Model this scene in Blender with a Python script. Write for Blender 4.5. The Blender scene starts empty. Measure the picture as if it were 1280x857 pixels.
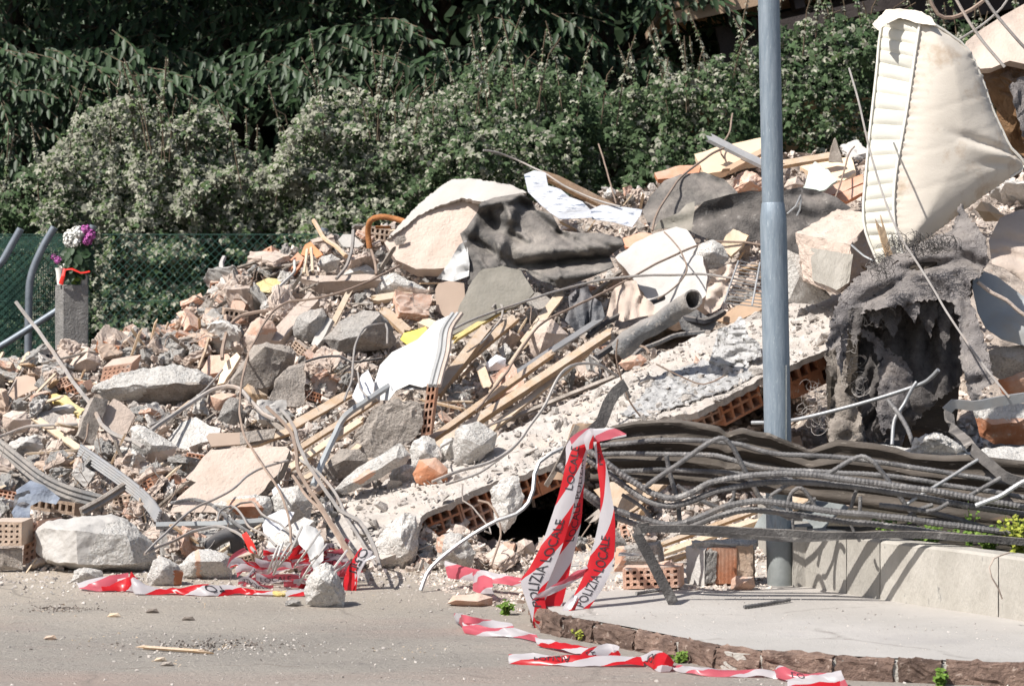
import bpy, bmesh, math, random
import numpy as np
from mathutils import Vector, Matrix, noise
random.seed(7); rng = np.random.default_rng(7)
C = bpy.context.scene.collection
S = bpy.context.scene
# ---------------------------------------------------------------- camera, world, sun, exposure
F, CX, HY, CH = 3170.0, 640.0, 317.0, 1.6        # focal length in photo pixels, centre, horizon row, eye height
cd = bpy.data.cameras.new("camera"); cam = bpy.data.objects.new("camera", cd); C.objects.link(cam)
cam.location = (0, 0, CH); cam.rotation_euler = (math.pi/2, 0, 0)
cd.sensor_width = 36; cd.lens = F/1280*36; cd.shift_y = -(428.5-HY)/1280
cd.clip_end = 900; cd.dof.use_dof = True; cd.dof.focus_distance = 12.3; cd.dof.aperture_fstop = 7.0
S.camera = cam
SUN = Vector((-0.70, -0.50, 1.02)).normalized()
w = bpy.data.worlds.new("World"); S.world = w; w.use_nodes = True
nt = w.node_tree; bg = nt.nodes["Background"]; sky = nt.nodes.new("ShaderNodeTexSky")
sky.sky_type = 'NISHITA'; sky.sun_disc = False
sky.sun_elevation = math.asin(SUN.z); sky.sun_rotation = math.atan2(SUN.x, SUN.y)
sky.dust_density = 2.0
nt.links.new(sky.outputs[0], bg.inputs[0]); bg.inputs[1].default_value = 0.078
sl = bpy.data.lights.new("sun", 'SUN'); so = bpy.data.objects.new("sun", sl); C.objects.link(so)
sl.energy = 4.7; sl.angle = math.radians(0.5); sl.color = (1.0, 0.965, 0.91)
so.rotation_euler = SUN.to_track_quat('Z', 'Y').to_euler(); so.location = (-8, -4, 12)
S.view_settings.view_transform = 'Standard'; S.view_settings.look = 'None'
S.view_settings.exposure = 0.40; S.view_settings.gamma = 1

# ---------------------------------------------------------------- geometry helpers
def P(px, py, Y): return Vector(((px-CX)/F*Y, Y, CH+(HY-py)/F*Y))
def PZ(px, py, z): return P(px, py, F*(CH-z)/(py-HY))
def ray(px, py): return Vector(((px-CX)/F, 1, (HY-py)/F))
CREST = [(-250,475,16),(0,462,16),(60,445,16),(130,428,16.2),(200,418,16.4),(240,385,16.8),(285,350,17),(330,325,17.2),(450,288,17.5),
         (520,275,17.8),(600,262,18),(700,245,18.3),(800,240,18.3),(860,215,18.6),(920,198,18.8),(1050,190,19),(1600,150,19)]
FOOT = [(-250,712,12.84),(560,712,12.84),(640,702,12.95),(800,690,13.2),(1600,680,13.4)]
def lerp(tab, x, k):
    return float(np.interp(x, [t[0] for t in tab], [t[k] for t in tab]))
CAV = [(675,650,95,45,2.4),(910,515,110,35,1.6),(620,490,50,30,.7),(1150,470,85,70,1.5),(840,425,60,22,.6),(970,330,40,50,.5),
       (690,445,50,30,.35),(1265,225,40,30,1.0),(510,545,30,14,.35),(340,430,22,20,.5),(300,690,40,18,.35),(200,510,22,10,.4)]
def D(px, py, cav=True):
    fy, fY = lerp(FOOT, px, 1), lerp(FOOT, px, 2); cy, cY = lerp(CREST, px, 1), lerp(CREST, px, 2)
    t = (fy-py)/(fy-cy); t = max(-.05, min(1.1, t))
    Y = fY + (cY-fY)*t
    if cav:
        for (a, b, ra, rb, d) in CAV:
            q = ((px-a)/ra)**2+((py-b)/rb)**2
            if q < 1: Y += d*(1-q)**.6
    return Y
LASTP = [None]
def props(o, label=None, cat=None, group=None, kind=None):
    if label: o['label'] = label
    if cat: o['category'] = cat
    if label and cat and LASTP[0] is not None: HLAB.append((LASTP[0], short(label))); LASTP[0] = None
    if group: o['group'] = group
    if kind: o['kind'] = kind
    return o
def mk(name, verts, faces, mats, parent=None, mi=None, smooth=30, label=None, cat=None, group=None, kind=None, origin=None):
    """one mesh object from world-space vertices"""
    V = np.array([tuple(v) for v in verts], dtype=float)
    if parent is not None: org = np.array(parent_loc(parent))
    elif origin is not None: org = np.array(origin)
    else: org = np.array([(V[:,0].min()+V[:,0].max())/2, (V[:,1].min()+V[:,1].max())/2, V[:,2].min()])
    me = bpy.data.meshes.new(name); me.from_pydata((V-org).tolist(), [], faces)
    if not isinstance(mats, (list, tuple)): mats = [mats]
    for m in mats: me.materials.append(m)
    if mi is not None: me.polygons.foreach_set('material_index', mi)
    if smooth:
        me.polygons.foreach_set('use_smooth', [True]*len(me.polygons)); me.update()
        me.set_sharp_from_angle(angle=math.radians(smooth))
    me.update()
    o = bpy.data.objects.new(name, me); C.objects.link(o)
    if parent is None: o.location = org
    else: o.parent = parent
    return props(o, label, cat, group, kind)
def parent_loc(p):
    v = Vector(p.location); q = p.parent
    while q: v = v + q.location; q = q.parent
    return v
def empty(name, loc, label, cat, group=None):
    o = bpy.data.objects.new(name, None); C.objects.link(o); o.location = loc
    o.empty_display_size = .1
    return props(o, label, cat, group)
def inpoly(X, Yv, poly):
    X = np.asarray(X, float); Yv = np.asarray(Yv, float); r = np.zeros(X.shape, bool); n = len(poly); j = n-1
    for i in range(n):
        xi, yi = poly[i][:2]; xj, yj = poly[j][:2]
        c = ((yi > Yv) != (yj > Yv)) & (X < (xj-xi)*(Yv-yi)/((yj-yi) or 1e-9)+xi)
        r ^= c; j = i
    return r
def patch(poly, s):
    """grid filling of a polygon: verts 2d, quads, boundary vertex ids, boundary directed edges"""
    xs = [p[0] for p in poly]; ys = [p[1] for p in poly]
    x0, x1, y0, y1 = min(xs), max(xs), min(ys), max(ys)
    s = min(s, (x1-x0)/2.5, (y1-y0)/2.5)
    nx, ny = int((x1-x0)/s)+2, int((y1-y0)/s)+2
    gx = x0-s/2+np.arange(nx+1)*s; gy = y0-s/2+np.arange(ny+1)*s
    cxs, cys = np.meshgrid(gx[:-1]+s/2, gy[:-1]+s/2)
    ins = inpoly(cxs, cys, poly)
    idx = {}; V = []; Q = []
    def vid(i, j):
        if (i, j) not in idx: idx[(i, j)] = len(V); V.append([gx[i], gy[j]])
        return idx[(i, j)]
    for j in range(ny):
        for i in range(nx):
            if ins[j, i]: Q.append((vid(i,j), vid(i,j+1), vid(i+1,j+1), vid(i+1,j)))
    ec = {}
    for q in Q:
        for k in range(4):
            a, b = q[k], q[(k+1) % 4]; ec[(a, b)] = 1
    be = [(a, b) for (a, b) in ec if (b, a) not in ec]; B = set(a for e in be for a in e)
    n = len(poly)
    for v in B:
        x, y = V[v]; best = None
        for i in range(n):
            ax, ay = poly[i][:2]; bx, by = poly[(i+1) % n][:2]; dx, dy = bx-ax, by-ay
            t = max(0, min(1, ((x-ax)*dx+(y-ay)*dy)/((dx*dx+dy*dy) or 1e-9)))
            qx, qy = ax+dx*t, ay+dy*t; d = (qx-x)**2+(qy-y)**2
            if best is None or d < best[0]: best = (d, qx, qy)
        V[v] = [best[1], best[2]]
    for p in poly:
        v = min(B, key=lambda v: (V[v][0]-p[0])**2+(V[v][1]-p[1])**2); 
        if (V[v][0]-p[0])**2+(V[v][1]-p[1])**2 < s*s*1.5: V[v] = [p[0], p[1]]
    return V, Q, B, be
HERO = []; HLAB = []
def short(label):
    t = label
    for w in (' with ',' lying',' leaning',' in ',' under ',' below ',' right of',' left of',' beside',' standing',' on ',' at ',' above',' running',' between',' slanting',' crossing',' behind',' of the ',' pointing',' hanging',' and ',' draped',' tilted',' sticking',' sweeping',' against',' spread',' seen',' along',' showing',' stuffed'):
        i = t.find(w)
        if i > 8: t = t[:i]
    return ' '.join(t.split()[:6]).rstrip(',')
def fit_plane(poly, n, dy, Y):
    c = (sum(p[0] for p in poly)/len(poly), sum(p[1] for p in poly)/len(poly))
    n = Vector(n).normalized()
    if n.dot(ray(*c)) > 0: n = -n
    Yc = Y if Y is not None else D(*c)
    P0 = P(c[0], c[1], Yc)
    if Y is None:
        sh = max((n.dot(P0-Vector((0,0,CH)))/n.dot(ray(p[0], p[1]))) - (D(p[0], p[1], False)+dy) for p in poly)
        P0 = P(c[0], c[1], Yc-sh)
    return P0, n
def onplane(px, py, P0, n):
    r = ray(px, py); nd = n.dot(r)
    if nd > -.03: nd = -.03
    return Vector((0,0,CH)) + r*(n.dot(P0-Vector((0,0,CH)))/nd)
def fbm(p, f, o=3):
    return noise.fractal(Vector(p)*f, 1.0, 2.0, o)
def slab(name, label, cat, poly, n, mat, th=.05, dy=-.03, s=4, rough=.006, side=None, Y=None, parent=None, jag=.5, freq=9, group=None, hero=True):
    """a broken plate: traced outline on a tilted plane, with real thickness and a rough face and edge"""
    if hero: HERO.append(poly)
    LASTP[0] = (sum(p[0] for p in poly)/len(poly), sum(p[1] for p in poly)/len(poly)) if cat and hero else None
    P0, n = fit_plane(poly, n, dy, Y)
    V2, Q, B, be = patch(poly, s)
    off = random.uniform(0, 50); k = len(V2); vs = []; bk = []
    for i, (x, y) in enumerate(V2):
        p = onplane(x, y, P0, n)
        if i in B: p = p + noise.noise_vector(Vector((p.x*14+off, p.y*14, p.z*14)))*rough*jag*2.2
        q = p + n*(fbm(p+Vector((off,0,0)), freq, 4)*rough)
        vs.append(q); bk.append(p - n*th*(1+.25*noise.noise(p*7)) + noise.noise_vector(p*11)*rough*(1.5 if i in B else 1))
    mid = {}; M = []
    for v in B:
        mid[v] = 2*k+len(M); M.append((vs[v]+bk[v])/2 + noise.noise_vector(vs[v]*25+Vector((off,0,0)))*rough*1.6)
    faces = [tuple(q) for q in Q] + [tuple(k+a for a in reversed(q)) for q in Q]; mi = [0]*len(faces)
    for (a, b) in be:
        faces.append((b, a, mid[a], mid[b])); faces.append((mid[b], mid[a], a+k, b+k)); mi += [1, 1]
    mats = [mat, side or mat]
    return mk(name, vs+bk+M, faces, mats, parent, mi, 38, label, cat, group)
def sheet(name, label, cat, poly, n, mat, amp=.04, freq=6, ang=0, dy=-.05, s=4, Y=None, parent=None, th=.004, aniso=3, hero=True, fringe=0, creases=(), group=None, smooth=60):
    """thin flexible sheet (cloth, tarp, plastic) with real folds"""
    if hero: HERO.append(poly)
    LASTP[0] = (sum(p[0] for p in poly)/len(poly), sum(p[1] for p in poly)/len(poly)) if cat and hero else None
    P0, n = fit_plane(poly, n, dy-amp, Y)
    V2, Q, B, be = patch(poly, s); off = random.uniform(0, 50); ca, sa = math.cos(ang), math.sin(ang)
    vs = []; k = len(V2)
    for i, (x, y) in enumerate(V2):
        p = onplane(x, y, P0, n); u = (p.x*ca+p.z*sa); v = (-p.x*sa+p.z*ca)
        wob = noise.noise(Vector((u*freq*.55/aniso+off, v*freq*.55, 1)))*3.4+noise.noise(Vector((u*freq*.25+off, v*freq*.25, 4)))*3
        s1 = math.sin(v*freq*2.6+wob); f = math.sqrt(s1*s1+.05)-.6
        s2 = math.sin(u*freq*1.7+v*freq*1.1+wob*1.7+2); g = math.sqrt(s2*s2+.08)-.6
        am = .55+.9*abs(noise.noise(Vector((u*freq*.5+off, v*freq*.5, 7))))
        h = f*.75*am+g*.35+.5*noise.noise(Vector((u*freq*.4+off, v*freq*.4, 3)))+fbm(p+Vector((off,0,0)), freq*3.5, 3)*.10
        hh = amp*h
        for (ax_, ay_, bx_, by_, cw, cdp) in creases:
            dx, dy2 = bx_-ax_, by_-ay_; t = max(0, min(1, ((x-ax_)*dx+(y-ay_)*dy2)/(dx*dx+dy2*dy2))); q2 = math.hypot(x-ax_-dx*t, y-ay_-dy2*t)
            hh += cdp*math.exp(-(q2/cw)**2)
        r = ray(x, y).normalized()
        p = p - r*hh
        if fringe and i in B: p = p + noise.noise_vector(p*60)*fringe
        vs.append(p)
    bk = [v + Vector((0, th, -th*.3)) for v in vs]
    faces = [tuple(q) for q in Q]+[tuple(k+a for a in reversed(q)) for q in Q]
    for (a, b) in be: faces.append((b, a, a+k, b+k))
    return mk(name, vs+bk, faces, mat, parent, None, smooth, label, cat, group)
def hullmesh(pts, it=2, rough=.008, freq=12, off=0, fine=.35):
    bm = bmesh.new()
    for p in pts: bm.verts.new(p)
    r = bmesh.ops.convex_hull(bm, input=bm.verts)
    bmesh.ops.delete(bm, geom=list({g for g in r['geom_interior']+r['geom_unused'] if isinstance(g, bmesh.types.BMVert)}), context='VERTS')
    bmesh.ops.triangulate(bm, faces=bm.faces)
    for _ in range(it): bmesh.ops.subdivide_edges(bm, edges=bm.edges, cuts=1, use_grid_fill=True)
    bmesh.ops.triangulate(bm, faces=[f for f in bm.faces if len(f.verts) > 4])
    bm.normal_update(); nn = [v.normal.copy() for v in bm.verts]; O = Vector((off, off*.7, 0))
    bm.verts.index_update()
    for v, n in zip(bm.verts, nn):
        c = v.co+O
        v.co += noise.noise_vector(c*freq)*rough + n*(fbm(c, freq*3.2, 3)*rough*fine*1.6 - max(0, noise.noise(c*freq*1.7)-.15)*rough*1.2)
    V = [v.co.copy() for v in bm.verts]; Fs = [tuple(v.index for v in f.verts) for f in bm.faces]; bm.free()
    return V, Fs
def chunk(name, label, cat, outline, ridge, mat, d=None, dy=.0, Y=None, it=3, rough=.008, parent=None, freq=12, group=None, hero=True, mat2=None, red=None):
    """faceted lump: outline at depth Y, ridge points nearer, hull closed at the back"""
    if hero: HERO.append(outline)
    LASTP[0] = (sum(p[0] for p in outline)/len(outline), sum(p[1] for p in outline)/len(outline)) if cat and hero else None
    w = max(p[0] for p in outline)-min(p[0] for p in outline); h = max(p[1] for p in outline)-min(p[1] for p in outline)
    if Y is None: Y = min(D(p[0], p[1], False) for p in outline)+dy
    if d is None: d = min(w, h)/F*Y*.55
    cx = sum(p[0] for p in outline)/len(outline); cy = sum(p[1] for p in outline)/len(outline)
    pts = [P(p[0], p[1], Y+(p[2] if len(p) > 2 else 0)*d) for p in outline]
    pts += [P(p[0], p[1], Y-(p[2] if len(p) > 2 else 1)*d) for p in ridge]
    pts += [P(cx+(p[0]-cx)*.75, cy+(p[1]-cy)*.75, Y+1.1*d) for p in outline]
    V, Fs = hullmesh(pts, it, rough, freq, random.uniform(0, 60))
    mi = None
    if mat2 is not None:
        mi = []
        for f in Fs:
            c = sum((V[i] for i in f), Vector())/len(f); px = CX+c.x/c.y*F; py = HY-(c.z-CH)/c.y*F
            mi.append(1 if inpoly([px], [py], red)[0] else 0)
    return mk(name, V, Fs, [mat, mat2] if mat2 is not None else mat, parent, mi, 32, label, cat, group)
def spline(pts, step):
    pts = [Vector(p) for p in pts]
    if len(pts) == 2:
        n = max(2, int((pts[1]-pts[0]).length/step)); return [pts[0].lerp(pts[1], i/n) for i in range(n+1)]
    out = []; q = [pts[0]*2-pts[1]]+pts+[pts[-1]*2-pts[-2]]
    for i in range(1, len(q)-2):
        a, b, c, d = q[i-1:i+3]; n = max(1, int((c-b).length/step))
        for k in range(n):
            t = k/n; t2 = t*t; t3 = t2*t
            out.append(.5*((2*b)+(c-a)*t+(2*a-5*b+4*c-d)*t2+(3*b-a-3*c+d)*t3))
    out.append(pts[-1]); return out
def tubegeo(pts, r, sides=6, step=.03, rib=0, base=0, taper=1, flat=1.0):
    c = spline(pts, step); V = []; Fs = []; n = len(c)
    t0 = (c[1]-c[0]).normalized(); up = Vector((0,-.5,1)); 
    a = t0.cross(up); a = (a if a.length > 1e-3 else t0.cross(Vector((1,0,0)))).normalized()
    for i, p in enumerate(c):
        t = (c[min(i+1, n-1)]-c[max(i-1, 0)]).normalized(); a = (a-t*a.dot(t)).normalized(); b = t.cross(a)
        rr = r*(1+(taper-1)*i/(n-1))*(1+rib*(1 if i % 2 else -1))
        for k in range(sides):
            th = 2*math.pi*k/sides; V.append(p+a*math.cos(th)*rr+b*math.sin(th)*rr*flat)
    for i in range(n-1):
        for k in range(sides):
            k2 = (k+1) % sides
            Fs.append((base+i*sides+k, base+i*sides+k2, base+(i+1)*sides+k2, base+(i+1)*sides+k))
    Fs.append(tuple(base+k for k in reversed(range(sides)))); Fs.append(tuple(base+(n-1)*sides+k for k in range(sides)))
    return V, Fs
def tube(name, label, cat, pts, r, mat, parent=None, sides=6, step=.03, rib=0, taper=1, group=None, flat=1.0):
    V, Fs = tubegeo(pts, r, sides, step, rib, 0, taper, flat)
    return mk(name, V, Fs, mat, parent, None, 50, label, cat, group)
def wire(label, pts, wpx, mat, dy=-.12, Y0=None, Y1=None, name='bent_wire', cat='wire', jit=.008, group=None, parent=None, rib=0, sides=6, Y=None):
    """wire through traced points lying over the heap; each point's depth = nearer of heap surface and the run between the ends"""
    n = len(pts); out = []
    for i, p in enumerate(pts):
        if len(p) > 2: y = p[2]
        elif Y0 is not None: y = Y0+(Y1-Y0)*i/(n-1)
        else: y = D(p[0], min(p[1]+8, lerp(FOOT, p[0], 1)), False)+dy
        out.append(P(p[0], p[1], y))
    c = spline(out, .08); c = [p+noise.noise_vector(p*6)*jit for p in c]
    yy = sum(p.y for p in out)/n
    return tube(name, label, cat, c, wpx/2/F*yy, mat, parent, sides, .04 if not rib else .009, rib, 1, group)
def plankgeo(a, b, wd, th, up=Vector((0,-.6,.8)), jag=.01, nseg=6):
    ax = (b-a); L = ax.length; ax.normalize(); s = ax.cross(up).normalized(); t = s.cross(ax).normalized()
    if t.y > 0: t = -t
    V = []; Fs = []; o = random.uniform(0, 40)
    for i in range(nseg+1):
        for j, (u, v) in enumerate([(-1,-1),(-.3,-1),(.35,-1),(1,-1),(1,1),(.35,1),(-.3,1),(-1,1)]):
            e = 0
            if i in (0, nseg): e = random.uniform(-1, 1)*jag*(2 if jag > .01 else 1)
            p = a+ax*(L*i/nseg+e)+s*(u*wd/2)+t*(v*th/2)
            V.append(p+noise.noise_vector(p*9+Vector((o,0,0)))*min(.004, wd*.06))
    for i in range(nseg):
        for k in range(8): Fs.append((i*8+k, i*8+(k+1) % 8, (i+1)*8+(k+1) % 8, (i+1)*8+k))
    for bse, rev in ((0, 1), (nseg*8, 0)):
        for q in ((0,1,6,7),(1,2,5,6),(2,3,4,5)):
            q = tuple(bse+x for x in q); Fs.append(q[::-1] if rev else q)
    return V, Fs
def plank(label, p0, p1, wpx, mat, th=.02, dy=-.06, name='wooden_plank', cat='plank', Y0=None, Y1=None, jag=.02, parent=None, up=(0,-.6,.8), group=None, hero=True):
    Ya = Y0 if Y0 is not None else D(p0[0], p0[1], False)+dy
    Yb = Y1 if Y1 is not None else D(p1[0], p1[1], False)+dy
    if Y0 is None:   # keep the plank from diving through the slope: no steeper in depth than needed
        m = min(Ya, Yb); Ya = m+(Ya-m)*.75; Yb = m+(Yb-m)*.75
    a, b = P(p0[0], p0[1], Ya), P(p1[0], p1[1], Yb)
    if hero:
        dx, dyy = p1[0]-p0[0], p1[1]-p0[1]; l = math.hypot(dx, dyy); nx, ny = -dyy/l*wpx/2, dx/l*wpx/2
        HERO.append([(p0[0]+nx,p0[1]+ny),(p1[0]+nx,p1[1]+ny),(p1[0]-nx,p1[1]-ny),(p0[0]-nx,p0[1]-ny)])
    V, Fs = plankgeo(a, b, wpx/F*(Ya+Yb)/2*1.05, th, Vector(up), jag)
    return mk(name, V, Fs, mat, parent, None, 35, label, cat, group)
def hollow_geo(O, ux, uz, uy, nx, nz, depth, wall=.22, rnd=0):
    """hollow clay block: O = lower left front corner, ux,uz = full face edges, uy = depth axis; pits on the front face"""
    V = []; Fs = []
    def q(a, b, c, d):
        i = len(V); V.extend([a, b, c, d]); Fs.append((i, i+1, i+2, i+3))
    xs = [0]; zs = [0]
    for i in range(nx):
        w0 = wall/nx; xs += [(i+wall)/(nx+wall), (i+1)/(nx+wall)]
    for i in range(nz): zs += [(i+wall)/(nz+wall), (i+1)/(nz+wall)]
    xs.append(1); zs.append(1)
    def pt(u, v, t=0): return O+ux*u+uz*v+uy*t
    for i in range(len(xs)-1):
        for j in range(len(zs)-1):
            a, b, c, d = pt(xs[i], zs[j]), pt(xs[i+1], zs[j]), pt(xs[i+1], zs[j+1]), pt(xs[i], zs[j+1])
            if i % 2 == 1 and j % 2 == 1 and random.random() > rnd:
                k = depth/uy.length
                A, B2, Cc, Dd = [p+uy*k for p in (a, b, c, d)]
                q(a, A, B2, b); q(b, B2, Cc, c); q(c, Cc, Dd, d); q(d, Dd, A, a); q(A, Dd, Cc, B2)
            else: q(a, b, c, d)
    a, b, c, d = pt(0,0), pt(1,0), pt(1,1), pt(0,1); A, B2, Cc, Dd = pt(0,0,1), pt(1,0,1), pt(1,1,1), pt(0,1,1)
    q(b, a, A, B2); q(c, b, B2, Cc); q(d, c, Cc, Dd); q(a, d, Dd, A); q(A, Dd, Cc, B2)
    for v in range(len(V)): V[v] = V[v]+noise.noise_vector(V[v]*20)*.0025
    return V, Fs
def hollow(label, p0, px_, pz, nx, nz, mat, Y=None, dy=-.02, depth=.09, L=.16, name='hollow_brick', cat='brick', tilt=(.25,1,-.15), parent=None, rnd=0, group=None, wall=.25, hero=True):
    """face corner p0, along-x corner px_, along-z corner pz in photo pixels"""
    if hero: HERO.append([p0, px_, (px_[0]+pz[0]-p0[0], px_[1]+pz[1]-p0[1]), pz])
    if Y is None: Y = min(D(p[0], p[1], False) for p in (p0, px_, pz))+dy
    O = P(p0[0], p0[1], Y); ux = P(px_[0], px_[1], Y)-O; uz = P(pz[0], pz[1], Y)-O; uy = Vector(tilt).normalized()*L
    V, Fs = hollow_geo(O, ux, uz, uy, nx, nz, depth, wall, rnd)
    return mk(name, V, Fs, mat, parent, None, 0, label, cat, group)

# ---------------------------------------------------------------- materials
def M(name, c1, c2, sc=6, rough=.9, bump=.3, bs=60, c3=None, c3t=.62, c3s=3, metal=0, vary=.12, island=False, spec=.3, stretch=None, detail=6, dirt=None, dirt_t=.55, dirt_s=2.2, agg=0, dust=0):
    m = bpy.data.materials.new(name); m.use_nodes = True; N = m.node_tree.nodes; L = m.node_tree.links
    b = N['Principled BSDF']; b.inputs['Roughness'].default_value = rough; b.inputs['Metallic'].default_value = metal
    b.inputs['Specular IOR Level'].default_value = spec
    tc = N.new('ShaderNodeTexCoord'); src = tc.outputs['Object']
    oi = N.new('ShaderNodeObjectInfo'); ad = N.new('ShaderNodeVectorMath'); ad.operation = 'ADD'
    sc3 = N.new('ShaderNodeVectorMath'); sc3.operation = 'SCALE'; L.new(oi.outputs['Random'], sc3.inputs['Scale']); sc3.inputs[0].default_value = (37, 11, 23)
    L.new(src, ad.inputs[0]); L.new(sc3.outputs[0], ad.inputs[1]); src = ad.outputs[0]
    if stretch:
        mp = N.new('ShaderNodeMapping'); mp.inputs['Scale'].default_value = stretch; L.new(src, mp.inputs[0]); src = mp.outputs[0]
    def nz(s, d=detail, r=.6):
        n = N.new('ShaderNodeTexNoise'); n.inputs['Scale'].default_value = s; n.inputs['Detail'].default_value = d; n.inputs['Roughness'].default_value = r
        L.new(src, n.inputs['Vector']); return n.outputs['Fac']
    def mix(f, a, bb):
        x = N.new('ShaderNodeMix'); x.data_type = 'RGBA'
        if f is not None: L.new(f, x.inputs[0])
        for k, v in ((6, a), (7, bb)):
            if isinstance(v, tuple): x.inputs[k].default_value = (*v, 1)
            else: L.new(v, x.inputs[k])
        return x.outputs[2]
    def ramp(f, lo, hi):
        r = N.new('ShaderNodeMapRange'); r.inputs[1].default_value = lo; r.inputs[2].default_value = hi; L.new(f, r.inputs[0]); return r.outputs[0]
    col = mix(ramp(nz(sc), .32, .68), c1, c2)
    if c3: col = mix(ramp(nz(c3s*sc, 5, .7), c3t, c3t+.06), col, c3)
    if dirt: col = mix(ramp(nz(dirt_s, 7, .65), dirt_t, dirt_t+.2), col, dirt)
    if agg:
        vo = N.new('ShaderNodeTexVoronoi'); vo.inputs['Scale'].default_value = agg; L.new(src, vo.inputs['Vector'])
        sx = N.new('ShaderNodeSeparateColor'); L.new(vo.outputs['Color'], sx.inputs[0])
        c_a = mix(None, col, tuple(c*.62 for c in c1)); c_a.node.inputs[0].default_value = .45; c_b = mix(None, col, tuple(min(.85, c*1.2) for c in c2)); c_b.node.inputs[0].default_value = .5
        col = mix(ramp(sx.outputs[0], .80, .84), col, c_a); col = mix(ramp(sx.outputs[1], .86, .9), col, c_b)
    if dust:
        gg = N.new('ShaderNodeNewGeometry'); sz_ = N.new('ShaderNodeSeparateXYZ'); L.new(gg.outputs['Normal'], sz_.inputs[0])
        mu = N.new('ShaderNodeMath'); mu.operation = 'MULTIPLY'; L.new(ramp(sz_.outputs[2], .1, .85), mu.inputs[0]); L.new(ramp(nz(3.5, 7, .7), .30, .72), mu.inputs[1])
        m2_ = N.new('ShaderNodeMath'); m2_.operation = 'MULTIPLY'; L.new(mu.outputs[0], m2_.inputs[0]); m2_.inputs[1].default_value = dust
        col = mix(m2_.outputs[0], col, (.60,.525,.46))
    hs = N.new('ShaderNodeHueSaturation'); L.new(col, hs.inputs['Color'])
    if island: g = N.new('ShaderNodeNewGeometry'); rnd = g.outputs['Random Per Island']
    else: rnd = oi.outputs['Random']
    mr = N.new('ShaderNodeMapRange'); mr.inputs[3].default_value = 1-vary; mr.inputs[4].default_value = 1+vary; L.new(rnd, mr.inputs[0]); L.new(mr.outputs[0], hs.inputs['Value'])
    L.new(hs.outputs[0], b.inputs['Base Color'])
    if bump:
        bp = N.new('ShaderNodeBump'); bp.inputs['Strength'].default_value = bump; bp.inputs['Distance'].default_value = .022
        a1 = N.new('ShaderNodeMath'); a1.operation = 'ADD'; L.new(nz(bs, 8, .7), a1.inputs[0]); L.new(nz(bs*.25, 4, .6), a1.inputs[1])
        L.new(a1.outputs[0], bp.inputs['Height']); L.new(bp.outputs[0], b.inputs['Normal'])
    m['b'] = 1
    return m
m_conc = M('concrete_grey', (.31,.295,.28), (.48,.46,.435), 11, .97, 1.0, 55, c3=(.22,.205,.19), c3t=.64, c3s=4, dirt=(.42,.34,.28), dirt_t=.58, agg=110, dust=0.8)
m_white = M('concrete_dusty_white', (.60,.57,.53), (.76,.725,.685), 11, .97, 1.0, 55, c3=(.36,.325,.295), c3t=.62, c3s=3.5, dirt=(.50,.40,.33), dirt_t=.6, agg=110)
m_slabtop = M('slab_dusty', (.44,.395,.355), (.62,.575,.53), 9, .97, .7, 40, c3=(.40,.355,.32), c3t=.62, c3s=3, dirt=(.60,.51,.44), dirt_t=.5, dirt_s=4)
m_slabl = M('slab_lump', (.44,.395,.355), (.66,.61,.565), 9, .97, 1.0, 50, vary=.2, island=True)
m_ragd = M('rag_dusty', (.22,.19,.165), (.44,.385,.335), 9, 1, .9, 60, c3=(.12,.11,.10), c3t=.58, c3s=1.5)
m_plaster = M('plaster_pinkish', (.52,.415,.345), (.66,.545,.47), 6, .95, .5, 50, c3=(.42,.33,.275), c3t=.62, c3s=4, dirt=(.52,.47,.43), dirt_t=.62, dust=0.5)
m_beige = M('panel_beige', (.47,.355,.28), (.52,.405,.325), 1.6, .8, .08, 30, dirt=(.38,.27,.19), dirt_t=.66)
m_limes = M('plaster_white', (.45,.425,.40), (.57,.545,.515), 5, .85, .3, 60, c3=(.55,.38,.30), c3t=.72, c3s=4, dirt=(.55,.47,.42), dirt_t=.68)
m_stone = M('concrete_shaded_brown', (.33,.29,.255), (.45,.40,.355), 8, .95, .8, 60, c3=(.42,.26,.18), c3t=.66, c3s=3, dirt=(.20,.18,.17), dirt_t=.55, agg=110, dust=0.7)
m_brick = M('terracotta', (.46,.18,.09), (.56,.27,.155), 9, .9, .35, 60, c3=(.60,.45,.36), c3t=.60, c3s=2, dirt=(.58,.42,.33), dirt_t=.48, dust=1.0)
m_brickp = M('terracotta_pale', (.58,.33,.23), (.64,.44,.34), 9, .92, .4, 60, c3=(.62,.54,.48), c3t=.58, c3s=2, dust=0.9)
m_brickd = M('terracotta_dusty_tan', (.46,.33,.24), (.56,.44,.35), 9, .92, .4, 60, c3=(.40,.37,.34), c3t=.6, c3s=2, dust=0.8)
m_wood = M('wood_raw', (.45,.29,.16), (.57,.42,.28), 5, .75, .4, 40, stretch=(3,3,1.2), c3=(.33,.19,.09), c3t=.62, c3s=2, dirt=(.52,.43,.35), dirt_t=.55, dust=0.8)
m_woodp = M('wood_pale', (.60,.45,.30), (.68,.54,.39), 5, .75, .35, 40, stretch=(3,3,1.2), c3=(.42,.28,.16), c3t=.64, c3s=2, dirt=(.56,.50,.44), dirt_t=.55, dust=0.6)
m_woodg = M('wood_grey', (.22,.185,.155), (.40,.35,.30), 6, .85, .5, 40, stretch=(3,3,1.2), dirt=(.45,.41,.37), dirt_t=.55, dust=0.9)
m_yel = M('insulation_yellow', (.66,.50,.16), (.74,.60,.26), 8, .9, .5, 50, dirt=(.45,.34,.18), dirt_t=.58, dust=0.5)
m_metal = M('metal_zinc', (.33,.345,.36), (.46,.47,.48), 6, .5, .15, 40, metal=.55, spec=.5, dirt=(.42,.38,.34), dirt_t=.56, dust=0.5)
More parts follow.
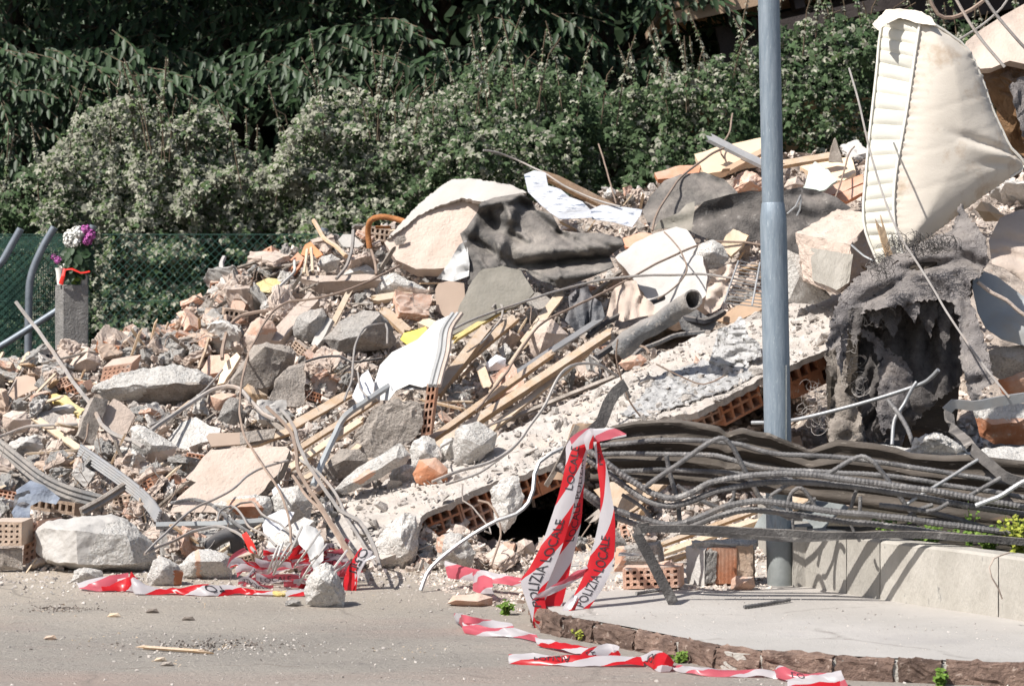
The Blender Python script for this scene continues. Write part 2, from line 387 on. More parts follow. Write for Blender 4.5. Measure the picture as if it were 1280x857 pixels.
m_wire = M('wire_dusty_grey', (.30,.275,.255), (.44,.41,.385), 9, .65, .2, 60, metal=.2, dirt=(.42,.33,.27), dirt_t=.5)
m_rustw = M('wire_brown', (.26,.19,.15), (.38,.29,.23), 9, .7, .2, 60, metal=.15)
m_rust = M('metal_rusty', (.30,.12,.045), (.44,.20,.08), 12, .8, .4, 60, metal=.2, c3=(.16,.07,.04), c3t=.6, c3s=2)
m_rebar = M('rebar_steel', (.13,.125,.125), (.26,.25,.245), 14, .6, .4, 90, metal=.45, c3=(.36,.345,.33), c3t=.58, c3s=1.2, dirt=(.36,.29,.23), dirt_t=.60)
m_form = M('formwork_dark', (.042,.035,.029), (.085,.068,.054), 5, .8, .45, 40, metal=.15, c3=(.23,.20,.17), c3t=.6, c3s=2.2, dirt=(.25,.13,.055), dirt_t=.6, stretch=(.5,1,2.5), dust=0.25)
m_dark = M('dark_felt', (.055,.052,.052), (.13,.122,.118), 7, .9, .6, 80, c3=(.24,.23,.22), c3t=.6, c3s=2, dirt=(.21,.2,.185), dirt_t=.55, dust=0.5)
m_tarp = M('tarp_grey', (.06,.057,.056), (.105,.10,.095), 6, .75, .6, 50, c3=(.045,.043,.042), c3t=.62, c3s=3, dirt=(.25,.23,.205), dirt_t=.50, dirt_s=4, dust=0.45)
m_olive = M('board_olive_grey', (.19,.18,.15), (.27,.255,.22), 4, .9, .3, 50, dirt=(.33,.29,.24), dirt_t=.6, c3=(.10,.1,.095), c3t=.68, dust=0.5)
m_rug = M('rug_grey_fibre', (.19,.175,.175), (.40,.37,.365), 14, 1, 1.0, 120, c3=(.07,.065,.07), c3t=.58, c3s=1.6, dirt=(.36,.30,.27), dirt_t=.58, spec=.05, dust=0.6)
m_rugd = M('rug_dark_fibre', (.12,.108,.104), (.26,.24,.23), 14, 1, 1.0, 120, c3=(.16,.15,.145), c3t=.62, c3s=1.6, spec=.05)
m_matt = M('mattress_ticking', (.72,.65,.56), (.79,.72,.63), 1.5, .85, .12, 90, dirt=(.50,.36,.24), dirt_t=.56, dirt_s=4, spec=.15)
m_matt2 = M('mattress_side_ticking', (.62,.605,.535), (.66,.64,.57), 2, .8, .1, 90, dirt=(.62,.42,.28), dirt_t=.72, dirt_s=5, spec=.15)
m_rim = M('rim_fabric_white', (.42,.39,.355), (.50,.47,.44), 3, .8, .25, 50, dirt=(.50,.42,.36), dirt_t=.6)
m_piping = M('mattress_piping', (.78,.75,.68), (.82,.79,.72), 2, .7, 0)
m_foam = M('brown_upholstery', (.17,.095,.05), (.28,.17,.09), 8, .95, .8, 60, dirt=(.42,.28,.14), dirt_t=.6, dust=0.4)
m_clothp = M('cloth_pinkish', (.52,.42,.35), (.60,.50,.43), 3, .9, .3, 60, dirt=(.52,.40,.32), dirt_t=.6)
m_blueg = M('panel_blue_grey', (.36,.38,.39), (.45,.46,.46), 2, .7, .12, 50, dirt=(.42,.37,.30), dirt_t=.55)
m_blue = M('fabric_blue_grey', (.16,.19,.26), (.30,.33,.38), 6, .9, .5, 60)
m_whitep = M('plastic_white', (.42,.415,.405), (.53,.525,.515), 5, .45, .2, 40, spec=.5, dirt=(.62,.55,.50), dirt_t=.68)
m_paper = M('paper_white', (.74,.75,.79), (.82,.82,.84), 5, .8, .2, 40)
m_striped = M('cloth_white_blue', (.50,.52,.56), (.62,.63,.67), 9, .85, .5, 60, c3=(.16,.19,.26), c3t=.56, c3s=2.2, stretch=(.35,1,2.6))
m_foil = M('foil_silver', (.42,.41,.40), (.60,.59,.58), 14, .45, .6, 50, metal=.2, spec=.5, c3=(.10,.09,.08), c3t=.55, c3s=2.2, dirt=(.45,.38,.30), dirt_t=.62)
m_pole = M('pole_galvanised', (.20,.25,.30), (.31,.36,.41), 12, .5, .2, 60, metal=.3, spec=.45, stretch=(5,5,.7), c3=(.40,.45,.49), c3t=.60, c3s=3, dirt=(.16,.16,.16), dirt_t=.60, dirt_s=5)
m_zincpipe = M('sleeve_zinc_grey', (.22,.235,.23), (.28,.295,.29), 9, .6, .15, 60, metal=.3)
m_fpost = M('fence_post_zinc', (.17,.195,.225), (.25,.275,.31), 9, .5, .1, 40, metal=.4)
m_mesh = M('fence_wire_green', (.02,.07,.055), (.035,.10,.075), 5, .5, 0, vary=0)
m_net = M('shade_net_green', (.022,.062,.048), (.04,.095,.072), 40, .7, .2, 80, vary=0)
m_cpost = M('concrete_post', (.22,.21,.20), (.34,.325,.31), 9, .95, .8, 60, c3=(.36,.33,.31), c3t=.62, c3s=2, dirt=(.10,.09,.09), dirt_t=.58)
m_plant = M('planter_concrete', (.36,.335,.295), (.47,.44,.395), 7, .95, .5, 50, c3=(.25,.24,.22), c3t=.64, c3s=4, dirt=(.38,.35,.31), dirt_t=.6, stretch=(1,1,.35))
m_kerb = M('porphyry_kerb', (.12,.08,.065), (.27,.185,.145), 16, .9, .9, 40, c3=(.40,.31,.26), c3t=.6, c3s=2, vary=.3)
m_mortar = M('mortar', (.36,.34,.30), (.48,.45,.41), 20, .95, .5, 70)
m_walk = M('pavement_concrete', (.36,.34,.315), (.45,.425,.40), 1.6, .93, .3, 60, c3=(.35,.325,.31), c3t=.66, c3s=14, dirt=(.35,.33,.32), dirt_t=.6, dirt_s=1.3, vary=0)
m_road = M('asphalt_dusty', (.32,.292,.26), (.42,.38,.335), 1.2, .95, .8, 90, c3=(.19,.175,.17), c3t=.60, c3s=28, dirt=(.42,.33,.285), dirt_t=.5, dirt_s=.7, vary=0, stretch=(.6,1.4,1))
m_soil = M('soil_dark', (.05,.04,.03), (.10,.085,.06), 6, 1, .8, 50, vary=0)
m_mound = M('crushed_rubble', (.38,.31,.26), (.62,.53,.455), 14, 1, 1.2, 40, c3=(.46,.25,.16), c3t=.66, c3s=1.2, dirt=(.10,.085,.075), dirt_t=.5, dirt_s=5, vary=0)
m_bits = M('rubble_bits', (.50,.41,.35), (.74,.65,.58), 5, .95, .4, 60, vary=.35, island=True, c3=(.50,.27,.17), c3t=.62, c3s=1)
m_bitsd = M('rubble_bits_dark', (.13,.11,.095), (.25,.21,.18), 5, .95, .4, 60, vary=.35, island=True)
m_gravel = M('gravel_bits', (.38,.34,.31), (.56,.52,.48), 5, .95, .3, 60, vary=.35, island=True)
m_dusty = M('leaf_dusty', (.26,.265,.205), (.43,.415,.34), 3, .8, 0, vary=.38, island=True, spec=.2, c3=(.085,.125,.045), c3t=.50, c3s=4)
m_ivy = M('leaf_ivy_green', (.035,.070,.025), (.09,.135,.06), 3, .7, 0, vary=.45, island=True, spec=.3, c3=(.21,.23,.16), c3t=.60, c3s=4)
m_cherry = M('leaf_long_green', (.024,.052,.020), (.055,.092,.040), 2, .5, 0, vary=.4, island=True, spec=.35)
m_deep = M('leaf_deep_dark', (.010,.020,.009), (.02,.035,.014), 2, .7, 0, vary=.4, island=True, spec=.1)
m_weed = M('leaf_weed_bright', (.11,.20,.03), (.20,.30,.06), 3, .6, 0, vary=.3, island=True)
m_yweed = M('leaf_yellow_green', (.30,.33,.04), (.38,.40,.08), 3, .6, 0, vary=.3, island=True)
m_bark = M('bark', (.045,.035,.028), (.10,.08,.06), 8, .95, .8, 40)
m_stem = M('stem_brown', (.10,.07,.05), (.16,.12,.08), 8, .9, 0)
m_backdrop = M('backdrop_dark_green', (.010,.018,.008), (.02,.03,.014), 1, 1, .6, 10, vary=0)
m_tile = M('roof_tile_red', (.52,.19,.09), (.62,.28,.15), 6, .85, .25, 50, dirt=(.56,.36,.25), dirt_t=.6, dust=0.8)
m_orange = M('tile_orange', (.62,.20,.06), (.70,.30,.12), 6, .8, .2, 50, dust=0.6)
m_peach = M('panel_peach', (.74,.55,.38), (.80,.63,.46), 3, .8, .1, 50, dirt=(.6,.5,.42), dirt_t=.62)
m_green = M('sheet_pale_green', (.50,.56,.50), (.60,.64,.58), 4, .6, .1, 50, dirt=(.55,.50,.45), dirt_t=.6)
m_bag = M('plastic_bag_black', (.05,.055,.065), (.09,.095,.11), 8, .45, .4, 50, spec=.5, dirt=(.22,.2,.2), dirt_t=.55, dust=0.3)
m_pipeg = M('pipe_grey', (.12,.123,.13), (.20,.205,.21), 9, .8, .8, 50, c3=(.33,.31,.29), c3t=.58, c3s=3, dirt=(.36,.33,.30), dirt_t=.48, dust=0.8)
m_black = M('rubber_black', (.03,.03,.034), (.06,.06,.066), 6, .6, .2, 50, dirt=(.16,.14,.13), dirt_t=.6, dust=0.5)
m_petw = M('petal_white', (.80,.79,.74), (.86,.85,.80), 9, .8, 0, vary=.12, island=True)
m_petp = M('petal_magenta', (.36,.07,.28), (.52,.16,.42), 9, .8, 0, vary=.35, island=True)
m_rib = M('ribbon_red', (.66,.03,.02), (.72,.05,.04), 5, .5, 0)
m_ink = M('print_black', (.02,.02,.025), (.03,.03,.035), 5, .6, 0, vary=0)
m_inkb = M('print_blue', (.03,.05,.35), (.04,.07,.42), 5, .6, 0, vary=0)
m_fascia = M('fascia_wood', (.44,.30,.20), (.52,.38,.27), 3, .8, .2, 40)
m_roof = M('roof_dark', (.045,.036,.034), (.08,.065,.06), 4, .9, .3, 40)
m_ochre = M('wall_ochre', (.40,.24,.11), (.48,.30,.15), 2, .9, .2, 40)
def ground_extra(m, y0, y1, dust, crack, cs, dstr):
    N = m.node_tree.nodes; L = m.node_tree.links; b = N['Principled BSDF']; col = b.inputs['Base Color'].links[0].from_socket
    tc = N.new('ShaderNodeTexCoord'); sp = N.new('ShaderNodeSeparateXYZ'); L.new(tc.outputs['Object'], sp.inputs[0])
    nn = N.new('ShaderNodeTexNoise'); nn.inputs['Scale'].default_value = 1.6; nn.inputs['Detail'].default_value = 8; nn.inputs['Roughness'].default_value = .7; L.new(tc.outputs['Object'], nn.inputs['Vector'])
    ad = N.new('ShaderNodeMath'); ad.operation = 'MULTIPLY_ADD'; L.new(nn.outputs['Fac'], ad.inputs[0]); ad.inputs[1].default_value = 2.6; L.new(sp.outputs[1], ad.inputs[2])
    mr = N.new('ShaderNodeMapRange'); mr.inputs[1].default_value = y0+1.3; mr.inputs[2].default_value = y1+1.3; mr.inputs[4].default_value = dstr; L.new(ad.outputs[0], mr.inputs[0])
    x = N.new('ShaderNodeMix'); x.data_type = 'RGBA'; L.new(mr.outputs[0], x.inputs[0]); L.new(col, x.inputs[6]); x.inputs[7].default_value = (*dust, 1)
    dn = N.new('ShaderNodeTexNoise'); dn.inputs['Scale'].default_value = 2.5; dn.inputs['Detail'].default_value = 5; L.new(tc.outputs['Object'], dn.inputs['Vector'])
    va = N.new('ShaderNodeMix'); va.data_type = 'RGBA'; va.inputs[0].default_value = .22; L.new(tc.outputs['Object'], va.inputs[6]); L.new(dn.outputs['Color'], va.inputs[7])
    vo = N.new('ShaderNodeTexVoronoi'); vo.feature = 'DISTANCE_TO_EDGE'; vo.inputs['Scale'].default_value = cs; L.new(va.outputs[2], vo.inputs['Vector'])
    cr = N.new('ShaderNodeMapRange'); cr.inputs[1].default_value = 0; cr.inputs[2].default_value = .012; cr.inputs[3].default_value = .7; cr.inputs[4].default_value = 0; L.new(vo.outputs['Distance'], cr.inputs[0])
    nb = N.new('ShaderNodeMath'); nb.operation = 'MULTIPLY'; L.new(cr.outputs[0], nb.inputs[0]); m2 = N.new('ShaderNodeMapRange'); m2.inputs[1].default_value = .48; m2.inputs[2].default_value = .56; L.new(nn.outputs['Fac'], m2.inputs[0]); L.new(m2.outputs[0], nb.inputs[1])
    z = N.new('ShaderNodeMix'); z.data_type = 'RGBA'; L.new(nb.outputs[0], z.inputs[0]); L.new(x.outputs[2], z.inputs[6]); z.inputs[7].default_value = (*crack, 1)
    L.new(z.outputs[2], b.inputs['Base Color'])
ground_extra(m_road, 10.6, 12.6, (.55,.475,.39), (.27,.235,.205), .9, .85)
ground_extra(m_walk, 10.0, 12.0, (.48,.435,.395), (.22,.20,.18), .8, .6)
def tape_mat(name, soft=0):
    m = bpy.data.materials.new(name); m.use_nodes = True; N = m.node_tree.nodes; L = m.node_tree.links; b = N['Principled BSDF']
    uv = N.new('ShaderNodeUVMap'); uv.uv_map = 'UVMap'; sp = N.new('ShaderNodeSeparateXYZ'); L.new(uv.outputs[0], sp.inputs[0])
    a = N.new('ShaderNodeMath'); a.operation = 'MULTIPLY_ADD'; L.new(sp.outputs[1], a.inputs[0]); a.inputs[1].default_value = .55; L.new(sp.outputs[0], a.inputs[2])
    f = N.new('ShaderNodeMath'); f.operation = 'FRACT'; L.new(a.outputs[0], f.inputs[0])
    g = N.new('ShaderNodeMath'); g.operation = 'GREATER_THAN'; L.new(f.outputs[0], g.inputs[0]); g.inputs[1].default_value = .5
    x = N.new('ShaderNodeMix'); x.data_type = 'RGBA'; L.new(g.outputs[0], x.inputs[0])
    x.inputs[6].default_value = (.66,.63,.65,1); x.inputs[7].default_value = (.66,.022,.03,1) if not soft else (.66,.14,.18,1)
    L.new(x.outputs[2], b.inputs['Base Color']); b.inputs['Roughness'].default_value = .30; b.inputs['Specular IOR Level'].default_value = .5
    tr = N.new('ShaderNodeBsdfTranslucent'); L.new(x.outputs[2], tr.inputs[0]); ms = N.new('ShaderNodeMixShader'); ms.inputs[0].default_value = .45
    L.new(b.outputs[0], ms.inputs[1]); L.new(tr.outputs[0], ms.inputs[2]); L.new(ms.outputs[0], N['Material Output'].inputs[0])
    return m
m_tape = tape_mat('barrier_tape_red_white'); m_tape2 = tape_mat('barrier_tape_faded', 1)
# translucent leaves
for lm in (m_dusty, m_ivy, m_cherry, m_weed, m_yweed):
    N = lm.node_tree.nodes; L = lm.node_tree.links; b = N['Principled BSDF']
    col = b.inputs['Base Color'].links[0].from_socket
    tr = N.new('ShaderNodeBsdfTranslucent'); L.new(col, tr.inputs[0]); ms = N.new('ShaderNodeMixShader'); ms.inputs[0].default_value = .18
    L.new(b.outputs[0], ms.inputs[1]); L.new(tr.outputs[0], ms.inputs[2]); L.new(ms.outputs[0], N['Material Output'].inputs[0])

# ================================================================ THE SETTING
def struct(name, V, Fs, mat, mi=None, smooth=30, kind='structure', origin=(0,0,0)):
    return mk(name, V, Fs, mat, None, mi, smooth, kind=kind, origin=origin)
# ground to the horizon, road sheet on it
struct('ground', [(-400,-20,-.008),(400,-20,-.008),(400,700,-.008),(-400,700,-.008)], [(0,1,2,3)], m_soil)
nx, ny = 160, 60; V = []; Fs = []
for j in range(ny+1):
    for i in range(nx+1):
        x = -12+24*i/nx; y = -6+20*j/ny; y = y
        V.append((x, y, .004*noise.noise(Vector((x*1.3, y*1.3, 0)))+.0015*noise.noise(Vector((x*9, y*9, 3)))))
for j in range(ny):
    for i in range(nx): a = j*(nx+1)+i; Fs.append((a, a+1, a+nx+2, a+nx+1))
struct('road', V, Fs, m_road, smooth=60)
# pavement: top sheet with rounded kerb corner
ZW = .08
kc = [PZ(x, y, ZW) for x, y in ((664,742),(666,754),(674,764),(696,771),(730,777),(770,784),(810,792),(855,801),(905,811),(1000,819),(1100,824),(1200,828),(1290,831),(1500,836),(1800,842))]
kc = [Vector((v.x, v.y, ZW)) for v in kc]
kcs = spline(kc, .05)
back = [Vector((v.x, 13.6, ZW)) for v in (kcs[0], kcs[-1])]
V = []; Fs = []; n = len(kcs)
inset = []
for i, p in enumerate(kcs):
    t = (kcs[min(i+1, n-1)]-kcs[max(i-1, 0)]).normalized(); nrm = Vector((-t.y, t.x, 0)); inset.append(p+nrm*.055)
yb = 13.6; V = []
rows = 24
for i, p in enumerate(inset):
    for j in range(rows+1):
        y = p.y+(yb-p.y)*j/rows; V.append((p.x, y, ZW+.002*noise.noise(Vector((p.x*2, y*2, 0)))))
for i in range(n-1):
    for j in range(rows): a = i*(rows+1)+j; Fs.append((a, a+rows+1, a+rows+2, a+1))
for i in range(n-1):   # skirt under the top behind the kerb
    pass
pav = struct('pavement', V, Fs, m_walk, smooth=60)
# kerb stones: rough porphyry blocks, parts of the pavement
cum = [0]
for i in range(1, n): cum.append(cum[-1]+(kcs[i]-kcs[i-1]).length)
def at_s(s):
    for i in range(1, n):
        if cum[i] >= s:
            f = (s-cum[i-1])/(cum[i]-cum[i-1]); t = (kcs[i]-kcs[i-1]).normalized(); return kcs[i-1].lerp(kcs[i], f), t
    return kcs[-1], (kcs[-1]-kcs[-2]).normalized()
s = 0; ki = 0
while s < cum[-1]-.3:
    Ls = random.uniform(.09, .17) if s < .9 else random.uniform(.17, .33)
    a, ta = at_s(s+.006); b, tb = at_s(s+Ls-random.uniform(.004,.016)); t = (b-a).normalized(); nr = Vector((-t.y, t.x, 0))
    h0 = ZW+random.uniform(-.003, .004); ins = .052; o = random.uniform(-.006, .004)
    pts = []
    for p in (a, b):
        for (dn, z) in ((o-.004,-.03),(o,h0-.012),(o+.012,h0),(ins,h0),(ins,-.03)): pts.append(p+nr*dn+Vector((0,0,z-p.z)))
    VV, FF = hullmesh(pts, 3, .008, 22, s*9, .9)
    mk('kerb_stone', VV, FF, m_kerb, pav, None, 40)
    s += Ls
V = []; Fs = []
for i, p in enumerate(kcs):
    t = (kcs[min(i+1, n-1)]-kcs[max(i-1, 0)]).normalized(); nr = Vector((-t.y, t.x, 0))
    V += [p+nr*.010+Vector((0,0,-.1)), p+nr*.010+Vector((0,0,-.012)), p+nr*.06+Vector((0,0,-.006)), p+nr*.06+Vector((0,0,-.1))]
for i in range(n-1):
    for k in range(3): Fs.append((i*4+k, (i+1)*4+k, (i+1)*4+k+1, i*4+k+1))
mk('kerb_mortar', V, Fs, m_mortar, pav)
# hillside added behind everything as a dark screen against the sky
V = []; Fs = []
for j in range(30):
    for i in range(60):
        x = -60+120*i/59; y = 27+40*j/29; z = min(12, max(0, (y-28))*.9)+1.0*noise.noise(Vector((x*.2, y*.2, 0)))
        V.append((x, y, z-.2))
for j in range(29):
    for i in range(59): a = j*60+i; Fs.append((a, a+1, a+61, a+60))
struct('backdrop_bank', V, Fs, m_backdrop, smooth=60)
# crushed rubble mound
V = []; Fs = []; NX, NT = 240, 90
for i in range(NX+1):
    px = -240+(1560+240)*i/NX
    fy, cy = lerp(FOOT, px, 1), lerp(CREST, px, 1); cY = lerp(CREST, px, 2)
    for j in range(NT+1):
        t = j/NT*1.12-.02
        if t <= 1: 
            py = fy+(cy-fy)*max(t, -.02); p = P(px, py, D(px, py)+.10)
        else:
            p = P(px, cy, cY); p = p+Vector((0, (t-1)*14, -(t-1)*22))
        p = p+Vector((noise.noise(p*5)*.04, noise.noise(p*4+Vector((9,9,9)))*.10, fbm(p, 3.5, 4)*.05))
        if t <= 0: p.z = min(p.z, -.02)
        V.append(p)
for i in range(NX):
    for j in range(NT): a = i*(NT+1)+j; Fs.append((a, a+NT+1, a+NT+2, a+1))
mound = struct('rubble_mound', V, Fs, m_mound, smooth=40)
# ================================================================ VEGETATION
def leafgeo(pos, nrm, tip, size, wid=.36, fold=.25):
    """numpy: (n,3) arrays -> verts, quads; each leaf two folded quads"""
    n = len(pos); nrm = nrm/np.linalg.norm(nrm, axis=1)[:,None]
    tip = tip-nrm*(tip*nrm).sum(1)[:,None]; tip = tip/(np.linalg.norm(tip, axis=1)[:,None]+1e-9)
    sd = np.cross(nrm, tip); s = size[:,None]
    V = np.zeros((n, 6, 3))
    V[:,0] = pos; V[:,1] = pos+tip*s; 
    for k, (u, v) in enumerate([(-1,.28),(-.8,.68),(.8,.68),(1,.28)]):
        V[:,2+k] = pos+sd*s*wid*u+tip*s*v+nrm*s*fold*abs(u)*wid
    b = (np.arange(n)*6)[:,None]
    Q = np.concatenate([b+np.array([[0,1,3,2]]), b+np.array([[0,5,4,1]])], 0)
    return V.reshape(-1,3), Q
def trileaf(pos, nrm, tip, size):
    n = len(pos); nrm = nrm/np.linalg.norm(nrm, axis=1)[:,None]; tip = tip-nrm*(tip*nrm).sum(1)[:,None]; tip = tip/(np.linalg.norm(tip, axis=1)[:,None]+1e-9)
    sd = np.cross(nrm, tip); s = size[:,None]; V = np.zeros((n, 12, 3))
    for k, (a, L_) in enumerate(((-.85,.85),(0,1.05),(.85,.85))):
        t = tip*math.cos(a)+sd*math.sin(a); c = np.cross(nrm, t)
        V[:,k*4] = pos; V[:,k*4+1] = pos+t*s*L_*.5-c*s*.23-nrm*s*.06; V[:,k*4+2] = pos+t*s*L_-nrm*s*.22; V[:,k*4+3] = pos+t*s*L_*.5+c*s*.23-nrm*s*.06
    b = (np.arange(n)*12)[:,None]; Q = np.concatenate([b+np.array([[0,3,2,1]])+4*k for k in range(3)], 0)
    return V.reshape(-1,3), Q
def fastmesh(name, V, Q, mat, parent=None, kind='stuff', label=None, cat=None, loc=(0,0,0)):
    me = bpy.data.meshes.new(name); org = np.array(parent_loc(parent)) if parent else np.array(loc)
    V = (V-org).astype(np.float32); k = Q.shape[1]
    me.vertices.add(len(V)); me.vertices.foreach_set('co', V.ravel()); me.loops.add(Q.size); me.loops.foreach_set('vertex_index', Q.ravel().astype(np.int32))
    me.polygons.add(len(Q)); me.polygons.foreach_set('loop_start', np.arange(0, Q.size, k, dtype=np.int32)); me.polygons.foreach_set('loop_total', np.full(len(Q), k, np.int32))
    me.update(calc_edges=True); me.materials.append(mat)
    o = bpy.data.objects.new(name, me); C.objects.link(o)
    if parent: o.parent = parent
    else: o.location = org
    return props(o, label, cat, None, kind)
def nz(x, z, f, o=0): return noise.noise(Vector((x*f+o, z*f, o)))
TOP = [(-300,250),(0,235),(70,180),(100,135),(160,115),(205,150),(255,128),(300,180),(340,215),(375,135),(420,105),(470,120),(520,125),(580,90),(640,80),(700,85),(760,105),(820,100),(880,78),(940,55),(1010,22),(1080,15),(1140,20),(1200,30),(1600,40)]
def hedge(i, pxa, pxb, label, dusty, dens=1.0, Y0=20.2):
    Yh = Y0; xa, xb = (pxa-CX)/F*Yh, (pxb-CX)/F*Yh
    root = empty('shrub', ((xa+xb)/2, Yh+.5, 0), label, 'shrub', 'shrubs of the overgrown hedge behind the rubble')
    n = int((xb-xa)*9500*dens); pos = []; nr = []; tp = []; sz = []; isd = []
    while len(pos) < n:
        x = random.uniform(xa-.15, xb+.15); px = CX+x/Yh*F
        ztop = CH+(HY-lerp(TOP, px, 1))/F*Yh + .12*nz(x, 0, 7, i)
        z = random.uniform(.1, ztop)
        # clumps: shoots
        cx_, cz_ = x*3.2, z*3.2
        b = nz(x, z, 1.4, i*3)*.45+nz(x, z, 4.2, 5)*.22
        cl = abs(nz(x, z, 3.1, 13))+.6*abs(nz(x, z, 7.5, 17)); b += .55-cl*1.5*.5
        if cl > .62 and random.random() < .75: continue
        y = Yh - b*.9 + .28*z*.5 + abs(random.gauss(0, .16)) + (.35 if random.random() < .3 else 0)
        if nz(x, z, 2.3, 31) > .42: y += .5
        pos.append((x+random.gauss(0,.02), y, z)); 
        q = random.random()
        nr.append((random.gauss(-.15,.5), -1+random.gauss(0,.4), .75+random.gauss(0,.5)))
        tp.append((random.gauss(0,.7), -.5+random.gauss(0,.3), -.5+random.gauss(0,.5))); sz.append(random.uniform(.025,.07)*(1 if dusty > .3 else 1.1)*(.8+.5*abs(nz(x, z, 2, 41))))
        isd.append(random.random() < dusty*(.55+.45*(z/ztop))+nz(x, z, 1.1, 77)*.5)
    # spires above the top
    k = int((xb-xa)*12); stems = []
    for _ in range(k):
        x = random.uniform(xa, xb); px = CX+x/Yh*F; zt = CH+(HY-lerp(TOP, px, 1))/F*Yh; h = random.uniform(.1,.5)*(1 if random.random() < .6 else .5); y = Yh+.1+random.uniform(-.2,.3)
        dx = random.uniform(-.22,.22); stems.append([(x, y, zt-.35), (x+dx*.5, y, zt+h*.4), (x+dx, y-.03, zt+h)])
        for m in range(int(h/.012)):
            f = m/(h/.012); a = random.uniform(0, 6.28); 
            pos.append((x+dx*f, y, zt-.1+(h+.1)*f)); nr.append((math.cos(a)*.5, math.sin(a)*.5-.4, 1)); tp.append((math.cos(a), math.sin(a), -.25)); sz.append(random.uniform(.035,.065)*(1-.5*f)); isd.append(random.random() < .8)
    pos, nr, tp, sz, isd = map(np.array, (pos, nr, tp, sz, isd))
    for nm, msk, mt in (('dusty_foliage', isd, m_dusty), ('green_foliage', ~isd, m_ivy)):
        if msk.sum(): 
            Vv, Q = trileaf(pos[msk], nr[msk], tp[msk], sz[msk]*.95); fastmesh(nm, Vv, Q, mt, root)
    V = []; Fs = []
    for s in stems:
        a, b = tubegeo(s, .005, 4, .15, 0, len(V)); V += a; Fs += b
    for _ in range(int((xb-xa)*7)):
        x = random.uniform(xa, xb); y = Yh+.6; a, b = tubegeo([(x,y,0),(x+random.uniform(-.2,.2),y-.1,.8),(x+random.uniform(-.5,.5),y-.2,1.8)], .018, 5, .2, 0, len(V), .4); V += a; Fs += b
    mk('stem', V, Fs, m_stem, root, None, 60, kind='stuff')
hedge(0, -330, 70, 'dark green leafy shrub behind the fence at the far left', .25, .8, 20.5)
hedge(1, 70, 230, 'rounded dust-coated shrub standing behind the post with the flowers', .95, 1.15)
hedge(2, 225, 380, 'dust-coated shrub with bare dark gap above it, behind the wire fence', .85, 1.1, 20.3)
hedge(3, 370, 540, 'tall dust-coated shrub rising behind the rusty curved pipe', .8, 1.1)
hedge(4, 535, 700, 'half dusty green shrub behind the pale overturned mattress', .40, 1.0, 20.1)
hedge(5, 695, 850, 'green ivy-like shrub with few dusty leaves behind the grey tarp', .18, 1.0, 20.4)
hedge(6, 845, 965, 'ivy-like shrub under the roof edge left of the lamp pole', .18, 1.0, 20.2)
hedge(7, 960, 1120, 'ivy-like shrub between the lamp pole and the standing mattress', .3, 1.0, 20.3)
hedge(8, 1115, 1400, 'green shrub behind the standing mattress at the top right', .3, .7, 20.6)
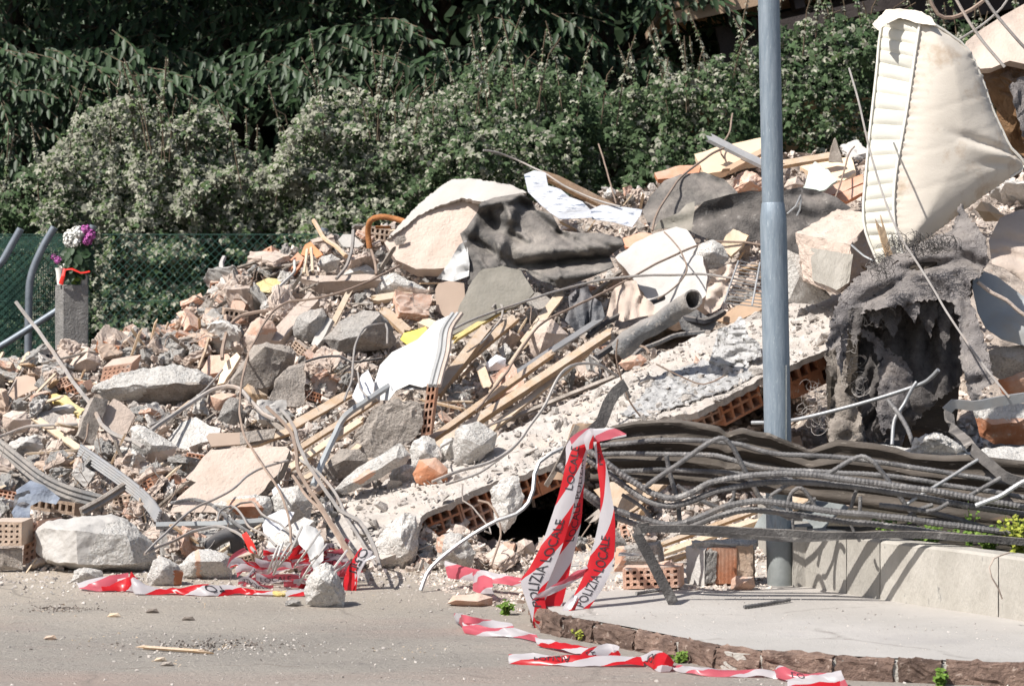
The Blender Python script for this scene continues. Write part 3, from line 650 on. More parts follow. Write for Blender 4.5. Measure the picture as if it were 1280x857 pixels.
# trees behind: drooping sprays of long leaves
leafme = None
def leafmesh():
    Vv, Q = leafgeo(np.zeros((1,3)), np.array([[0,0,1.]]), np.array([[0,1.,0]]), np.array([1.]), .17, .3)
    me = bpy.data.meshes.new('leaf'); me.from_pydata(Vv.tolist(), [], Q.tolist()); me.materials.append(m_cherry); me.update(); return me
def tree(x0, Y, label, w, nsp, zlo, zhi, parts=0, lean=0):
    root = empty('tree', (x0, Y, 0), label, 'tree', 'trees beyond the hedge')
    V, Fs = tubegeo([(x0,Y,-.1),(x0+.1,Y,1.5),(x0-.1+lean,Y-.1,3.2),(x0+lean*1.5,Y,6)], .16, 9, .25, 0, 0, .35); mk('trunk', V, Fs, m_bark, root, None, 60)
    V = []; Fs = []
    for k in range(10):
        a = random.uniform(-1.2, 1.2); z = random.uniform(1.6, 4.5); L = random.uniform(.8, w)
        d = Vector((math.sin(a)*L*random.choice((-1,1)), -abs(math.cos(a))*L*.7, .3))
        A, B = tubegeo([(x0, Y, z), Vector((x0, Y, z))+d*.5+Vector((0,0,.4)), Vector((x0, Y, z))+d], .045, 5, .2, 0, len(V), .3); V += A; Fs += B
    mk('branch', V, Fs, m_bark, root, None, 60, kind='stuff')
    pos = []; nr = []; tp = []; sz = []; tw = []; tf = []; front = []
    for k in range(nsp):
        x = x0+random.gauss(0, w*.55); z = random.uniform(zlo, zhi); y = Y-1.7+abs(random.gauss(0, .9)) - .5*nz(x, z, .8, 3) 
        if nz(x, z, .9, 60) > .2: y += .8
        if nz(x, z, 1.1, 90) < -.42: continue
        qx, qy = CX+x/y*F, HY-(z-CH)/y*F
        if ((qx-320)/85)**2+((qy-150)/42)**2 < 1 or ((qx-560)/60)**2+((qy-10)/45)**2 < 1 or ((qx-790)/60)**2+((qy-30)/35)**2 < 1: continue
        sgn = random.choice((-1, 1)); d = Vector((sgn*random.uniform(.3,1), -random.uniform(.1,.7), random.uniform(-.5,.15))).normalized()
        L = random.uniform(.35,.65); m = random.randint(7, 11); o = Vector((x, y, z)); pts = []
        for j in range(m):
            f = (j+.5)/m; c = o+d*L*f+Vector((0,0,-.16*f*f))
            sd = 1 if j % 2 else -1; side = d.cross(Vector((0,0,1)))*sd
            pos.append(c); tp.append(side*.5+d*.45+Vector((0,-.1,-.9+random.gauss(0,.2)))); nr.append(Vector((random.gauss(0,.3),-.8,.55))+side*.4); sz.append(random.uniform(.12,.19)*(1-.2*f)); front.append(y)
        A, B = tubegeo([o, o+d*L*.5+Vector((0,0,-.04)), o+d*L+Vector((0,0,-.16))], .004, 3, .3, 0, len(tw)); tw += A; tf += B
    P_, N_, T_, S_, Fr = map(np.array, ([tuple(p) for p in pos], [tuple(p) for p in nr], [tuple(p) for p in tp], sz, front))
    vis = np.zeros(len(P_), bool)
    if parts:
        pxs = CX+P_[:,0]/P_[:,1]*F; pys = HY-(P_[:,2]-CH)/P_[:,1]*F
        ok = (pxs > 0)&(pxs < 1280)&(pys > 0)&(pys < 190); sc = np.where(ok, S_/Fr, 0); idx = np.argsort(-sc)[:parts]; vis[idx] = True
        me = leafmesh()
        for k in idx:
            n_ = Vector(N_[k]).normalized(); t_ = Vector(T_[k]); t_ = (t_-n_*t_.dot(n_)).normalized(); s_ = n_.cross(t_)
            o = bpy.data.objects.new('leaf', me); C.objects.link(o); o.parent = root
            mt = Matrix((s_.to_tuple(), t_.to_tuple(), n_.to_tuple())).transposed().to_4x4()
            o.matrix_local = Matrix.Translation(Vector(P_[k])-Vector(root.location))@mt@Matrix.Scale(float(S_[k]), 4)
    Vv, Q = leafgeo(P_[~vis], N_[~vis], T_[~vis], S_[~vis], .17, .3); fastmesh('foliage', Vv, Q, m_cherry, root)
    mk('twig', tw, tf, m_stem, root, None, 60, kind='stuff')
tree(-4.6, 24, 'dark leafy tree at the far left with leaves hanging beside the fence', 1.5, 1100, 1.3, 6.5, 200)
tree(-2.6, 24.4, 'broad-leaved tree with drooping leaf sprays above the dusty shrubs', 1.4, 1000, 2.3, 6.5, 300)
tree(-.7, 24.2, 'tree with drooping pale-edged leaves at the top middle', 1.3, 900, 2.7, 6.5, 200)
tree(1.0, 24.8, 'dark tree whose branches end beside the roof edge', 1.1, 800, 2.6, 6.5, 120)
def deepwood(name, Y, n, x0, x1, z0, z1, size):
    x = rng.uniform(x0, x1, n); z = rng.uniform(z0, z1, n); y = Y+np.abs(rng.normal(0, .7, n))
    pos = np.stack([x, y, z], 1); nr = np.stack([rng.normal(0,.5,n), -np.ones(n), rng.normal(.5,.5,n)], 1); tp = np.stack([rng.normal(0,.6,n), rng.normal(0,.3,n), -np.ones(n)], 1)
    Vv, Q = leafgeo(pos, nr, tp, rng.uniform(size*.7, size*1.3, n), .4, .2)
    fastmesh(name, Vv, Q, m_deep, None, 'stuff', loc=((x0+x1)/2, Y, 0))
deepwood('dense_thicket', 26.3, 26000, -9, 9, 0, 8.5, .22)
# canopy high above the frame: the trees go on upwards and to the left (they shade what is behind)
# ---------------------------------------------------------------- house with dark roof behind the hedge
h = empty('house', (4.2, 24.5, 0), 'house with dark roof and pale eaves board, mostly hidden behind the ivy shrubs', 'house')
def boxg(c, sx, sy, sz, R=None):
    V = []; 
    for dx in (-1,1):
        for dy in (-1,1):
            for dz in (-1,1):
                p = Vector((dx*sx/2, dy*sy/2, dz*sz/2)); V.append(Vector(c)+(R@p if R else p))
    return V, [(0,1,3,2),(4,6,7,5),(0,4,5,1),(2,3,7,6),(0,2,6,4),(1,5,7,3)]
V, Fs = boxg((4.4, 25.2, 1.55), 6.4, 1.6, 3.1); mk('wall', V, Fs, m_ochre, h, None, 0)
a, b = P(836, 22, 23.2), P(1000, -14, 23.2)
R = Matrix.Rotation(-math.atan2(b.z-a.z, b.x-a.x), 3, 'Y')
ctr = a+(b-a).normalized()*3.2
V, Fs = boxg(ctr+Vector((0,-.06,-.02)), 6.4, .05, .11, R); mk('eaves_board', V, Fs, m_fascia, h, None, 0)
V, Fs = boxg(ctr+Vector((0,1.6,.10)), 6.5, 3.3, .06, R); mk('roof', V, Fs, m_fascia, h, None, 0)
V, Fs = boxg(ctr+Vector((.25,.35,-.32)), 5.9, .10, .42, R); mk('soffit', V, Fs, m_roof, h, None, 0)
for k in range(9):
    c = ctr+(b-a).normalized()*(-2.6+k*.62)+Vector((0,.15,-.12)); V, Fs = boxg(c, .09, .36, .12, R); mk('rafter', V, Fs, m_roof, h, None, 0)
# second dark roof beam at the top, right of the pole
V, Fs = boxg(P(1040, 20, 22.6), 1.3, .2, .12, Matrix.Rotation(-.22, 3, 'Y')); o = mk('gutter', V, Fs, m_roof, h, None, 0)
# ================================================================ FENCE at the left
fe = empty('wire_fence', (-3.4, 18, 0), 'green chain-link fence with angled galvanised posts behind the heap', 'fence')
def fp(label, pts, Y, r=.028):
    V, Fs = tubegeo([P(x, y, Y) for x, y in pts], r, 10, .04); mk('post', V, Fs, m_fpost, fe, None, 50, label)
fp('post with bent top', [(68,284),(52,312),(39,345),(36,380),(35,480),(34,620)], 17.9)
fp(None, [(26,286),(4,325),(-10,350),(-12,480),(-12,620)], 17.9)
for xo in (-100, -190, -280): fp(None, [(26+xo,286),(4+xo,325),(-10+xo,350),(-12+xo,480),(-12+xo,620)], 17.9)
fp('post behind the flowers', [(117,282),(110,300),(106,330),(106,480),(106,620)], 17.95)
fp('diagonal brace', [(-40,452),(0,433),(84,380)], 17.6, .024)
fp(None, [(406,285),(403,302),(402,320),(402,480),(402,560)], 18.1)
# diamond mesh
V = []; Fs = []; Yf = 18.0; ya, yb, xa, xb = 293, 520, -300, 470
def seg(x0, y0, x1, y1, r=.0022, y=Yf):
    A, B = tubegeo([P(x0, y0, y), P(x1, y1, y)], r, 4, 5, 0, len(V)); V.extend(A); Fs.extend(B)
st = 10.5
for k in range(int((xb-xa+(yb-ya))/st)+1):
    for sgn in (1, -1):
        x0 = xa-(yb-ya)+k*st if sgn == 1 else xa+k*st
        y0, x1, y1 = ya, x0+sgn*(yb-ya), yb
        if sgn == 1:
            if x1 < xa or x0 > xb: continue
        else:
            if x0 < xa or x1 > xb: continue
        c0x, c0y, c1x, c1y = x0, y0, x1, y1
        if c0x < xa: c0y += (xa-c0x); c0x = xa
        if sgn == 1 and c1x > xb: c1y -= (c1x-xb); c1x = xb
        if sgn == -1 and c0x > xb: c0y += c0x-xb; c0x = xb
        if sgn == -1 and c1x < xa: c1y -= xa-c1x; c1x = xa
        seg(c0x, c0y, c1x, c1y)
for yy in (293, 376, 455): seg(xa, yy, xb, yy, .0028, Yf-.003)
mk('wire_mesh', V, Fs, m_mesh, fe, None, 60, kind='stuff')
# fine shade net on the left bays: woven strips
V = []; Fs = []
for k in range(110):
    y = 295+k*1.9
    if y > 500: break
    A = [P(-300, y, 18.06), P(112-max(0,(y-400))*.1, y, 18.06), P(112, y+1.15, 18.06), P(-300, y+1.15, 18.06)]; i = len(V); V += A; Fs.append((i, i+3, i+2, i+1))
for k in range(142):
    x = -300+k*2.9; A = [P(x, 295, 18.065), P(x+.9, 295, 18.065), P(x+.9, 500, 18.065), P(x, 500, 18.065)]; i = len(V); V += A; Fs.append((i, i+3, i+2, i+1))
mk('shade_net', V, Fs, m_net, fe, None, 0, kind='stuff')
# concrete post with flowers
Yp = 16.7; O = P(81, 480, Yp-.05)
def cp(px, py, dy=0): return P(px, py, Yp+dy)
zb, zt = cp(80, 560).z, cp(80, 356).z
xl, xm, xr = cp(67, 0).x, cp(82, 0).x, cp(111, 0).x
pts = []
for z in (0, zt): 
    for (x, y) in ((xl, Yp+.05), (xm, Yp-.08), (xr, Yp-.02), (xr-.07, Yp+.12)): pts.append(Vector((x, y, z-(0 if z == 0 else 0))))
VV, FF = hullmesh(pts, 3, .004, 14, 3, .7); mk('concrete_post', VV, FF, m_cpost, None, None, 35, 'weathered square concrete post with flowers tied on its top', 'post')
# vases, flowers
zt2 = zt+.002
def lathe(c, prof, sides=12):
    V = []; Fs = []
    for (r, z) in prof:
        for k in range(sides): a = 6.283*k/sides; V.append(Vector(c)+Vector((math.cos(a)*r, math.sin(a)*r, z)))
    for i in range(len(prof)-1):
        for k in range(sides): Fs.append((i*sides+k, i*sides+(k+1)%sides, (i+1)*sides+(k+1)%sides, (i+1)*sides+k))
    Fs.append(tuple(range(sides))[::-1]); Fs.append(tuple((len(prof)-1)*sides+k for k in range(sides))); return V, Fs
def petals(c, r, n, mat, name, parent):
    pos = []; nr = []; tp = []; sz = []
    for _ in range(n):
        d = Vector((random.gauss(0,1), random.gauss(0,1), random.gauss(0,1))).normalized(); pos.append(Vector(c)+d*r*random.uniform(.62,.95)); nr.append(d+Vector((0,0,.3))); tp.append(d.cross(Vector((random.gauss(0,1),random.gauss(0,1),random.gauss(0,1))))); sz.append(r*random.uniform(.35,.5))
    V, Q = leafgeo(np.array([tuple(p) for p in pos]), np.array([tuple(p) for p in nr]), np.array([tuple(p) for p in tp]), np.array(sz), .45, .5)
    o = fastmesh(name, V, Q, mat, parent, None); return o
def leaves(c, rx, rz, n, mat, name, parent, s=.06):
    pos = []; nr = []; tp = []; sz = []
    for _ in range(n):
        d = Vector((random.gauss(0,1), random.gauss(0,1), random.gauss(0,1))).normalized()*random.uniform(.3,1); pos.append(Vector(c)+Vector((d.x*rx, d.y*rx, d.z*rz))); nr.append((d.x, d.y-.8, .5)); tp.append((d.x*.6, d.y*.5, -.5+random.random())); sz.append(s*random.uniform(.7,1.2))
    V, Q = leafgeo(np.array([tuple(p) for p in pos]), np.array(nr), np.array(tp), np.array(sz), .35, .3); return fastmesh(name, V, Q, mat, parent, 'stuff')
c0 = cp(96, 356, .02); bq = empty('bouquet', (c0.x, c0.y, zt2), 'bouquet with white and magenta blooms in a vase on the concrete post', 'flowers')
V, Fs = lathe((c0.x, c0.y, zt2), [(.035,0),(.045,.03),(.04,.08),(.03,.11),(.034,.115)]); mk('vase', V, Fs, m_weed, bq, None, 40)
V, Fs = lathe((cp(109,0).x-.03, c0.y, zt2), [(.028,0),(.03,.05),(.022,.12),(.026,.13)]); mk('vase', V, Fs, m_metal, bq, None, 40)
leaves(cp(95, 324), .085, .12, 220, m_cherry, 'bouquet_leaves', bq, .07)
V = []; Fs = []
for k in range(14):
    A, B = tubegeo([cp(96+random.uniform(-2,2), 352), cp(96+random.uniform(-10,10), 330), cp(97+random.uniform(-14,16), 306)], .003, 4, .1, 0, len(V)); V += A; Fs += B
mk('flower_stem', V, Fs, m_weed, bq, None, 60, kind='stuff')
for (x, y, r, m_) in ((88,296,.050,m_petw),(97,291,.048,m_petw),(94,301,.048,m_petw),(86,303,.036,m_petw),(107,287,.036,m_petp),(113,293,.038,m_petp),(109,300,.036,m_petp)):
    petals(cp(x, y, -.03), r, 170, m_, 'bloom', bq)
bq2 = empty('bouquet', (cp(76,0).x, Yp-.05, zt2), 'small pink flower bunch wrapped in white at the left of the post top', 'flowers')
V, Fs = lathe((cp(77,0).x, Yp-.05, zt2), [(.02,0),(.024,.04),(.03,.09),(.036,.11)]); mk('paper_wrap', V, Fs, m_petw, bq2, None, 40)
petals(cp(72, 325, -.03), .028, 80, m_petp, 'bloom', bq2); petals(cp(67, 321, -.03), .02, 60, m_petp, 'bloom', bq2); petals(cp(79, 333, -.03), .024, 60, m_petw, 'bloom', bq2)
def ribg(pts, wd, th=.002):
    V, Fs = plankgeo(pts[0], pts[1], wd, th, Vector((0,-1,.2)), .003); return V, Fs
V, Fs = tubegeo([cp(79,338,-.08), cp(90,336,-.10), cp(101,341,-.10), cp(112,339,-.07)], .013, 8, .03, 0, 0, .7, .25); o = mk('ribbon', V, Fs, m_rib, None, None, 60, 'red ribbon tied across the flowers on the post', 'ribbon')
V, Fs = tubegeo([cp(81,336,-.09), cp(79,345,-.11), cp(76,355,-.10)], .009, 8, .03, 0, 0, 1.9, .3); mk('ribbon_tail', V, Fs, m_rib, o, None, 0)
V2 = o.data
# ================================================================ BIG COLLAPSED SLAB
nS = Vector((-.243,-.263,.934)); SA = P(530, 680, 12.9)
def onslab(px, py, up=0): return onplane(px, py, SA+nS*up, nS)
big = empty('collapsed_floor_slab', onslab(640, 620), 'long sloping floor slab of concrete over hollow bricks running up to the fibre rug', 'slab')
polyS = [(405,668),(425,640),(450,615),(500,592),(560,572),(640,538),(740,488),(850,430),(950,390),(1052,366),(1044,432),(1000,452),(950,474),(900,500),(870,515),(830,522),(790,530),(745,552),(705,574),(690,582),(655,592),(632,598),(600,610),(560,630),(528,642),(518,672),(500,692),(470,700),(430,690)]
HERO.append(polyS)
def slabpart(name, poly, mat, up, rough, th, s=4, label=None, freq=7, side=None):
    V2, Q, B, be = patch(poly, s); vs = []; bk = []; k = len(V2)
    for i, (x, y) in enumerate(V2):
        p = onslab(x, y, up); r = fbm(p, freq, 4)*rough + max(0, fbm(p+Vector((7,3,1)), freq*3, 3)-.1)*rough*1.2
        q = p+nS*r; e = noise.noise_vector(p*22)*.010 if i in B else Vector()
        vs.append(q+e); bk.append(p-nS*th*(1+.3*noise.noise(p*5))+e*1.5+Vector((0,.01,0)))
    faces = [tuple(q) for q in Q]+[tuple(k+a for a in reversed(q)) for q in Q]; mi = [0]*len(faces)
    for a, b in be: faces.append((b, a, a+k, b+k)); mi.append(1)
    return mk(name, vs+bk, faces, [mat, side or mat], big, mi, 45, label)
slabpart('concrete_topping', polyS, m_slabtop, 0, .010, .035, 2.8, freq=6)
# small rim rib along the upper edge
# hollow bricks under the lower edge (faces look at the camera), tilted with the slab
def slabbrick(p0, p1, hpx, nx, nz, rnd=0, depth=.10, mat=None, into=0, wall=.22):
    """p0,p1 upper edge of the brick face in photo px"""
    a = onslab(p0[0], p0[1], -.045)+Vector((0,.03+into,0)); b = onslab(p1[0], p1[1], -.045)+Vector((0,.03+into,0))
    # keep one depth along the front
    ux = b-a; uz = Vector((ux.z*.12, -.02, 1)).normalized()*(hpx/F*a.y); uz = (uz-ux.normalized()*uz.dot(ux.normalized())).normalized()*(hpx/F*a.y)
    O = a-uz; uy = ux.cross(uz).normalized(); 
    if uy.y < 0: uy = -uy
    V, Fs = hollow_geo(O, ux, uz, uy*.24, nx, nz, depth, wall, rnd)
    mk('hollow_brick', V, Fs, mat or m_brick, big, None, 0)
slabbrick((524,646),(572,626), 44, 4, 3, 0, into=-.05)
slabbrick((573,626),(628,601), 42, 5, 3, .05, into=-.05)
slabbrick((636,606),(668,592), 30, 3, 2, 0)
slabbrick((669,592),(702,576), 30, 3, 2, .1)
slabbrick((703,578),(740,556), 26, 3, 2, .1, into=.05)
slabbrick((866,516),(898,502), 26, 3, 2, .1, into=.04)
slabbrick((899,502),(948,476), 34, 4, 2, .1, into=.04)
slabbrick((985,462),(1035,438), 40, 4, 2, .2, into=.05)
slabbrick((780,536),(862,516), 22, 6, 2, .2, into=.05)
# lump of concrete hanging between the bricks and the nose of the slab
def lump(name, label, outline, ridge, mat, Y, d, it=3, rough=.012, parent=None, cat=None):
    return chunk(name, label, cat, outline, ridge, mat, d=d, Y=Y, it=it, rough=rough, parent=parent, freq=14)
lump('concrete_rib', None, [(612,612),(628,598),(648,592),(656,620),(644,652),(630,668),(616,645)], [(632,620),(635,645)], m_white, 12.95, .05, parent=big)
lump('concrete_rib', None, [(505,640),(520,645),(524,680),(520,700),(500,715),(472,710),(466,680),(485,655)], [(500,670),(510,690)], m_white, 12.92, .10, parent=big)
# ================================================================ HERO PIECES (left flank)
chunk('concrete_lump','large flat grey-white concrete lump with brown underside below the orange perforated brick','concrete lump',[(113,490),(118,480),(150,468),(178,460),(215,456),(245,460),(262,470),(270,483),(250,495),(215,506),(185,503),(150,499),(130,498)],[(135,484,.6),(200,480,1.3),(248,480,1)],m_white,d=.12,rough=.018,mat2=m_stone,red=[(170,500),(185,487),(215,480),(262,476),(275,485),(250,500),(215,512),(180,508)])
hollow('orange perforated brick on its side above the flat grey lump',(125,477),(161,471),(129,459),6,3,m_brickp,dy=-.25,L=.14,wall=.6,tilt=(.3,1,.35))
slab('plaster_slab','grey-beige square plaster slab leaning upright left of centre-left white lump','slab',[(127,517),(142,498),(152,502),(169,518),(157,543),(150,553),(137,552)],(.15,-.85,.5),m_plaster,.04)
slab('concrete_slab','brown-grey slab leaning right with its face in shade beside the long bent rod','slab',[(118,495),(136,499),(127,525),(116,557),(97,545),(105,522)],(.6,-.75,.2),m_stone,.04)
chunk('plaster_lump','rounded pinkish plaster lump just below the concrete post','plaster lump',[(84,460),(98,442),(110,434),(122,444),(128,455),(118,463),(95,465)],[(108,448),(92,458,.6)],m_plaster,d=.08)
slab('plaster_plate','cream square plate on the far left slope under a thin rod','slab',[(10,492),(20,470),(43,467),(47,486),(28,493),(12,500)],(.1,-.7,.7),m_beige,.03)
chunk('plaster_lump','white flat lump beside the yellow insulation strip','plaster lump',[(58,515),(66,508),(85,504),(93,508),(92,517),(76,519)],[(78,511)],m_limes,d=.04)
slab('insulation_strip','yellow insulation strip under the long bent rod','insulation',[(63,492),(70,490),(98,503),(106,512),(98,519),(80,506),(66,500)],(0,-.6,.8),m_yel,.02,rough=.012)
slab('concrete_slab','bluish grey flat slab right of the bent pale lath','slab',[(45,516),(58,513),(84,522),(78,528),(66,530),(50,535)],(0,-.5,.85),m_conc,.03)
chunk('plaster_lump','pinkish lump at the left edge in front of the grey slab','plaster lump',[(2,520),(15,513),(32,514),(40,525),(34,540),(18,543),(4,536)],[(18,524)],m_plaster,d=.08)
chunk('plaster_lump','crumbly bright white lump at the left edge','plaster lump',[(10,553),(25,545),(45,545),(55,556),(48,566),(28,570),(12,565)],[(32,552),(20,560,.7)],m_limes,d=.06,rough=.02)
chunk('concrete_lump','white-grey lump with a thin iron bar sticking out, left of the cracked slab','concrete lump',[(162,536),(170,530),(182,532),(200,545),(222,558),(216,570),(196,579),(182,577),(166,562)],[(190,556),(175,545,.7)],m_white,d=.09,mat2=m_plaster,red=[(175,572),(190,565),(222,560),(216,575),(192,582)])
slab('concrete_slab','white dusty slab cracked across, with pinkish broken edge','slab',[(210,548),(226,528),(245,521),(262,532),(276,535),(271,549),(250,553),(231,562),(214,558)],(-.2,-.55,.8),m_white,.05,side=m_plaster)
chunk('brick_piece','bright terracotta brick piece behind the small grey wedge','brick',[(262,495),(275,491),(295,492),(292,512),(272,513),(263,508)],[(278,500)],m_brick,d=.04,it=2,rough=.004)
chunk('concrete_wedge','small pale grey concrete wedge standing on its corner','concrete lump',[(271,524),(279,506),(287,495),(299,499),(307,518),(300,529),(288,531)],[(290,512)],m_conc,d=.06,rough=.005)
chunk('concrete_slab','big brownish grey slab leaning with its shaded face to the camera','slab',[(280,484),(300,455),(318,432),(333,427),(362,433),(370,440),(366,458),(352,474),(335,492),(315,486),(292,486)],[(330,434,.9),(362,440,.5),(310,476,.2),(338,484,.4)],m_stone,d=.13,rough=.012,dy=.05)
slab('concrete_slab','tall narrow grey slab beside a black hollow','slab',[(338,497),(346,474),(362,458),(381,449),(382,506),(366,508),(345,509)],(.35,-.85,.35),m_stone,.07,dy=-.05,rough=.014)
chunk('brick_masonry','lump with terracotta top and grey mortar face under the arched cable','brick masonry',[(303,422),(315,402),(325,396),(341,402),(347,412),(338,426),(330,440),(310,440)],[(325,410),(318,425,.8)],m_plaster,d=.08,mat2=m_brickp,red=[(308,418),(318,396),(345,400),(348,414),(325,419)])
plank('broad pinkish dusty beam slanting up beside the arched cable',(340,432),(392,376),18,m_plaster,.08,name='beam',cat='beam')
chunk('concrete_lump','round pale concrete lump beside the white baton','concrete lump',[(366,410),(372,395),(388,387),(402,385),(408,395),(405,415),(395,426),(380,428),(368,420)],[(385,405),(395,398,.7)],m_conc,d=.09,rough=.008)
slab('white_baton','short white baton standing between the round lump and the big grey block','batten',[(389,430),(394,418),(409,396),(416,399),(403,424),(395,434)],(-.3,-.7,.6),m_limes,.03,rough=.002)
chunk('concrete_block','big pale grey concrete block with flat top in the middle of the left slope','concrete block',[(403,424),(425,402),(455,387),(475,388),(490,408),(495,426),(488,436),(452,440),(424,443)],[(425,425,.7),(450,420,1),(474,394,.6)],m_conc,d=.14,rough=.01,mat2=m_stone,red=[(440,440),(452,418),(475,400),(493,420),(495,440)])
chunk('plaster_slab','long flat pink plaster slab lying level below the orange tile','slab',[(370,347),(390,344),(470,343),(480,350),(471,359),(442,362),(425,369),(398,367),(383,358)],[(400,352,.8),(460,350,.7)],m_plaster,d=.09)
chunk('concrete_slab','pale wedge-shaped slab right of the long pink slab','slab',[(466,352),(475,345),(492,341),(520,354),(537,363),(528,371),(500,367),(470,369)],[(492,352,.7),(480,360,.5)],m_white,d=.08,mat2=m_plaster,red=[(490,372),(500,358),(538,362),(530,374)])
chunk('plaster_lump','flat white dusty lump above the long pink slab','plaster lump',[(428,344),(440,334),(458,331),(470,340),(466,345),(440,347)],[(450,338)],m_limes,d=.05)
slab('roof_tile','bent orange roof tile standing on the crest','roof tile',[(376,318),(381,306),(388,302),(398,312),(404,318),(395,322),(390,314),(382,320)],(-.3,-.8,.5),m_orange,.015,dy=-.1,rough=.002,s=3)
slab('roof_tile','dusty terracotta tile leaning left of the bent orange tile','roof tile',[(360,340),(362,325),(372,315),(380,322),(374,334),(366,343)],(-.5,-.6,.6),m_tile,.02,rough=.003,s=3)
chunk('plaster_lump','beige stone between two short pegs on the crest','plaster lump',[(396,332),(402,320),(415,317),(426,324),(422,337),(408,341)],[(410,328)],m_white,d=.06)
chunk('brick_piece','pale terracotta block on the crest right of the curved white rod','brick',[(433,326),(438,319),(450,318),(455,326),(447,331),(436,331)],[(444,324)],m_brickp,d=.04,it=2)
slab('plaster_plate','white plate tilted on the crest beside the rusty pipe','slab',[(422,300),(428,294),(440,293),(455,305),(448,309),(430,308)],(0,-.6,.8),m_limes,.03)
slab('brown_board','brown board with curved top edge below the crumpled tarp','board',[(544,362),(548,354),(562,351),(580,354),(581,372),(572,395),(560,399),(546,388)],(-.1,-.95,.25),m_beige,.02,rough=.003)
plank('upper wooden piece with square end below the wedge-shaped slab',(468,375),(513,367),12,m_woodp,.03)
plank('pale wooden piece slanting down beneath the square-ended one',(478,387),(509,415),13,m_wood,.03)
plank('short steep pale stick between grey block and pink plaster',(416,405),(436,366),7,m_woodp,.015)
plank('short grey timber block under the brown board',(524,402),(547,412),15,m_woodp,.05,name='timber_block')
sheet('yellow_cloth','yellow cloth scrap lying left of the curved white rod','cloth',[(312,366),(320,354),(335,347),(352,349),(350,358),(338,366),(322,364)],(0,-.5,.85),m_yel,.02,14)
sheet('yellow_foam','bright yellow foam scrap left of the white curved panel','foam',[(500,424),(505,416),(520,412),(532,408),(536,416),(524,428),(508,430)],(0,-.5,.85),M('foam_bright_yellow',(.80,.62,.12),(.85,.72,.22),6,.8,.2),.015,14)
slab('perforated_panel','pale panel with rows of slots above the arched pipe','panel',[(252,462),(262,444),(285,441),(290,450),(275,466),(256,470)],(-.1,-.6,.7),m_brickp,.03)
slab('plaster_board','cream board leaning right of the slotted panel','board',[(275,468),(282,452),(296,440),(300,445),(290,462),(280,478),(272,480)],(-.3,-.6,.7),m_peach,.02,rough=.003)
chunk('wood_block','yellowish broken wood block below the shaded slab','wood block',[(303,486),(310,479),(322,486),(335,494),(334,504),(318,507),(308,500)],[(316,492)],m_wood,d=.04,rough=.006)
# board + pink slab
slab('board_strip','brown and grey board strip lying level above the pink slab','board',[(258,545),(262,541),(300,540),(300,555),(264,558)],(0,-.92,.35),m_beige,.03,rough=.002,dy=-.12)
slab('board_strip','dark grey end of a board lying level above the pink slab','board',[(300,540),(345,535),(342,547),(300,555)],(0,-.92,.35),m_stone,.03,rough=.003,dy=-.12)
plank('pale split plank pointing up right behind the pink slab',(313,557),(362,539),10,m_wood,.02)
slab('plaster_slab','large pink plaster slab lying in the middle of the left slope with broken corners','slab',[(262,562),(300,559),(357,557),(362,562),(352,586),(332,610),(318,622),(292,630),(272,640),(212,640),(222,621),(245,603),(232,597),(248,578)],(-.12,-.72,.68),m_plaster,.06,s=3.5,rough=.006,dy=-.06,side=m_stone)
chunk('brick_masonry','terracotta chunk with grey mortar rim below the pink slab','brick masonry',[(264,630),(285,623),(318,617),(338,622),(342,635),(338,648),(322,653),(300,648),(280,645)],[(300,632),(325,634,.8)],m_white,d=.08,dy=-.15,mat2=m_brick,red=[(282,624),(318,622),(330,636),(322,648),(300,645),(285,634)])
chunk('wall_block','big whitewashed wall block lying at the front left','wall block',[(42,664),(56,651),(100,647),(140,642),(160,648),(172,662),(190,676),(198,700),(186,712),(150,714),(94,713),(60,704),(46,690)],[(94,664,1.1),(98,706,1.15),(56,660,.35),(58,700,.5),(160,668,.8),(168,704,.8)],m_limes,d=.17,rough=.011,it=4,Y=12.82,freq=9,mat2=m_white,red=[(110,690),(130,655),(165,645),(205,670),(205,720),(100,720)])
chunk('concrete_lump','small pale lump on the ground against the whitewashed block','concrete lump',[(88,726),(92,712),(105,708),(128,712),(130,724),(118,729),(96,729)],[(108,716)],m_white,d=.05,Y=12.35)
chunk('concrete_lump','upright pale lump with a brick-red right side at the front','concrete lump',[(183,716),(192,700),(203,694),(222,706),(229,715),(226,734),(205,738),(186,735)],[(203,712),(212,706,.6)],m_white,d=.08,Y=12.25,mat2=m_brick,red=[(217,712),(230,712),(228,736),(218,736)])
chunk('brick_masonry','pale block with orange mortar lines lying behind the upright lump','brick masonry',[(222,708),(236,692),(246,686),(262,686),(288,694),(292,710),(288,723),(250,727),(226,723)],[(245,700),(276,702,.9),(240,718,.5)],m_white,d=.10,Y=12.5,mat2=m_brickp,red=[(243,686),(249,686),(252,727),(246,727)])
chunk('boulder','upright pale boulder standing alone on the asphalt','boulder',[(379,740),(386,719),(398,706),(408,702),(418,708),(426,724),(431,742),(428,758),(402,761),(384,755)],[(400,722,1),(413,730,.9),(392,745,.6)],m_white,d=.085,Y=11.5,rough=.009,it=4,freq=16)
chunk('stone','small yellow stone left of the lone boulder','stone',[(340,746),(342,739),(356,737),(363,741),(362,747),(350,749)],[(352,742)],m_yel,d=.03,Y=11.85,it=2)
chunk('stone','small grey stone in front of the yellow one','stone',[(356,757),(358,750),(368,748),(377,750),(377,757),(366,758)],[(367,752)],m_conc,d=.03,Y=11.52,it=2)
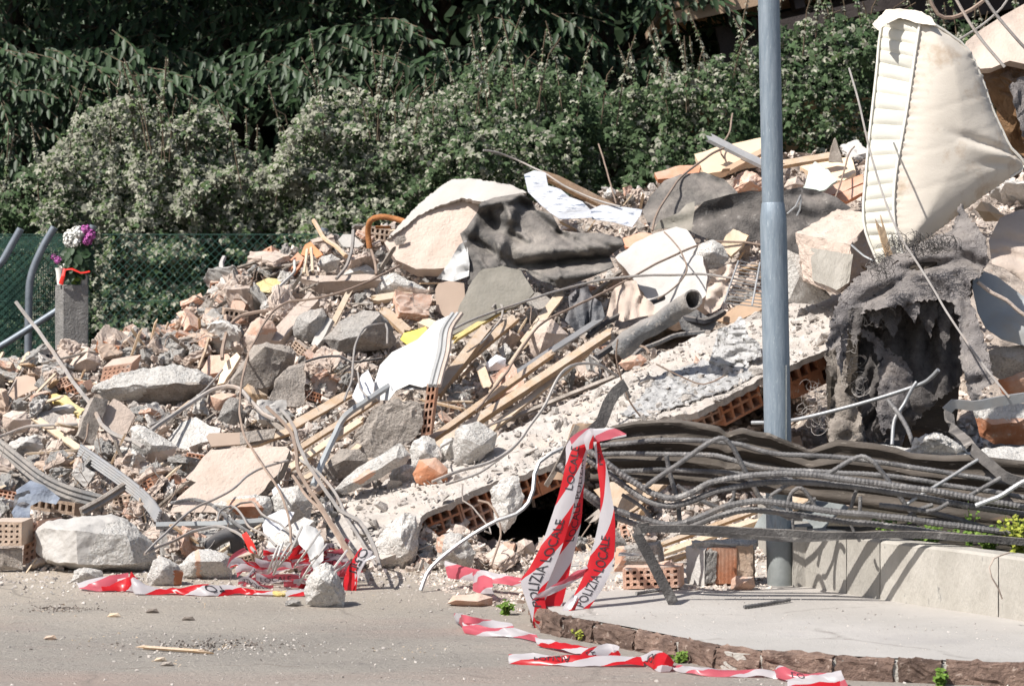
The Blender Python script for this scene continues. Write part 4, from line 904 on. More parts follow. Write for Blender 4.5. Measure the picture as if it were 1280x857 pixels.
# metal strips, left
def profile(name, label, cat, pts, wpx, mat, dy=-.18, ribs=3, th=.02, group=None):
    """long bent strip with lengthwise grooves"""
    c = spline([P(x, y, D(x, min(y+6, 712), False)+dy-(0)) for x, y in pts], .03); n = len(c); V = []; Fs = []; K = ribs*4
    for i, p in enumerate(c):
        t = (c[min(i+1,n-1)]-c[max(i-1,0)]).normalized(); s_ = t.cross(Vector((0,1,.1))).normalized(); d_ = t.cross(s_).normalized()
        if d_.y > 0: d_ = -d_
        wd = wpx/F*p.y
        for k in range(K+1):
            u = k/K-.5; g = (0, .5, 1, .5)[k % 4]*th*.5
            V.append(p+s_*u*wd+d_*g)
        for k in (K, 0): V.append(p+s_*(k/K-.5)*wd-d_*th*.5)
    m = K+3
    for i in range(n-1):
        for k in range(m): Fs.append((i*m+k, i*m+(k+1)%m, (i+1)*m+(k+1)%m, (i+1)*m+k))
    Fs.append(tuple(range(m))); Fs.append(tuple((n-1)*m+k for k in reversed(range(m))))
    o = mk(name, V, Fs, mat, None, None, 25, label, cat, group)
    for a, b in zip(pts, pts[1:]): HERO.append([(a[0],a[1]-wpx*.4),(b[0],b[1]-wpx*.4),(b[0],b[1]+wpx*.4),(a[0],a[1]+wpx*.4)])
    return o
profile('metal_profile','dark grooved metal profile sweeping down from the left edge','metal profile',[(-8,553),(22,577),(52,600),(85,616),(128,628)],19,m_pipeg,ribs=3)
profile('metal_profile','silvery grooved profile crossing down right to a black end','metal profile',[(99,563),(128,583),(160,606),(183,626),(198,646)],17,m_metal,dy=-.3,ribs=5)
profile('metal_profile','short brown and grey profile pointing up right under the silvery one','metal profile',[(102,640),(128,626),(156,608)],12,m_woodg,dy=-.25,ribs=2)
profile('metal_profile','pale blue flat profile lying level beside the whitewashed block','metal profile',[(195,657),(240,656),(285,655),(335,651)],9,m_blueg,dy=-.35,ribs=1)
plank('pale lath slanting down to the silvery profile',(46,524),(100,562),9,m_woodp,.015,dy=-.15)
sheet('blue_cloth','crumpled blue-grey cloth under the dark profile at the left','cloth',[(20,612),(38,600),(55,606),(75,622),(70,630),(50,626),(38,632),(37,650),(20,652),(14,640),(22,628)],(0,-.8,.5),m_blue,.04,16,dy=-.25)
hollow('dusty hollow brick lying flat under the dark profile',(38,636),(92,644),(40,620),6,1,m_brickd,dy=-.15,depth=.05,L=.12,wall=.35)
hollow('hollow brick with a grid of square holes at the far left foot',(-12,682),(27,682),(-12,652),5,4,m_brickd,Y=12.7,L=.2,depth=.12,wall=.55,tilt=(.1,1,0))
chunk('shaded_brick_half','grey mortar block beneath the gridded brick at the far left','concrete block',[(-12,684),(28,684),(29,712),(-12,713)],[(5,690,.5),(5,706,.5)],m_stone,d=.04,Y=12.74,it=3,rough=.006)  # lower half of the brick above, its shade put into the grey colour
hollow('orange hollow brick standing between gridded brick and whitewashed block',(28,706),(44,700),(32,656),2,6,m_brickp,Y=12.9,L=.2,depth=.12,wall=.5,tilt=(.5,1,0))
sheet('black_rag','black rag hanging over the bricks at the left','cloth',[(18,618),(36,612),(40,622),(36,640),(24,645),(16,640)],(.1,-.9,.3),m_bag,.03,20,dy=-.3,hero=False)
tube('tyre_piece','black rubber hose end under the wires behind the brick masonry','hose',[P(262,682,12.9),P(275,672,12.85),(P(292,668,12.85)),P(298,690,12.9)],.035,m_black,None,10)
# centre: white panel etc
pv = [(468,478),(475,456),(490,440),(522,424),(545,401),(566,392),(574,396),(560,425),(549,452),(545,478),(528,484),(512,480),(495,488),(486,500),(468,500)]
HERO.append(pv)
sheet('bent_plastic_sheet','bright white bent plastic panel standing in the centre of the heap','panel',pv,(-.25,-.75,.6),m_whitep,.02,3,dy=-.18,th=.012,hero=False,s=3)
for k, (o_, m_) in enumerate(((0,m_whitep),(6,m_whitep),(11,m_plaster))):
    c = [P(x+o_, y, 14.75-.002*k-(y-395)/90*.55) for x, y in ((566,392),(553,412),(549,440),(543,462),(538,482))]
    tube('frame_strip',('inner white frame strip along the bent white panel','outer white frame strip of the bent white panel')[k] if k < 2 else 'dusty frame strip at the outer edge of the white panel','frame strip',c,.014,m_,None,6,.05)
hollow('row of orange brick holes behind the end of the white panel',(526,545),(538,543),(534,480),2,6,m_brick,Y=14.3,L=.12,depth=.08,wall=.35,tilt=(.1,1,0))
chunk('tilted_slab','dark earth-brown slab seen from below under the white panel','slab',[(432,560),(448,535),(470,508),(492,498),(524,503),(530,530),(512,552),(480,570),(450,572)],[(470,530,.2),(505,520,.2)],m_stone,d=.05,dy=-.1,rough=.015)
slab('metal_strip','flat grey metal strip lying level across the foot of the white panel','metal strip',[(487,478),(500,476),(549,481),(548,488),(500,485),(489,488)],(0,-.7,.7),m_metal,.006,dy=-.35,s=3)
profile('metal_profile','white-blue strip curving down left from the white panel','metal profile',[(487,482),(460,500),(432,520),(418,545),(402,580),(392,605)],8,m_blueg,dy=-.3,ribs=1)
plank('pale plank slanting beside the blue-white strip, upper one',(362,585),(452,525),9,m_woodp,.02,dy=-.15)
plank('pale plank slanting beside the blue-white strip, lower one',(372,562),(470,500),8,m_wood,.02,dy=-.12)
plank('broad brown plank running up to the wires left of the white panel',(362,535),(437,492),13,m_wood,.02,dy=-.06)
plank('thin dusty plank below the earth-brown slab',(378,600),(462,548),7,m_woodp,.015,dy=-.1)
plank('narrow pale plank under the metal strip of the white panel',(430,575),(510,500),7,m_woodp,.02,dy=-.22)
chunk('plaster_lump','brown plaster slab under the crossing planks','plaster lump',[(398,592),(425,560),(450,560),(462,575),(440,592),(415,600)],[(430,575)],m_stone,d=.06)
sheet('white_paper','crumpled white paper between the wires and the collapsed slab','paper',[(328,655),(334,645),(352,636),(368,640),(362,652),(350,664),(342,672),(330,668)],(0,-.7,.6),m_paper,.035,22,dy=-.3)
sheet('white_paper','folded white paper sheet beside the blue printed one','paper',[(340,612),(348,604),(356,618),(370,626),(362,634),(346,634),(342,622)],(0,-.7,.6),m_paper,.02,14,dy=-.25)
sheet('white_plastic','white plastic scrap hanging left of the white panel foot','plastic',[(440,495),(452,468),(460,462),(468,480),(466,492),(455,500),(446,503)],(0,-.7,.5),m_paper,.03,18,dy=-.2)
chunk('plaster_lump','white lump at the foot of the wire bundle','plaster lump',[(338,622),(352,610),(375,605),(390,625),(388,650),(365,660),(345,652)],[(368,628)],m_white,d=.09,dy=-.05)
slab('concrete_plank','long white dusty slab piece at the foot of the wire bundle','slab',[(328,690),(336,672),(380,645),(392,650),(372,672),(345,696)],(-.3,-.5,.8),m_white,.04,dy=-.25)
# grey striped debris (concrete beam) centre
chunk('concrete_beam','short concrete beam with brick core leaning on the collapsed slab','beam',[(416,612),(440,590),(486,563),(500,552),(512,567),(508,578),(470,600),(432,617)],[(444,602,.6),(496,572,.8)],m_white,d=.08,Y=13.75,mat2=m_brickp,red=[(440,600),(462,584),(470,592),(450,606)])
# stones on the collapsed slab
def onbig(name, label, cat, outline, ridge, mat, d, **k):
    bx = sum(p[0] for p in outline)/len(outline); by = max(p[1] for p in outline)-4
    return chunk(name, label, cat, outline, ridge, mat, d=d, Y=onslab(bx, by).y, **k)
onbig('concrete_block','angular pale concrete block sitting on the collapsed slab','concrete block',[(565,556),(568,540),(576,532),(597,526),(621,541),(618,560),(600,572),(583,583),(568,580)],[(581,548,.8),(600,556,.9),(586,535,.5)],m_white,.09,rough=.008)
onbig('concrete_lump','white lump above the upright red brick on the collapsed slab','concrete lump',[(512,562),(518,550),(530,545),(543,549),(553,564),(550,580),(532,588),(514,584)],[(530,562),(540,574,.8)],m_white,.07,rough=.012)
onbig('brick_piece','terracotta brick piece with grooved face on the collapsed slab','brick',[(524,574),(545,571),(560,586),(559,602),(540,609),(520,604),(516,592)],[(535,582,.7),(552,592,.8)],m_brick,.06,rough=.004)
onbig('concrete_lump','small round white lump left of the angular block','concrete lump',[(549,562),(556,548),(566,545),(570,560),(566,578),(554,577)],[(560,562)],m_white,.05)
onbig('concrete_lump','low white lump between the concrete beam and the red brick','concrete lump',[(486,594),(500,580),(518,580),(518,600),(500,606),(488,604)],[(502,592)],m_white,.05)
onbig('brick_piece','pale reddish stone lying at the upper edge of the collapsed slab','brick',[(773,455),(782,445),(800,442),(808,450),(800,460),(782,464)],[(790,452)],m_brickp,.04)
onbig('plaster_shard','salmon shard standing on the slab beside the foil','shard',[(866,452),(869,443),(875,452),(880,458),(868,458)],[(871,453,.5)],m_brickp,.02,it=2)
chunk('concrete_lump','round pale concrete lump under the collapsed slab beside the bent bar','concrete lump',[(545,684),(548,672),(560,666),(578,668),(590,680),(593,692),(588,710),(565,713),(548,702)],[(566,685),(578,698,.8)],m_white,d=.08,Y=12.75,rough=.014,mat2=m_brickp,red=[(543,690),(546,668),(556,664),(552,690)])
# foil on slab
def foil(label, poly, up, amp, **k):
    HERO.append(poly); V2, Q, B, be = patch(poly, 2.5); vs = []; o = random.uniform(0, 30)
    for i, (x, y) in enumerate(V2):
        p = onslab(x, y, up); e = 0 if i in B else 1
        h = abs(noise.noise(p*16+Vector((o,0,0))))*2+noise.noise(p*38)*.6
        vs.append(p+nS*(amp*h+.004)+noise.noise_vector(p*30)*.008)
    n = len(vs); bk = [v-nS*.006 for v in vs]
    faces = [tuple(q) for q in Q]+[tuple(n+a for a in reversed(q)) for q in Q]+[(b, a, a+n, b+n) for a, b in be]
    return mk('crumpled_foil', vs+bk, faces, m_foil, None, None, 20, label, 'foil')
foil('silvery torn foil spread flat on the collapsed slab left of the pole', [(775,520),(800,500),(812,480),(845,462),(880,452),(905,462),(935,455),(945,470),(900,492),(850,508),(800,522)], .006, .013)
foil2 = [(882,470),(893,430),(898,410),(912,408),(925,395),(932,402),(936,420),(950,428),(952,445),(935,452),(925,462),(905,468),(890,480)]
sheet('crumpled_foil','upright crumpled foil insulation just left of the lamp pole','foil',foil2,(-.3,-.75,.5),m_foil,.05,22,Y=14.3,s=2.2,smooth=18,fringe=.01)
# planks centre
plank('thick orange plank with split upper end leaning right of the white panel',(544,494),(608,412),13,m_wood,.05,dy=-.25,jag=.03)
plank('plank behind the split orange plank, its top splintered',(566,462),(646,396),12,m_wood,.03,dy=-.2,jag=.03)
plank('long upper plank running up to the right above the collapsed slab',(538,550),(690,442),8,m_wood,.03,dy=-.28)
plank('long thick plank running up to the right, dusty and pale at its end',(545,560),(760,418),10,m_wood,.04,dy=-.40,jag=.03)
plank('long plank beneath the thick one with ragged yellow edge',(600,548),(735,440),8,m_woodp,.02,dy=-.34)
plank('dark thin batten along the upper edge of the collapsed slab',(600,538),(770,470),5,m_woodg,.02,dy=-.3)
plank('grey lath lying against the long planks',(640,470),(752,398),8,m_metal,.015,dy=-.3)
plank('yellow batten with a wire hook in front of the olive board',(568,424),(644,378),7,m_yel,.02,dy=-.2)
plank('short pale board stub standing on the dark hollow',(600,458),(609,482),11,m_woodp,.02,dy=-.35)
plank('steep pale plank left of the black bag',(655,430),(700,368),12,m_woodp,.02,dy=-.2,jag=.03)
plank('thin pale stick below the steep plank',(612,492),(672,405),5,m_woodp,.012,dy=-.3)
slab('plaster_plate','triangular pale plate under the long cable right of the yellow batten','slab',[(652,368),(672,366),(688,372),(694,380),(672,388),(663,380)],(0,-.5,.85),m_conc,.015,dy=-.2)
chunk('plaster_lump','tilted pinkish block right of the steep pale plank','plaster lump',[(660,420),(672,402),(690,398),(712,418),(700,432),(692,445),(672,452),(664,440)],[(682,415),(676,436,.8)],m_plaster,d=.08,dy=-.1)
chunk('stone','small blue and white crushed carton in the hollow','carton',[(607,453),(620,442),(632,448),(632,460),(618,464),(608,462)],[(620,452)],m_paper,d=.04,dy=-.35,it=2)
# ================================================================ crest: mattress panel, tarps, white block
ov = empty('overturned_mattress', P(560, 330, 17.2), 'beige overturned mattress with white rim standing behind the heap left of the tarp', 'mattress')
fpoly = [(480,303),(500,288),(522,270),(548,258),(575,248),(597,252),(600,275),(590,300),(580,318),(560,335),(520,336),(495,325)]
slab('face', None, None, fpoly, (-.10,-.86,.50), m_plaster, .10, rough=.004, Y=16.9, parent=ov, s=5, jag=.3)
wpoly = [(480,302),(500,280),(528,251),(553,231),(566,224),(590,223),(640,231),(658,240),(640,244),(600,252),(578,247),(548,257),(522,270),(500,288)]
sheet('rim', None, None, wpoly, (-.35,-.62,.72), m_rim, .045, 7, .5, Y=16.95, parent=ov, s=2.5, th=.06, fringe=.008)
chunk('patch_of_glue', None, None, [(492,300),(496,295),(506,293),(508,300),(502,306),(494,307)], [(500,300,.3)], m_stone, d=.01, Y=16.86, it=2, parent=ov, hero=False)
tube('rusty_pipe','rusty bent pipe curving over behind the crest','pipe',[P(462,310,17.2),P(460,290,17.2),P(463,276,17.15),P(475,271,17.1),P(492,273,17.1),P(508,278,17.05),P(514,282,17.05)],.020,m_rust,None,10)
tube('rusty_pipe','short rusty crosspiece inside the bend of the rusty pipe','pipe',[P(470,284,17.2),P(488,284,17.15)],.011,m_rust,None,8)
tl = [(575,292),(583,285),(597,264),(600,254),(617,247),(653,241),(664,250),(671,262),(690,268),(701,288),(725,291),(751,291),(778,298),(781,306),(762,320),(768,334),(740,346),(712,356),(700,360),(673,350),(656,338),(640,336),(625,333),(606,342),(600,350),(585,358),(583,334),(583,314)]
sheet('grey_tarp','large crumpled grey tarp draped over the middle of the crest','tarp',tl,(-.1,-.85,.5),m_tarp,.055,5,.15,dy=-.35,s=2.2,aniso=2.2,smooth=180,creases=[(598,268,640,287,7,-.10),(640,262,622,322,9,.10),(576,294,640,332,7,-.08),(583,300,600,262,7,.06),(655,316,781,302,11,.10),(650,332,762,322,6,-.12),(680,350,766,336,8,.07),(652,250,700,290,6,-.10),(668,262,704,288,6,.06),(600,258,655,246,6,.10),(610,282,650,300,5,-.07),(700,292,720,312,5,-.05),(620,300,632,330,3,.05),(596,300,618,316,3,-.05),(690,312,700,345,3,.035),(720,300,745,318,3,-.04),(640,285,660,300,3.5,.05),(612,262,618,284,3,-.05),(632,258,640,275,3,.05),(740,300,772,312,3,-.03),(600,325,612,342,3,.04),(660,340,690,352,3,-.04)])
sheet('plastic_film','pale bluish plastic film hanging at the left edge of the grey tarp','plastic',[(546,348),(560,330),(574,306),(583,300),(587,330),(586,345),(566,352)],(-.3,-.8,.5),m_whitep,.09,9,.9,dy=-.3)
slab('olive_board','flat olive-grey board leaning under the crumpled tarp','board',[(566,418),(573,385),(590,350),(604,336),(626,333),(652,338),(660,352),(668,366),(655,378),(612,396),(585,410)],(-.05,-.9,.45),m_olive,.02,dy=-.12,rough=.006)
sheet('striped_cloth','white cloth with blue stripes hanging at the right of the tarp top','cloth',[(655,218),(668,213),(682,216),(685,232),(700,236),(712,246),(728,252),(738,262),(740,272),(720,273),(700,274),(688,266),(676,256),(660,240)],(-.2,-.7,.6),m_striped,.05,9,.5,dy=-.5)
sheet('striped_cloth','second white striped scrap lying right of the first','cloth',[(738,262),(752,256),(775,258),(803,262),(800,270),(790,284),(768,278),(748,275),(740,274)],(-.1,-.6,.7),m_striped,.03,12,dy=-.4)
plank('frayed brown fibre board above the striped cloth',(688,222),(768,262),14,m_foam,.03,dy=-.1,jag=.05)
sheet('black_felt','crumpled black roofing felt at the crest left of the pole','roofing felt',[(803,264),(812,246),(830,226),(850,218),(880,215),(905,224),(922,240),(918,252),(872,256),(858,262),(840,270),(826,276),(812,285)],(-.2,-.6,.75),m_tarp,.08,7,dy=-.2)
sheet('roofing_felt','dark rolled roofing felt with speckled face left of the pole','roofing felt',[(864,290),(868,264),(880,252),(912,243),(940,238),(955,240),(958,300),(940,301),(905,302),(880,297)],(-.1,-.95,.3),m_dark,.10,3.5,.2,dy=-.35,s=3.2,aniso=4)
sheet('felt_flap','grey-green felt flap folded at the left end of the dark roll','roofing felt',[(816,288),(824,276),(848,266),(858,255),(868,252),(870,290),(850,286),(830,285)],(-.2,-.8,.55),m_olive,.06,5,.5,dy=-.4)
sheet('roofing_felt','dark crumpled felt between pole and concrete corner block','roofing felt',[(980,238),(1000,234),(1020,237),(1045,246),(1064,260),(1050,266),(1030,272),(1005,288),(1000,320),(980,330)],(.1,-.85,.5),m_dark,.10,6,.2,dy=-.3,s=3.2)
slab('white_block','big flat white plaster block tilted left of the lamp pole','block',[(769,322),(790,306),(820,292),(845,283),(858,287),(868,300),(878,320),(884,345),(882,370),(862,388),(838,391),(822,388),(806,370),(794,352)],(-.30,-.72,.62),m_limes,.16,dy=-.1,rough=.008,s=3.5,jag=.5,side=m_plaster)
chunk('concrete_lump','pale lump leaning against the right side of the white block','concrete lump',[(864,318),(872,306),(890,299),(903,306),(912,322),(903,334),(884,338),(872,330)],[(890,315)],m_white,d=.08,dy=-.45)
slab('splintered_board','yellow splintered board sticking up right of the white block','board',[(901,305),(918,286),(926,288),(937,295),(926,310),(914,322),(906,314)],(-.1,-.8,.55),m_woodp,.02,dy=-.6,jag=2)
sheet('beige_rag','bundled beige rag with pleats left of the white block foot','cloth',[(758,395),(765,365),(775,352),(795,350),(800,366),(815,378),(825,392),(800,396),(778,402)],(-.2,-.8,.5),m_clothp,.06,16,1.1,dy=-.3,s=2.6)
sheet('beige_rag','pale hanging rag between white block and grill rack','cloth',[(880,385),(885,355),(893,338),(910,330),(925,330),(922,350),(908,368),(900,385),(888,392)],(.1,-.9,.3),m_clothp,.06,12,1.2,dy=-.3,s=2.6)
sheet('black_bag','black plastic bag stuffed and knotted right of the steep plank','bag',[(706,400),(712,385),(710,370),(720,362),(735,358),(740,370),(752,378),(756,395),(748,410),(735,416),(718,412)],(-.1,-.9,.4),m_bag,.07,14,1.3,dy=-.3,s=2.6)
# grill rack
gr = empty('grill_rack', P(935, 350, 14.9), 'wire grill rack standing behind the rag left of the pole', 'rack')
for k in range(13):
    f = k/12; tube('rack_bar', None, None, [P(905+f*18, 378-f*52, 14.95+f*.25), P(985, 388-f*50, 15.05+f*.25)], .0035, m_metal, gr, 5, .3)
for q in ((905,378,923,326),(940,382,950,328)): tube('rack_frame', None, None, [P(q[0], q[1], 14.93), P(q[2], q[3], 15.18)], .006, m_metal, gr, 6, .3)
slab('brown_board','brown board under the grill rack touching the pole','board',[(895,400),(915,385),(950,365),(954,385),(935,396),(915,404)],(-.2,-.8,.5),m_fascia,.02,dy=-.3,hero=False)
# grey pipes
def openpipe(label, pts, r, mat, Ys, cat='pipe'):
    c = [P(x, y, Y) for (x, y), Y in zip(pts, Ys)]; V, Fs = tubegeo(c, r, 18, .04); Fs = Fs[:-1]
    n = len(V)//18; A, B = tubegeo(c, r*.84, 18, .04, 0, len(V)); B = [f[::-1] for f in B[:-2]]; V += A; Fs += B; e = (n-1)*18; o2 = n*18
    for k in range(18): k2 = (k+1) % 18; Fs.append((e+k, e+k2, o2+e+k2, o2+e+k))
    V = [v+noise.noise_vector(v*9)*.016+noise.noise_vector(v*26)*.006 for v in V]
    HERO.append([(min(p[0] for p in pts),min(p[1] for p in pts)),(max(p[0] for p in pts),min(p[1] for p in pts)),(max(p[0] for p in pts),max(p[1] for p in pts)),(min(p[0] for p in pts),max(p[1] for p in pts))])
    return mk('grey_pipe', V, Fs, mat, None, None, 50, label, cat)
openpipe('thick grey pipe with an open crushed mouth below the white block',[(772,438),(800,416),(835,395),(866,374)],.056,m_pipeg,[14.35,14.3,14.2,13.95])
slab('funnel_flap','flat grey flap of the pipe pointing right to the foil','pipe flap',[(848,392),(866,384),(895,402),(890,412),(870,416),(852,410)],(.2,-.85,.5),m_pipeg,.012,dy=-.3)
wire('black hose running up to the right beneath the white block',[(745,447),(775,425),(800,408),(830,395),(880,402),(905,390)],9,m_black,dy=-.35,name='hose',cat='hose')
wire('thin grey conduit looping under the thick pipe',[(780,455),(800,438),(815,432),(850,418),(880,415)],6,m_pipeg,dy=-.3,name='hose',cat='hose')
wire('grey tube between the black bag and the white block',[(735,420),(760,402),(790,388),(830,372)],7,m_black,dy=-.3,name='hose',cat='hose')
# concrete corner block
HERO.append([(993,289),(1010,278),(1047,261),(1090,264),(1096,330),(1048,370),(1000,357)]); LASTP[0] = (1045,315)
VV, FF = hullmesh([P(994,291,14.62),P(1064,305,14.42),P(1047,262,15.05),P(1094,266,14.95),P(1004,350,14.62),P(1047,369,14.45),P(1064,352,14.42),P(1100,325,14.85),P(1010,352,15.1)], 4, .007, 13, 4, .9)
mk('concrete_corner_block', VV, FF, m_plaster, None, None, 32, 'smooth concrete corner block with pale rim right of the pole', 'concrete block')
VV, FF = hullmesh([P(1013,309,14.56),P(1066,318,14.40),P(1062,352,14.39),P(1046,363,14.41),P(1016,350,14.55),P(1030,330,14.8)], 3, .004, 13, 4, .9)
mk('smooth_face', VV, FF, m_plant, C.objects['concrete_corner_block'], None, 32)
HERO.append([(1088,262),(1100,262),(1100,330),(1090,330)])
chunk('concrete_slab','thick pale slab lying under the concrete corner block','slab',[(984,312),(998,318),(1008,345),(1040,372),(1020,380),(984,378)],[(1000,345,.6)],m_white,d=.12,Y=14.8)
plank('splinter of orange wood standing in front of the mattress side',(1112,322),(1100,282),9,m_wood,.012,Y0=13.95,Y1=13.95,jag=.05,name='wood_splinter',cat='wood splinter')
plank('short orange splinter poking from the corner block',(1057,333),(1075,341),5,m_wood,.012,Y0=14.55,Y1=14.6,jag=.03,name='wood_splinter',cat='wood splinter')
plank('thin splinter above the short orange one',(1066,325),(1080,335),3,m_wood,.008,Y0=14.55,Y1=14.6,jag=.03,name='wood_splinter',cat='wood splinter')
# crest, right of the striped cloth up to the mattress
slab('peach_panel','large peach panel lying on the crest left of the pole','panel',[(868,193),(900,183),(952,172),(972,178),(968,196),(930,204),(905,214),(880,217)],(-.1,-.5,.85),m_peach,.05,dy=-.1,rough=.003)
plank('grey beam crossing over the peach panel',(888,173),(962,210),11,m_metal,.03,dy=-.5)
plank('brown plank crossing the peach panel beside the pole',(908,214),(975,178),8,m_fascia,.03,dy=-.4)
plank('long brown plank right of the pole on the crest',(976,206),(1042,195),11,m_wood,.03,dy=-.3)
slab('peach_panel','second peach panel right of the pole under the brown plank','panel',[(1000,208),(1030,200),(1064,196),(1070,215),(1055,226),(1030,224)],(0,-.5,.85),m_peach,.04,dy=-.1,rough=.003)
slab('broken_board','upright splintered grey board right of the long brown plank','board',[(1036,202),(1040,182),(1044,172),(1050,190),(1054,204)],(0,-.95,.2),m_woodg,.02,dy=-.4)
slab('green_sheet','pale green corrugated sheet piece on the crest','corrugated sheet',[(1004,238),(1012,212),(1018,203),(1035,212),(1046,226),(1030,238),(1016,240)],(-.3,-.7,.6),m_green,.012,dy=-.5,rough=.01,freq=20)
for k, q in enumerate(([(1026,236),(1050,228),(1078,218),(1079,228),(1052,240),(1034,246)],[(1040,246),(1079,230),(1079,240),(1058,252)],[(818,216),(850,207),(876,206),(874,216),(845,222),(822,224)],[(778,298),(800,290),(815,292),(830,300),(800,310),(782,308)])):
    slab('roof_tile',('terracotta roof tile on the crest next to the mattress, upper one','terracotta roof tile on the crest next to the mattress, lower one','terracotta tile on the crest behind the black felt','dusty terracotta tile between striped scrap and white block')[k],'roof tile',q,(-.1,-.6,.75),m_tile,.03,dy=-.35,rough=.004)
chunk('plaster_lump','pinkish lump of plaster crumbs on the crest left of the pole','plaster lump',[(912,236),(922,220),(940,214),(956,222),(958,238),(935,243),(918,243)],[(935,228)],m_brickp,d=.12,rough=.02)
chunk('plaster_lump','grey-pink stone beside the pale green sheet','plaster lump',[(980,234),(984,224),(996,220),(1006,232),(1000,238),(986,239)],[(994,230)],m_plaster,d=.07)
# ================================================================ MATTRESS standing at the right
YM = 14.0
def LN(y): return (318-y)/F*14*.16
mt = empty('standing_mattress', P(1110, 330, YM), 'large stained white mattress standing upright on its corner at the right', 'mattress')
Ledge = [(1104,20),(1099,50),(1096,85),(1091,130),(1086,175),(1082,220),(1079,260),(1082,290),(1098,330)]
Redge = [(1150,28),(1145,60),(1140,95),(1134,135),(1127,175),(1120,215),(1117,255),(1120,290),(1128,318)]
def interp(tab, y): 
    return np.interp(y, [t[1] for t in tab], [t[0] for t in tab])
def eL(t): k = t*(len(Ledge)-1); i = min(int(k), len(Ledge)-2); f = k-i; a, b = Ledge[i], Ledge[i+1]; return P(a[0]+(b[0]-a[0])*f, a[1]+(b[1]-a[1])*f, YM+.10+LN(a[1]+(b[1]-a[1])*f))
def eR(t): k = t*(len(Redge)-1); i = min(int(k), len(Redge)-2); f = k-i; a, b = Redge[i], Redge[i+1]; return P(a[0]+(b[0]-a[0])*f, a[1]+(b[1]-a[1])*f, YM-.02+LN(a[1]+(b[1]-a[1])*f))
NP = 18; outv = Vector((-.35,-.8,.2)).normalized()
for k in range(NP):
    t0, t1 = k/NP, (k+1)/NP; V = []; Fs = []; a_, b_ = 8, 6
    for i in range(a_+1):
        for j in range(b_+1):
            u = i/a_; v = j/b_; t = t0+(t1-t0)*v; p = eL(t).lerp(eR(t), u)
            bul = .014*(math.sin(math.pi*min(1, max(0, v)))**.3)*(math.sin(math.pi*min(1, max(0, u)))**.25)
            V.append(p+outv*(bul+.004*noise.noise(p*9)+.0))
    nF = len(V); V += [v-outv*.02 if (i // (b_+1) in (0, a_) or i % (b_+1) in (0, b_)) else v-outv*.06 for i, v in enumerate(V)]
    for i in range(a_):
        for j in range(b_): q = (i*(b_+1)+j, i*(b_+1)+j+1, (i+1)*(b_+1)+j+1, (i+1)*(b_+1)+j); Fs.append(q); Fs.append(tuple(nF+x for x in q[::-1]))
    mk('side_panel', V, Fs, m_matt2, mt, None, 70)
face = [(1150,28),(1170,32),(1190,45),(1210,62),(1228,100),(1240,135),(1254,165),(1264,185),(1282,206),(1262,222),(1235,240),(1205,262),(1180,282),(1155,300),(1128,318),(1120,290),(1117,255),(1120,215),(1127,175),(1134,135),(1140,95),(1145,60)]
HERO.append(face); HERO.append([(1104,20),(1150,28),(1117,255),(1128,318),(1098,330),(1079,260)])
V2, Q, B, be = patch(face, 3.5); vs = []; 
for i, (x, y) in enumerate(V2):
    d_ = (x-interp(Redge, y)); Y = YM-.02+d_/F*14*.30+LN(y)
    dist = min(math.hypot(x-a[0]-(b[0]-a[0])*t, y-a[1]-(b[1]-a[1])*t) for a, b in zip(face, face[1:]+face[:1]) for t in (0,.25,.5,.75))
    puff = .11*(1-math.exp(-dist/20))
    q1 = ((x-1140)*.34+(y-30)*.94)/44+.15*noise.noise(Vector((x*.02, y*.02, 0))); quilt = -.0035*max(0, 1-abs((q1 % 1)-.5)*14)
    fold = -.03*math.exp(-((y-(168+(x-1170)*.28))/5.5)**2)*max(0, min(1, (x-1165)/50)) - .02*math.exp(-((y-(205-(x-1265)*.05))/4.5)**2)*max(0, min(1, (x-1190)/50)) + .02*math.exp(-((y-(186+(x-1190)*.2))/8)**2)*max(0, min(1, (x-1180)/50))
    p = P(x, y, Y); n_ = Vector((.5,-.85,.1)).normalized(); vs.append(p+n_*(puff+quilt+fold+.010*noise.noise(p*2.2)+.0012*noise.noise(p*14)))
bk = [P(x, y, YM+.12+LN(y)+max(0, (x-interp(Redge, y)))/F*14*.30) for x, y in V2]; n_ = len(vs)
Fs = [tuple(q) for q in Q]+[tuple(n_+a for a in reversed(q)) for q in Q]+[(b, a, a+n_, b+n_) for a, b in be]
mk('cover', vs+bk, Fs, m_matt, mt, None, 60)
tube('piping', None, None, [P(x, y, YM-.035+LN(y)) for x, y in Redge], .0085, m_piping, mt, 6, .05)
tube('piping', None, None, [P(x, y, YM+.085+LN(y)) for x, y in Ledge], .0075, m_piping, mt, 6, .05)
tube('piping', None, None, [P(x, y, YM-.035+LN(y)+max(0, x-interp(Redge, y))/F*14*.30) for x, y in face[:10]], .008, m_piping, mt, 6, .05)
tube('piping', None, None, [P(x, y, YM+.05-.08*t+LN(y)) for t, (x, y) in zip((0,.5,1), ((1104,20),(1125,19),(1150,28)))], .012, m_piping, mt, 6, .05)
sheet('torn_edge', None, None, [(1090,30),(1100,20),(1108,12),(1125,11),(1150,14),(1165,22),(1170,32),(1150,30),(1125,22),(1108,30),(1098,38)], (0,-.6,.8), m_matt, .02, 16, Y=YM-.02+LN(22), parent=mt, fringe=.005, s=2.5)
